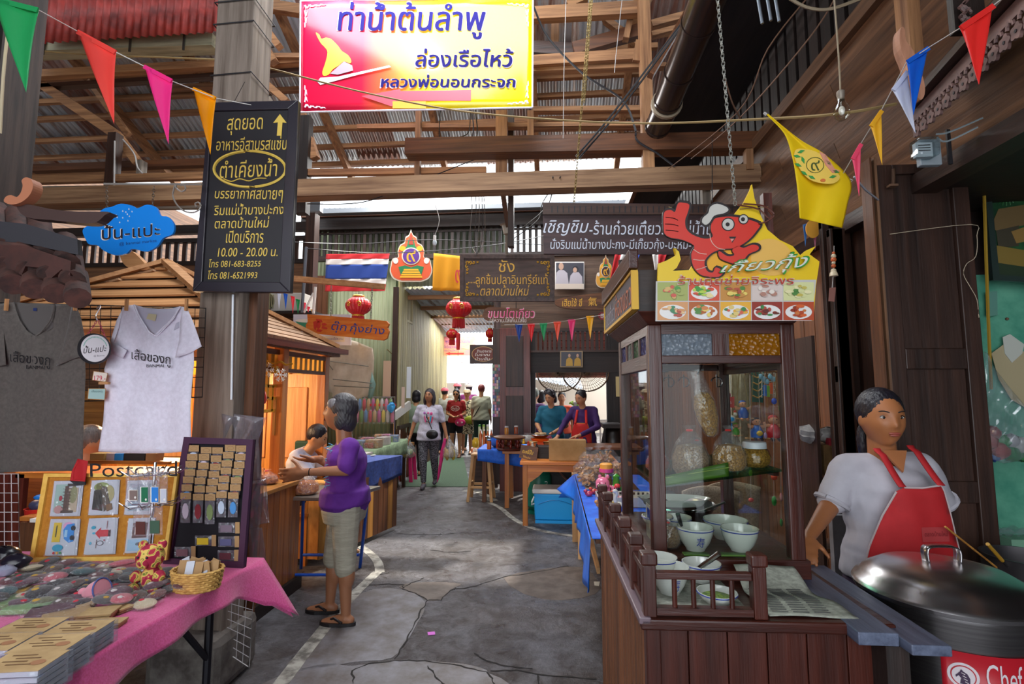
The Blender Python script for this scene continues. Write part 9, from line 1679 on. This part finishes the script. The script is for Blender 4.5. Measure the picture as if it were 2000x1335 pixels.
root,J,hc,HM,k=person('woman in a white shirt and red apron leaning on the worktop beside the big pot',(vx,Yv),0,1.6,'a0643c',wsh,jersey('dark_skirt','3a2840'),'tied',vox=.0075,hs=1.1,pose=pose,look=(-.08,.03),girth=1.16,sleeve=.86,hand={'R':((-.4,-.7,-.35),(0,0,1),(1,0,0)),'L':((-.9,.3,-.1),(0,1,0),(0,0,1))},toph=.76,both=.3,skirt=True)
f=apron(root,[vl(a,b)[0::2]for a,b in((1712,937),(1745,938),(1782,934),(1790,945),(1805,985),(1820,1030),(1838,1075),(1845,1105),(1850,1140),(1740,1150),(1650,1140),(1656,1100),(1664,1050),(1680,990),(1700,945))],-.178,apr,pip,.075)
for a,b,s in(((1712,937),(1694,872),-1),((1782,934),(1757,866),1)):A,B=V(vl(*a)),V(vl(*b));MB().grid(lambda u,v:V((A.x+(B.x-A.x)*v+(u-.5)*.028,-.17+.085*v**.8+(.02 if v>.9 else 0),A.z+(B.z-A.z)*v)),2,12).B('strap',strp,root,local=True,solid=.004)
MB().tube([f(vl(1672+150*u,900)[0],vl(1735,1104+6*sin(u*pi*2)-8*(2*u-1)**4)[2])+V((0,-.006,0))for u in[i/20 for i in range(21)]],.004,5).B('pocket_edge',pip,root,local=True)
for px0,px1,py0,py1,c in((1740,1795,1008,1034,'b0383a'),):MB().grid(lambda u,v:f(vl(px0+(px1-px0)*u,1000)[0],vl(1735,py0+(py1-py0)*v)[2])+V((0,-.004,0)),6,2).B('printed_patch',paint('apron_print','b03a3c',.7),root,local=True)
vo,fs=glyphs('ตลาดบ้านใหม่',.01,0);lo,hi=vo.min(0),vo.max(0);uv=(vo-lo)/(hi-lo);MB().add([tuple(f(vl(1745+46*a,1000)[0],vl(1735,1024-9*b)[2])+V((0,-.0055,0)))for a,b in uv],fs).B('lettering',paint('apron_ink','701018',.7),root,local=True)
for s in('R','L'):q=J['sh'+s].lerp(J['el'+s],.92);d=(J['el'+s]-J['sh'+s]).normalized();x_=d.orthogonal().normalized();y_=d.cross(x_);MB().tube([q+(x_*cos(t)+y_*sin(t))*.064 for t in[2*pi*i/20 for i in range(21)]],.011,6,False).B('rolled_cuff',wsh,root,local=True)
MB().add([J['neck']+V(p)for p in((-.05,-.075,.0),(.05,-.075,.0),(.003,-.118,-.085))],[(0,2,1)]).B('neck_opening',_mats['skin_a0643c'],root,local=True,solid=.01)
Yp=3.58;px_c=664;pc=P(px_c,1000,Yp)
def wl_(px,py,side):p=P(px,py,Yp-side*.12);return(side*.12 if False else side,-(P(px_c,1000,Yp).x-p.x)*-1,p.z)
def wq(px,py,s):p=P(px,py,Yp-s);return(s,p.x-pc.x,p.z)
pose=dict(head=wq(664,806,.0),neck=wq(674,846,0),shL=wq(683,872,.15),shR=wq(672,872,-.15),elL=wq(676,918,.2),wrL=wq(596,922,.24),elR=wq(660,915,-.2),wrR=wq(620,896,-.16),hpL=wq(676,985,.085),hpR=wq(672,985,-.085),knL=wq(674,1090,.09),knR=wq(652,1090,-.09),anL=wq(676,1182,.09)[:2]+(.075,),anR=wq(645,1172,-.09)[:2]+(.075,))
root,J,hc,HM,k=person('older woman in a purple T-shirt and beige calf-length trousers gesturing with both hands',(pc.x,Yp),-pi/2,1.6,'a06a4a',jersey('purple','581c80','64288e',s=(20,20,20),thr=(.3,.7)),mat('cloth_beige','9c9684','b4ae9c',rough=.85,sc_=(8,8,45),thr=(.3,.7),bump=.6),'bob',vox=.0078,hs=1.13,hks=1.25,pose=pose,look=(.12,-.12),girth=1.08,sleeve=.84,hcol='2e2b2e',toph=.78,both=.37,hand={'L':((.12,-1,-.16),(1,0,.4),(0,-.2,1)),'R':((-.1,-1,-.1),(0,0,-1),(1,0,.3))})
gh=mat('hair_grey_streak','6a6668','8a8688',rough=.4,sc_=(90,90,8));blob('grey_hair',[ellm(hc+HM@V((s*.058,-.035,.062)),(.026,.05,.04),HM)for s in(-1,1)],.007,gh,root)
for i,(py,a)in enumerate(((880,.0),(905,.4),(930,.9),(950,1.4),(975,2))):q=V(wq(655,py,.155));MB().tube([q+V((.0,-.05+.03*sin(t*3+i),.05-.02*t))for t in[j*.5 for j in range(7)]],.003,4).B('printed_swirl',paint('teal_print_ink','5a9ac0',.7),root,local=True)
q=V(wq(648,912,.13));MB().box(q,(.01,.05,.09)).B('printed_patch',paint('cream_print','b8a878',.7),root,local=True);MB().tube([V(wq(606,921,.24))+V((.024*cos(t),.0,.024*sin(t)))for t in[2*pi*i/16 for i in range(17)]],.003,5,False).B('bracelet',black,root,local=True)
MB().tube([V(wq(680,850,-.06)),V(wq(668,868,.02)),V(wq(656,895,.05)),V(wq(651,908,.08))],.003,4).B('lanyard',paint('lanyard','b8a8a0',.6),root,local=True)
wp0=PZ(836,951);tee=jersey('white_tee','b4b0c0','c4c0d0');leg=mat('cloth_marl','1c1c24','8a8a94',rough=.8,sc_=(40,40,120),thr=(.45,.6))
root,J,hc,HM,k=person('woman in a white printed T-shirt and grey marl leggings walking with shopping bags',(wp0.x,wp0.y),.1,1.6,'a8724e',tee,leg,'wavy',vox=.011,look=(-.25,-.12),hcol='231a20',shoe='shoe',shoec='55505a',both=.12,girth=1.02,toph=.76,sleeve=.75,pose=dict(elL=(.24,.02,1.03),wrL=(.3,-.03,.82),elR=(-.25,.02,1.03),wrR=(-.3,-.03,.83),anL=(.1,.16,.12),knL=(.09,.02,.48),anR=(-.06,-.1,.085),knR=(-.08,-.08,.46)))
for i,(x,z,c)in enumerate(((-.05,1.13,'d84a8a'),(-.02,1.13,'2a2a3a'),(.01,1.12,'e07a3a'),(.04,1.13,'3a9ac0'),(.065,1.12,'d83a5a'))):MB().box((x,-.118,z-.02),(.022,.006,.1),MR(.1*i-.2,3,'Y')).B('print',paint('print_'+c,c,.6),root,local=True)
for i,(x,z,r_,c)in enumerate(((-.06,1.21,.02,'b86ac0'),(0,1.21,.018,'e0609a'),(.05,1.2,.024,'e04a90'))):MB().ell((x,-.117,z),(r_,.004,r_),12,6).B('print',paint('print_'+c,c,.6),root,local=True)
MB().tube([(-.03,.05,1.33),(-.035,-.06,1.29),(-.02,-.125,1.15),(.07,-.15,.95)],.009,5).B('bag_strap',black,root,local=True)
for s in(-1,1):MB().tube([hc+HM@V((s*.031+.018*cos(t),-.094,.012+.013*sin(t)))for t in[2*pi*i/14 for i in range(15)]],.0018,4).B('spectacles',black,root,local=True)
wp=V((wp0.x,wp0.y,0))
MB().ell(wp+V((.1,-.19,.87)),(.1,.04,.075),16,10).B('shoulder_bag',paint('black_leather','16141a',.4),label='small black shoulder bag at the hip of the walking woman',cat='bag')
for sx,l,cs in((-.33,'clear shopping bag of fruit in the walking woman right hand',('c85a4a','b8b06a','8aa05a')),(.36,'clear shopping bag with bananas in the walking woman left hand',('d8b830','c8a050','a88a60'))):
 c=wp+V((sx,-.08,.48));r0=T('shopping_bag',l,'bag',loc=c)
 for i in range(6):a=i*1.1;MB().ell(c+V((.07*cos(a),.05*sin(a),.06+.035*(i%2))),(.055,.05,.05)if sx<0 else(.035,.035,.09),10,7).B('fruit',paint('fruit_'+cs[i%3],cs[i%3],.4),r0)
 MB().lathe([(.06,0),(.13,.03),(.135,.15),(.05,.26),(.012,.33),(.02,.36)],c,18,sy=.7).B('film',film('shopping_film',.3,'b8bcc0',20),r0)
um=T('folded_umbrella','folded pink umbrella hanging from the walking woman left hand','umbrella');MB().tube([wp+V((.30,-.12,.8)),wp+V((.26,-.12,.6)),wp+V((.2,-.12,.2)),wp+V((.18,-.12,.1))],[.02,.035,.02,.004],8).B('cloth',paint('umbrella_pink','d8307a',.5),um)
g0=PZ(890,893);rts=jersey('red_tee','9c1c20');root,J,hc,HM,k=person('girl in a red T-shirt with white lettering and sunglasses, pink handbag on her arm',(g0.x,g0.y),.0,1.62,'c89068',rts,jersey('black_shorts','15131a'),'pony',vox=.013,look=(0,.15),both=.62,toph=.82,sleeve=.6,shoec='6a3a2a',pose=dict(elL=(.22,.0,1.04),wrL=(.1,-.2,.99),elR=(-.22,0,1.04),wrR=(-.04,-.22,.98)))
for s in(-1,1):MB().ell(hc+HM@V((s*.031,-.09,.012)),(.027,.008,.02),10,6,HM).B('sunglass',black,root,local=True)
def btext(t,root,x0,x1,z0,z1,y,m,off=.03):vo,fs=glyphs(t,off,0);lo,hi=vo.min(0),vo.max(0);uv=(vo-lo)/(hi-lo);MB().add([(x0+(x1-x0)*a,y,z0+(z1-z0)*b)for a,b in uv],fs).B('lettering',m,root,local=True)
btext('Hello',root,-.075,.075,1.13,1.2,-.13,wh);MB().tube([(.1*cos(t),-.128,1.165+.06*sin(t))for t in[2*pi*i/20 for i in range(21)]],.004,4,False).B('oval_print',wh,root,local=True)
hb2=T('handbag','bright pink handbag with a printed face hanging from the girl arm','bag');q=V((g0.x+.14,g0.y-.22,.84));pkb=paint('hot_pink_vinyl','e0307a',.3);MB().ell(q,(.13,.05,.09),16,10).B('body',pkb,hb2);MB().tube([q+V((.06*cos(t),0,.07+.11*sin(t)))for t in[pi*i/10 for i in range(11)]],.012,6).B('handle',pkb,hb2)
for s in(-1,1):MB().ell(q+V((s*.05,-.045,.0)),(.018,.01,.02),8,6).B('dot',wh,hb2)
CR=[('person seen from behind in a sage green top with a black bob',P(813,800,9.6),pi,1.58,'c8946c',jersey('sage','8a9c88'),'black_shorts2','bob','14111a',.0),('person seen from behind in a cream shirt with a black strap across the back',P(940,800,12.6),pi,1.74,'a87858',jersey('cream_shirt','a8ac98'),'dk_green','short','6a2a2a',.0),('person in a purple top seen from behind in the alley',P(916,800,13.6),pi,1.78,'a87858',jersey('purple_top','7a2a6a'),'dk_green','short','3a2a3a',0),('person seen from behind in a pale grey shirt at the left of the alley crowd',P(868,800,12.9),pi,1.66,'b88864',jersey('pale_shirt','a8aca4'),'navy_trousers','short','1a1620',0),('woman in a leopard print dress with a lime green bag behind the girl in red',P(912,800,13.0),.1,1.62,'c08a64',mat('cloth_leopard','c8c0a0','2a2620',rough=.8,sc_=(26,26,26),thr=(.5,.54)),'leo','short','1a1416',1),('tall dark-haired person in white far down the alley, behind the pale grey shirt',P(893,790,13.9),pi,1.8,'b08060',jersey('pale_shirt2','b4b4b0'),'navy_trousers','tied','16131a',0),('bare-shouldered person with brown hair at the far left of the alley crowd',P(860,790,14.3),pi,1.78,'b08060',jersey('peach_top','b88a70'),'navy_trousers','bob','3a2420',0)]
for l,p,rz,H,sk2,tm_,bt_,hr_,hc2,fc in CR:
 bm2={'leo':mat('cloth_leopard','c8c0a0'),'dk_green':jersey('dk_green','1f3a34'),'navy_trousers':jersey('navy_trousers','1c2030'),'black_shorts2':jersey('black_shorts','15131a')}[bt_]
 rt,J,hc,HM,k=person(l,(p.x,p.y),rz,H,sk2,tm_,bm2,hr_,vox=.016,face=bool(fc),hcol=hc2,both=.12 if bt_!='leo'else.5,skirt=bt_=='leo',toph=.8,sleeve=.8,girth=1.05)
 if 'strap'in l:MB().tube([(-.1,-.02,1.42),(-.05,.13,1.3),(.08,.15,1.1),(.17,.1,.95)],.012,5).B('bag_strap',black,rt,local=True)
 if 'leopard'in l:MB().ell((.1,-.2,.86),(.15,.06,.11),14,9).B('lime_bag',paint('lime_bag','8a9a1c',.5),rt,local=True)
 for c_,cap in(('leopard','c8b89a'),('pale grey','d86a7a'),('purple top','b8b0b0')):
  if c_ in l:MB().lathe([(.1*k,0),(.098*k,.03),(.07*k,.075),(.001,.09)],hc+V((0,.015,.04)),18).B('cap',paint('cap_'+cap,cap,.6),rt,local=True);MB().ell(hc+V((0,-.09*(1 if fc else 1),.045)),(.06,.06,.01),12,6).B('cap_brim',paint('cap_'+cap,cap,.6),rt,local=True)
q=P(1140,850,7.75);pm2=jersey('deep_purple','3a1c5a');root,J,hc,HM,k=person('vendor with a bun in a purple shirt and red apron reaching down to the counter',(q.x,q.y),-.35,1.6,'c08a68',pm2,jersey('black_shorts','15131a'),'bun',vox=.011,look=(-.35,.3),sleeve=1.85,both=.12,pose=dict(head=(-.02,-.06,1.46),elL=(.24,-.08,1.05),wrL=(.02,-.33,.93),elR=(-.26,-.1,1.1),wrR=(-.3,-.33,.9)),hand={'L':((-.8,-.5,-.2),(0,-.3,1),(0,-1,0)),'R':((-.3,-.6,-.5),(0,-.3,1),(1,0,0))})
apron(root,[(-.1,1.1),(.1,1.1),(.15,.95),(.16,.7),(-.16,.7),(-.15,.95)],-.145,paint('bright_red_apron','c41c1c',.7),paint('yellow_piping','c8982a',.6),.05)
for s in(-1,1):MB().grid(lambda u,v:V((s*(.085-.02*v)+(u-.5)*.035,-.145+.06*v,1.09+.2*v)),2,8).B('strap',paint('bright_red_apron','c41c1c',.7),root,local=True,solid=.005)
q=P(1078,850,7.95);root,J,hc,HM,k=person('woman in a teal blouse with a patterned headband looking down at the scale',(q.x,q.y),-.2,1.6,'c08a64',jersey('teal','14607a'),jersey('navy_trousers','1c2030'),'bob',vox=.011,look=(-.35,.35),sleeve=.75,both=.12,girth=1.05,pose=dict(head=(-.01,-.05,1.47),elL=(.23,-.03,1.05),wrL=(.06,-.25,.95),elR=(-.22,-.05,1.06),wrR=(-.12,-.28,.98)))
MB().tube([hc+HM@V((.088*cos(t),.01+.02*sin(t)-.03,.06+.075*sin(t)))for t in[pi*i/14 for i in range(15)]],.012,6).B('headband',mat('headband_print','15131a','b8b4bc',rough=.7,sc_=(60,60,60),thr=(.5,.55)),root,local=True)
for l,p,rz,H,tm_,hr_,hc2 in(('person seen from behind in a purple striped top beside the dark door column',P(1044,850,8.9),pi*.9,1.62,mat('cloth_stripe','4a2458','6a4a7a',rough=.8,sc_=(1,1,60),thr=(.45,.55)),'short','55584a'),('dark-haired person behind the woman in teal',P(1058,850,9.4),pi*.8,1.58,jersey('grey_blue','5a6a7a'),'bob','1a1214'),('person in an orange-red vest and denim shorts standing by the white railing',P(1098,850,9.9),0,1.55,jersey('orange_vest','c0492c'),'short','1c1416')):
 person(l,(p.x,p.y),rz,H,'b8805c',tm_,jersey('denim','3a5a78'),hr_,vox=.014,face=rz==0,hcol=hc2,both=.6,sleeve=.7 if rz else.05)
q=P(588,880,4.75);root,J,hc,HM,k=person('person in a white shirt sitting behind the orange hut post, arms reaching out',(q.x,q.y),pi/2+.2,1.6,'b8845c',jersey('white_shirt','b8bcd0'),jersey('navy_trousers','1c2030'),'short',vox=.011,face=True,z0=-.28,look=(0,.4),both=.12,toph=.84,pose=dict(head=(0,-.14,1.4),neck=(0,-.04,1.3),shL=(.15,0,1.25),shR=(-.15,0,1.25),elL=(.2,-.18,1.08),wrL=(.1,-.38,1.14),elR=(-.2,-.15,1.08),wrR=(-.1,-.36,1.12),knL=(.1,-.38,.8),knR=(-.1,-.38,.8),anL=(.1,-.38,.37),anR=(-.1,-.38,.37)),shoe=None)
MB().bb(q.x-.17,q.x+.17,q.y-.17,q.y+.17,.4,.44).B('stool_seat',W('orange','x'),None,label='orange wooden stool under the seated person in white',cat='stool')if False else None
sst=T('wooden_stool','orange wooden stool under the seated person in white','stool');MB().bb(q.x-.17,q.x+.17,q.y-.17,q.y+.17,.43,.46).B('seat',W('orange','x'),sst)
for sx in(-1,1):
 for sy in(-1,1):MB().bb(q.x+sx*.14-.02,q.x+sx*.14+.02,q.y+sy*.14-.02,q.y+sy*.14+.02,0,.43).B('leg',W('orange','z'),sst)
q=P(172,900,3.3);person('grey-haired person with hair tied back, seated behind the hanging T-shirts',(q.x,q.y),2.3,1.6,'b0805c',jersey('pink_blouse','b07a80'),jersey('navy_trousers','1c2030'),'bun',vox=.012,face=False,hcol='5a5654',z0=-.28,both=.12,toph=.84,pose=dict(knL=(.1,-.38,.8),knR=(-.1,-.38,.8),anL=(.1,-.38,.37),anR=(-.1,-.38,.37)),shoe=None)
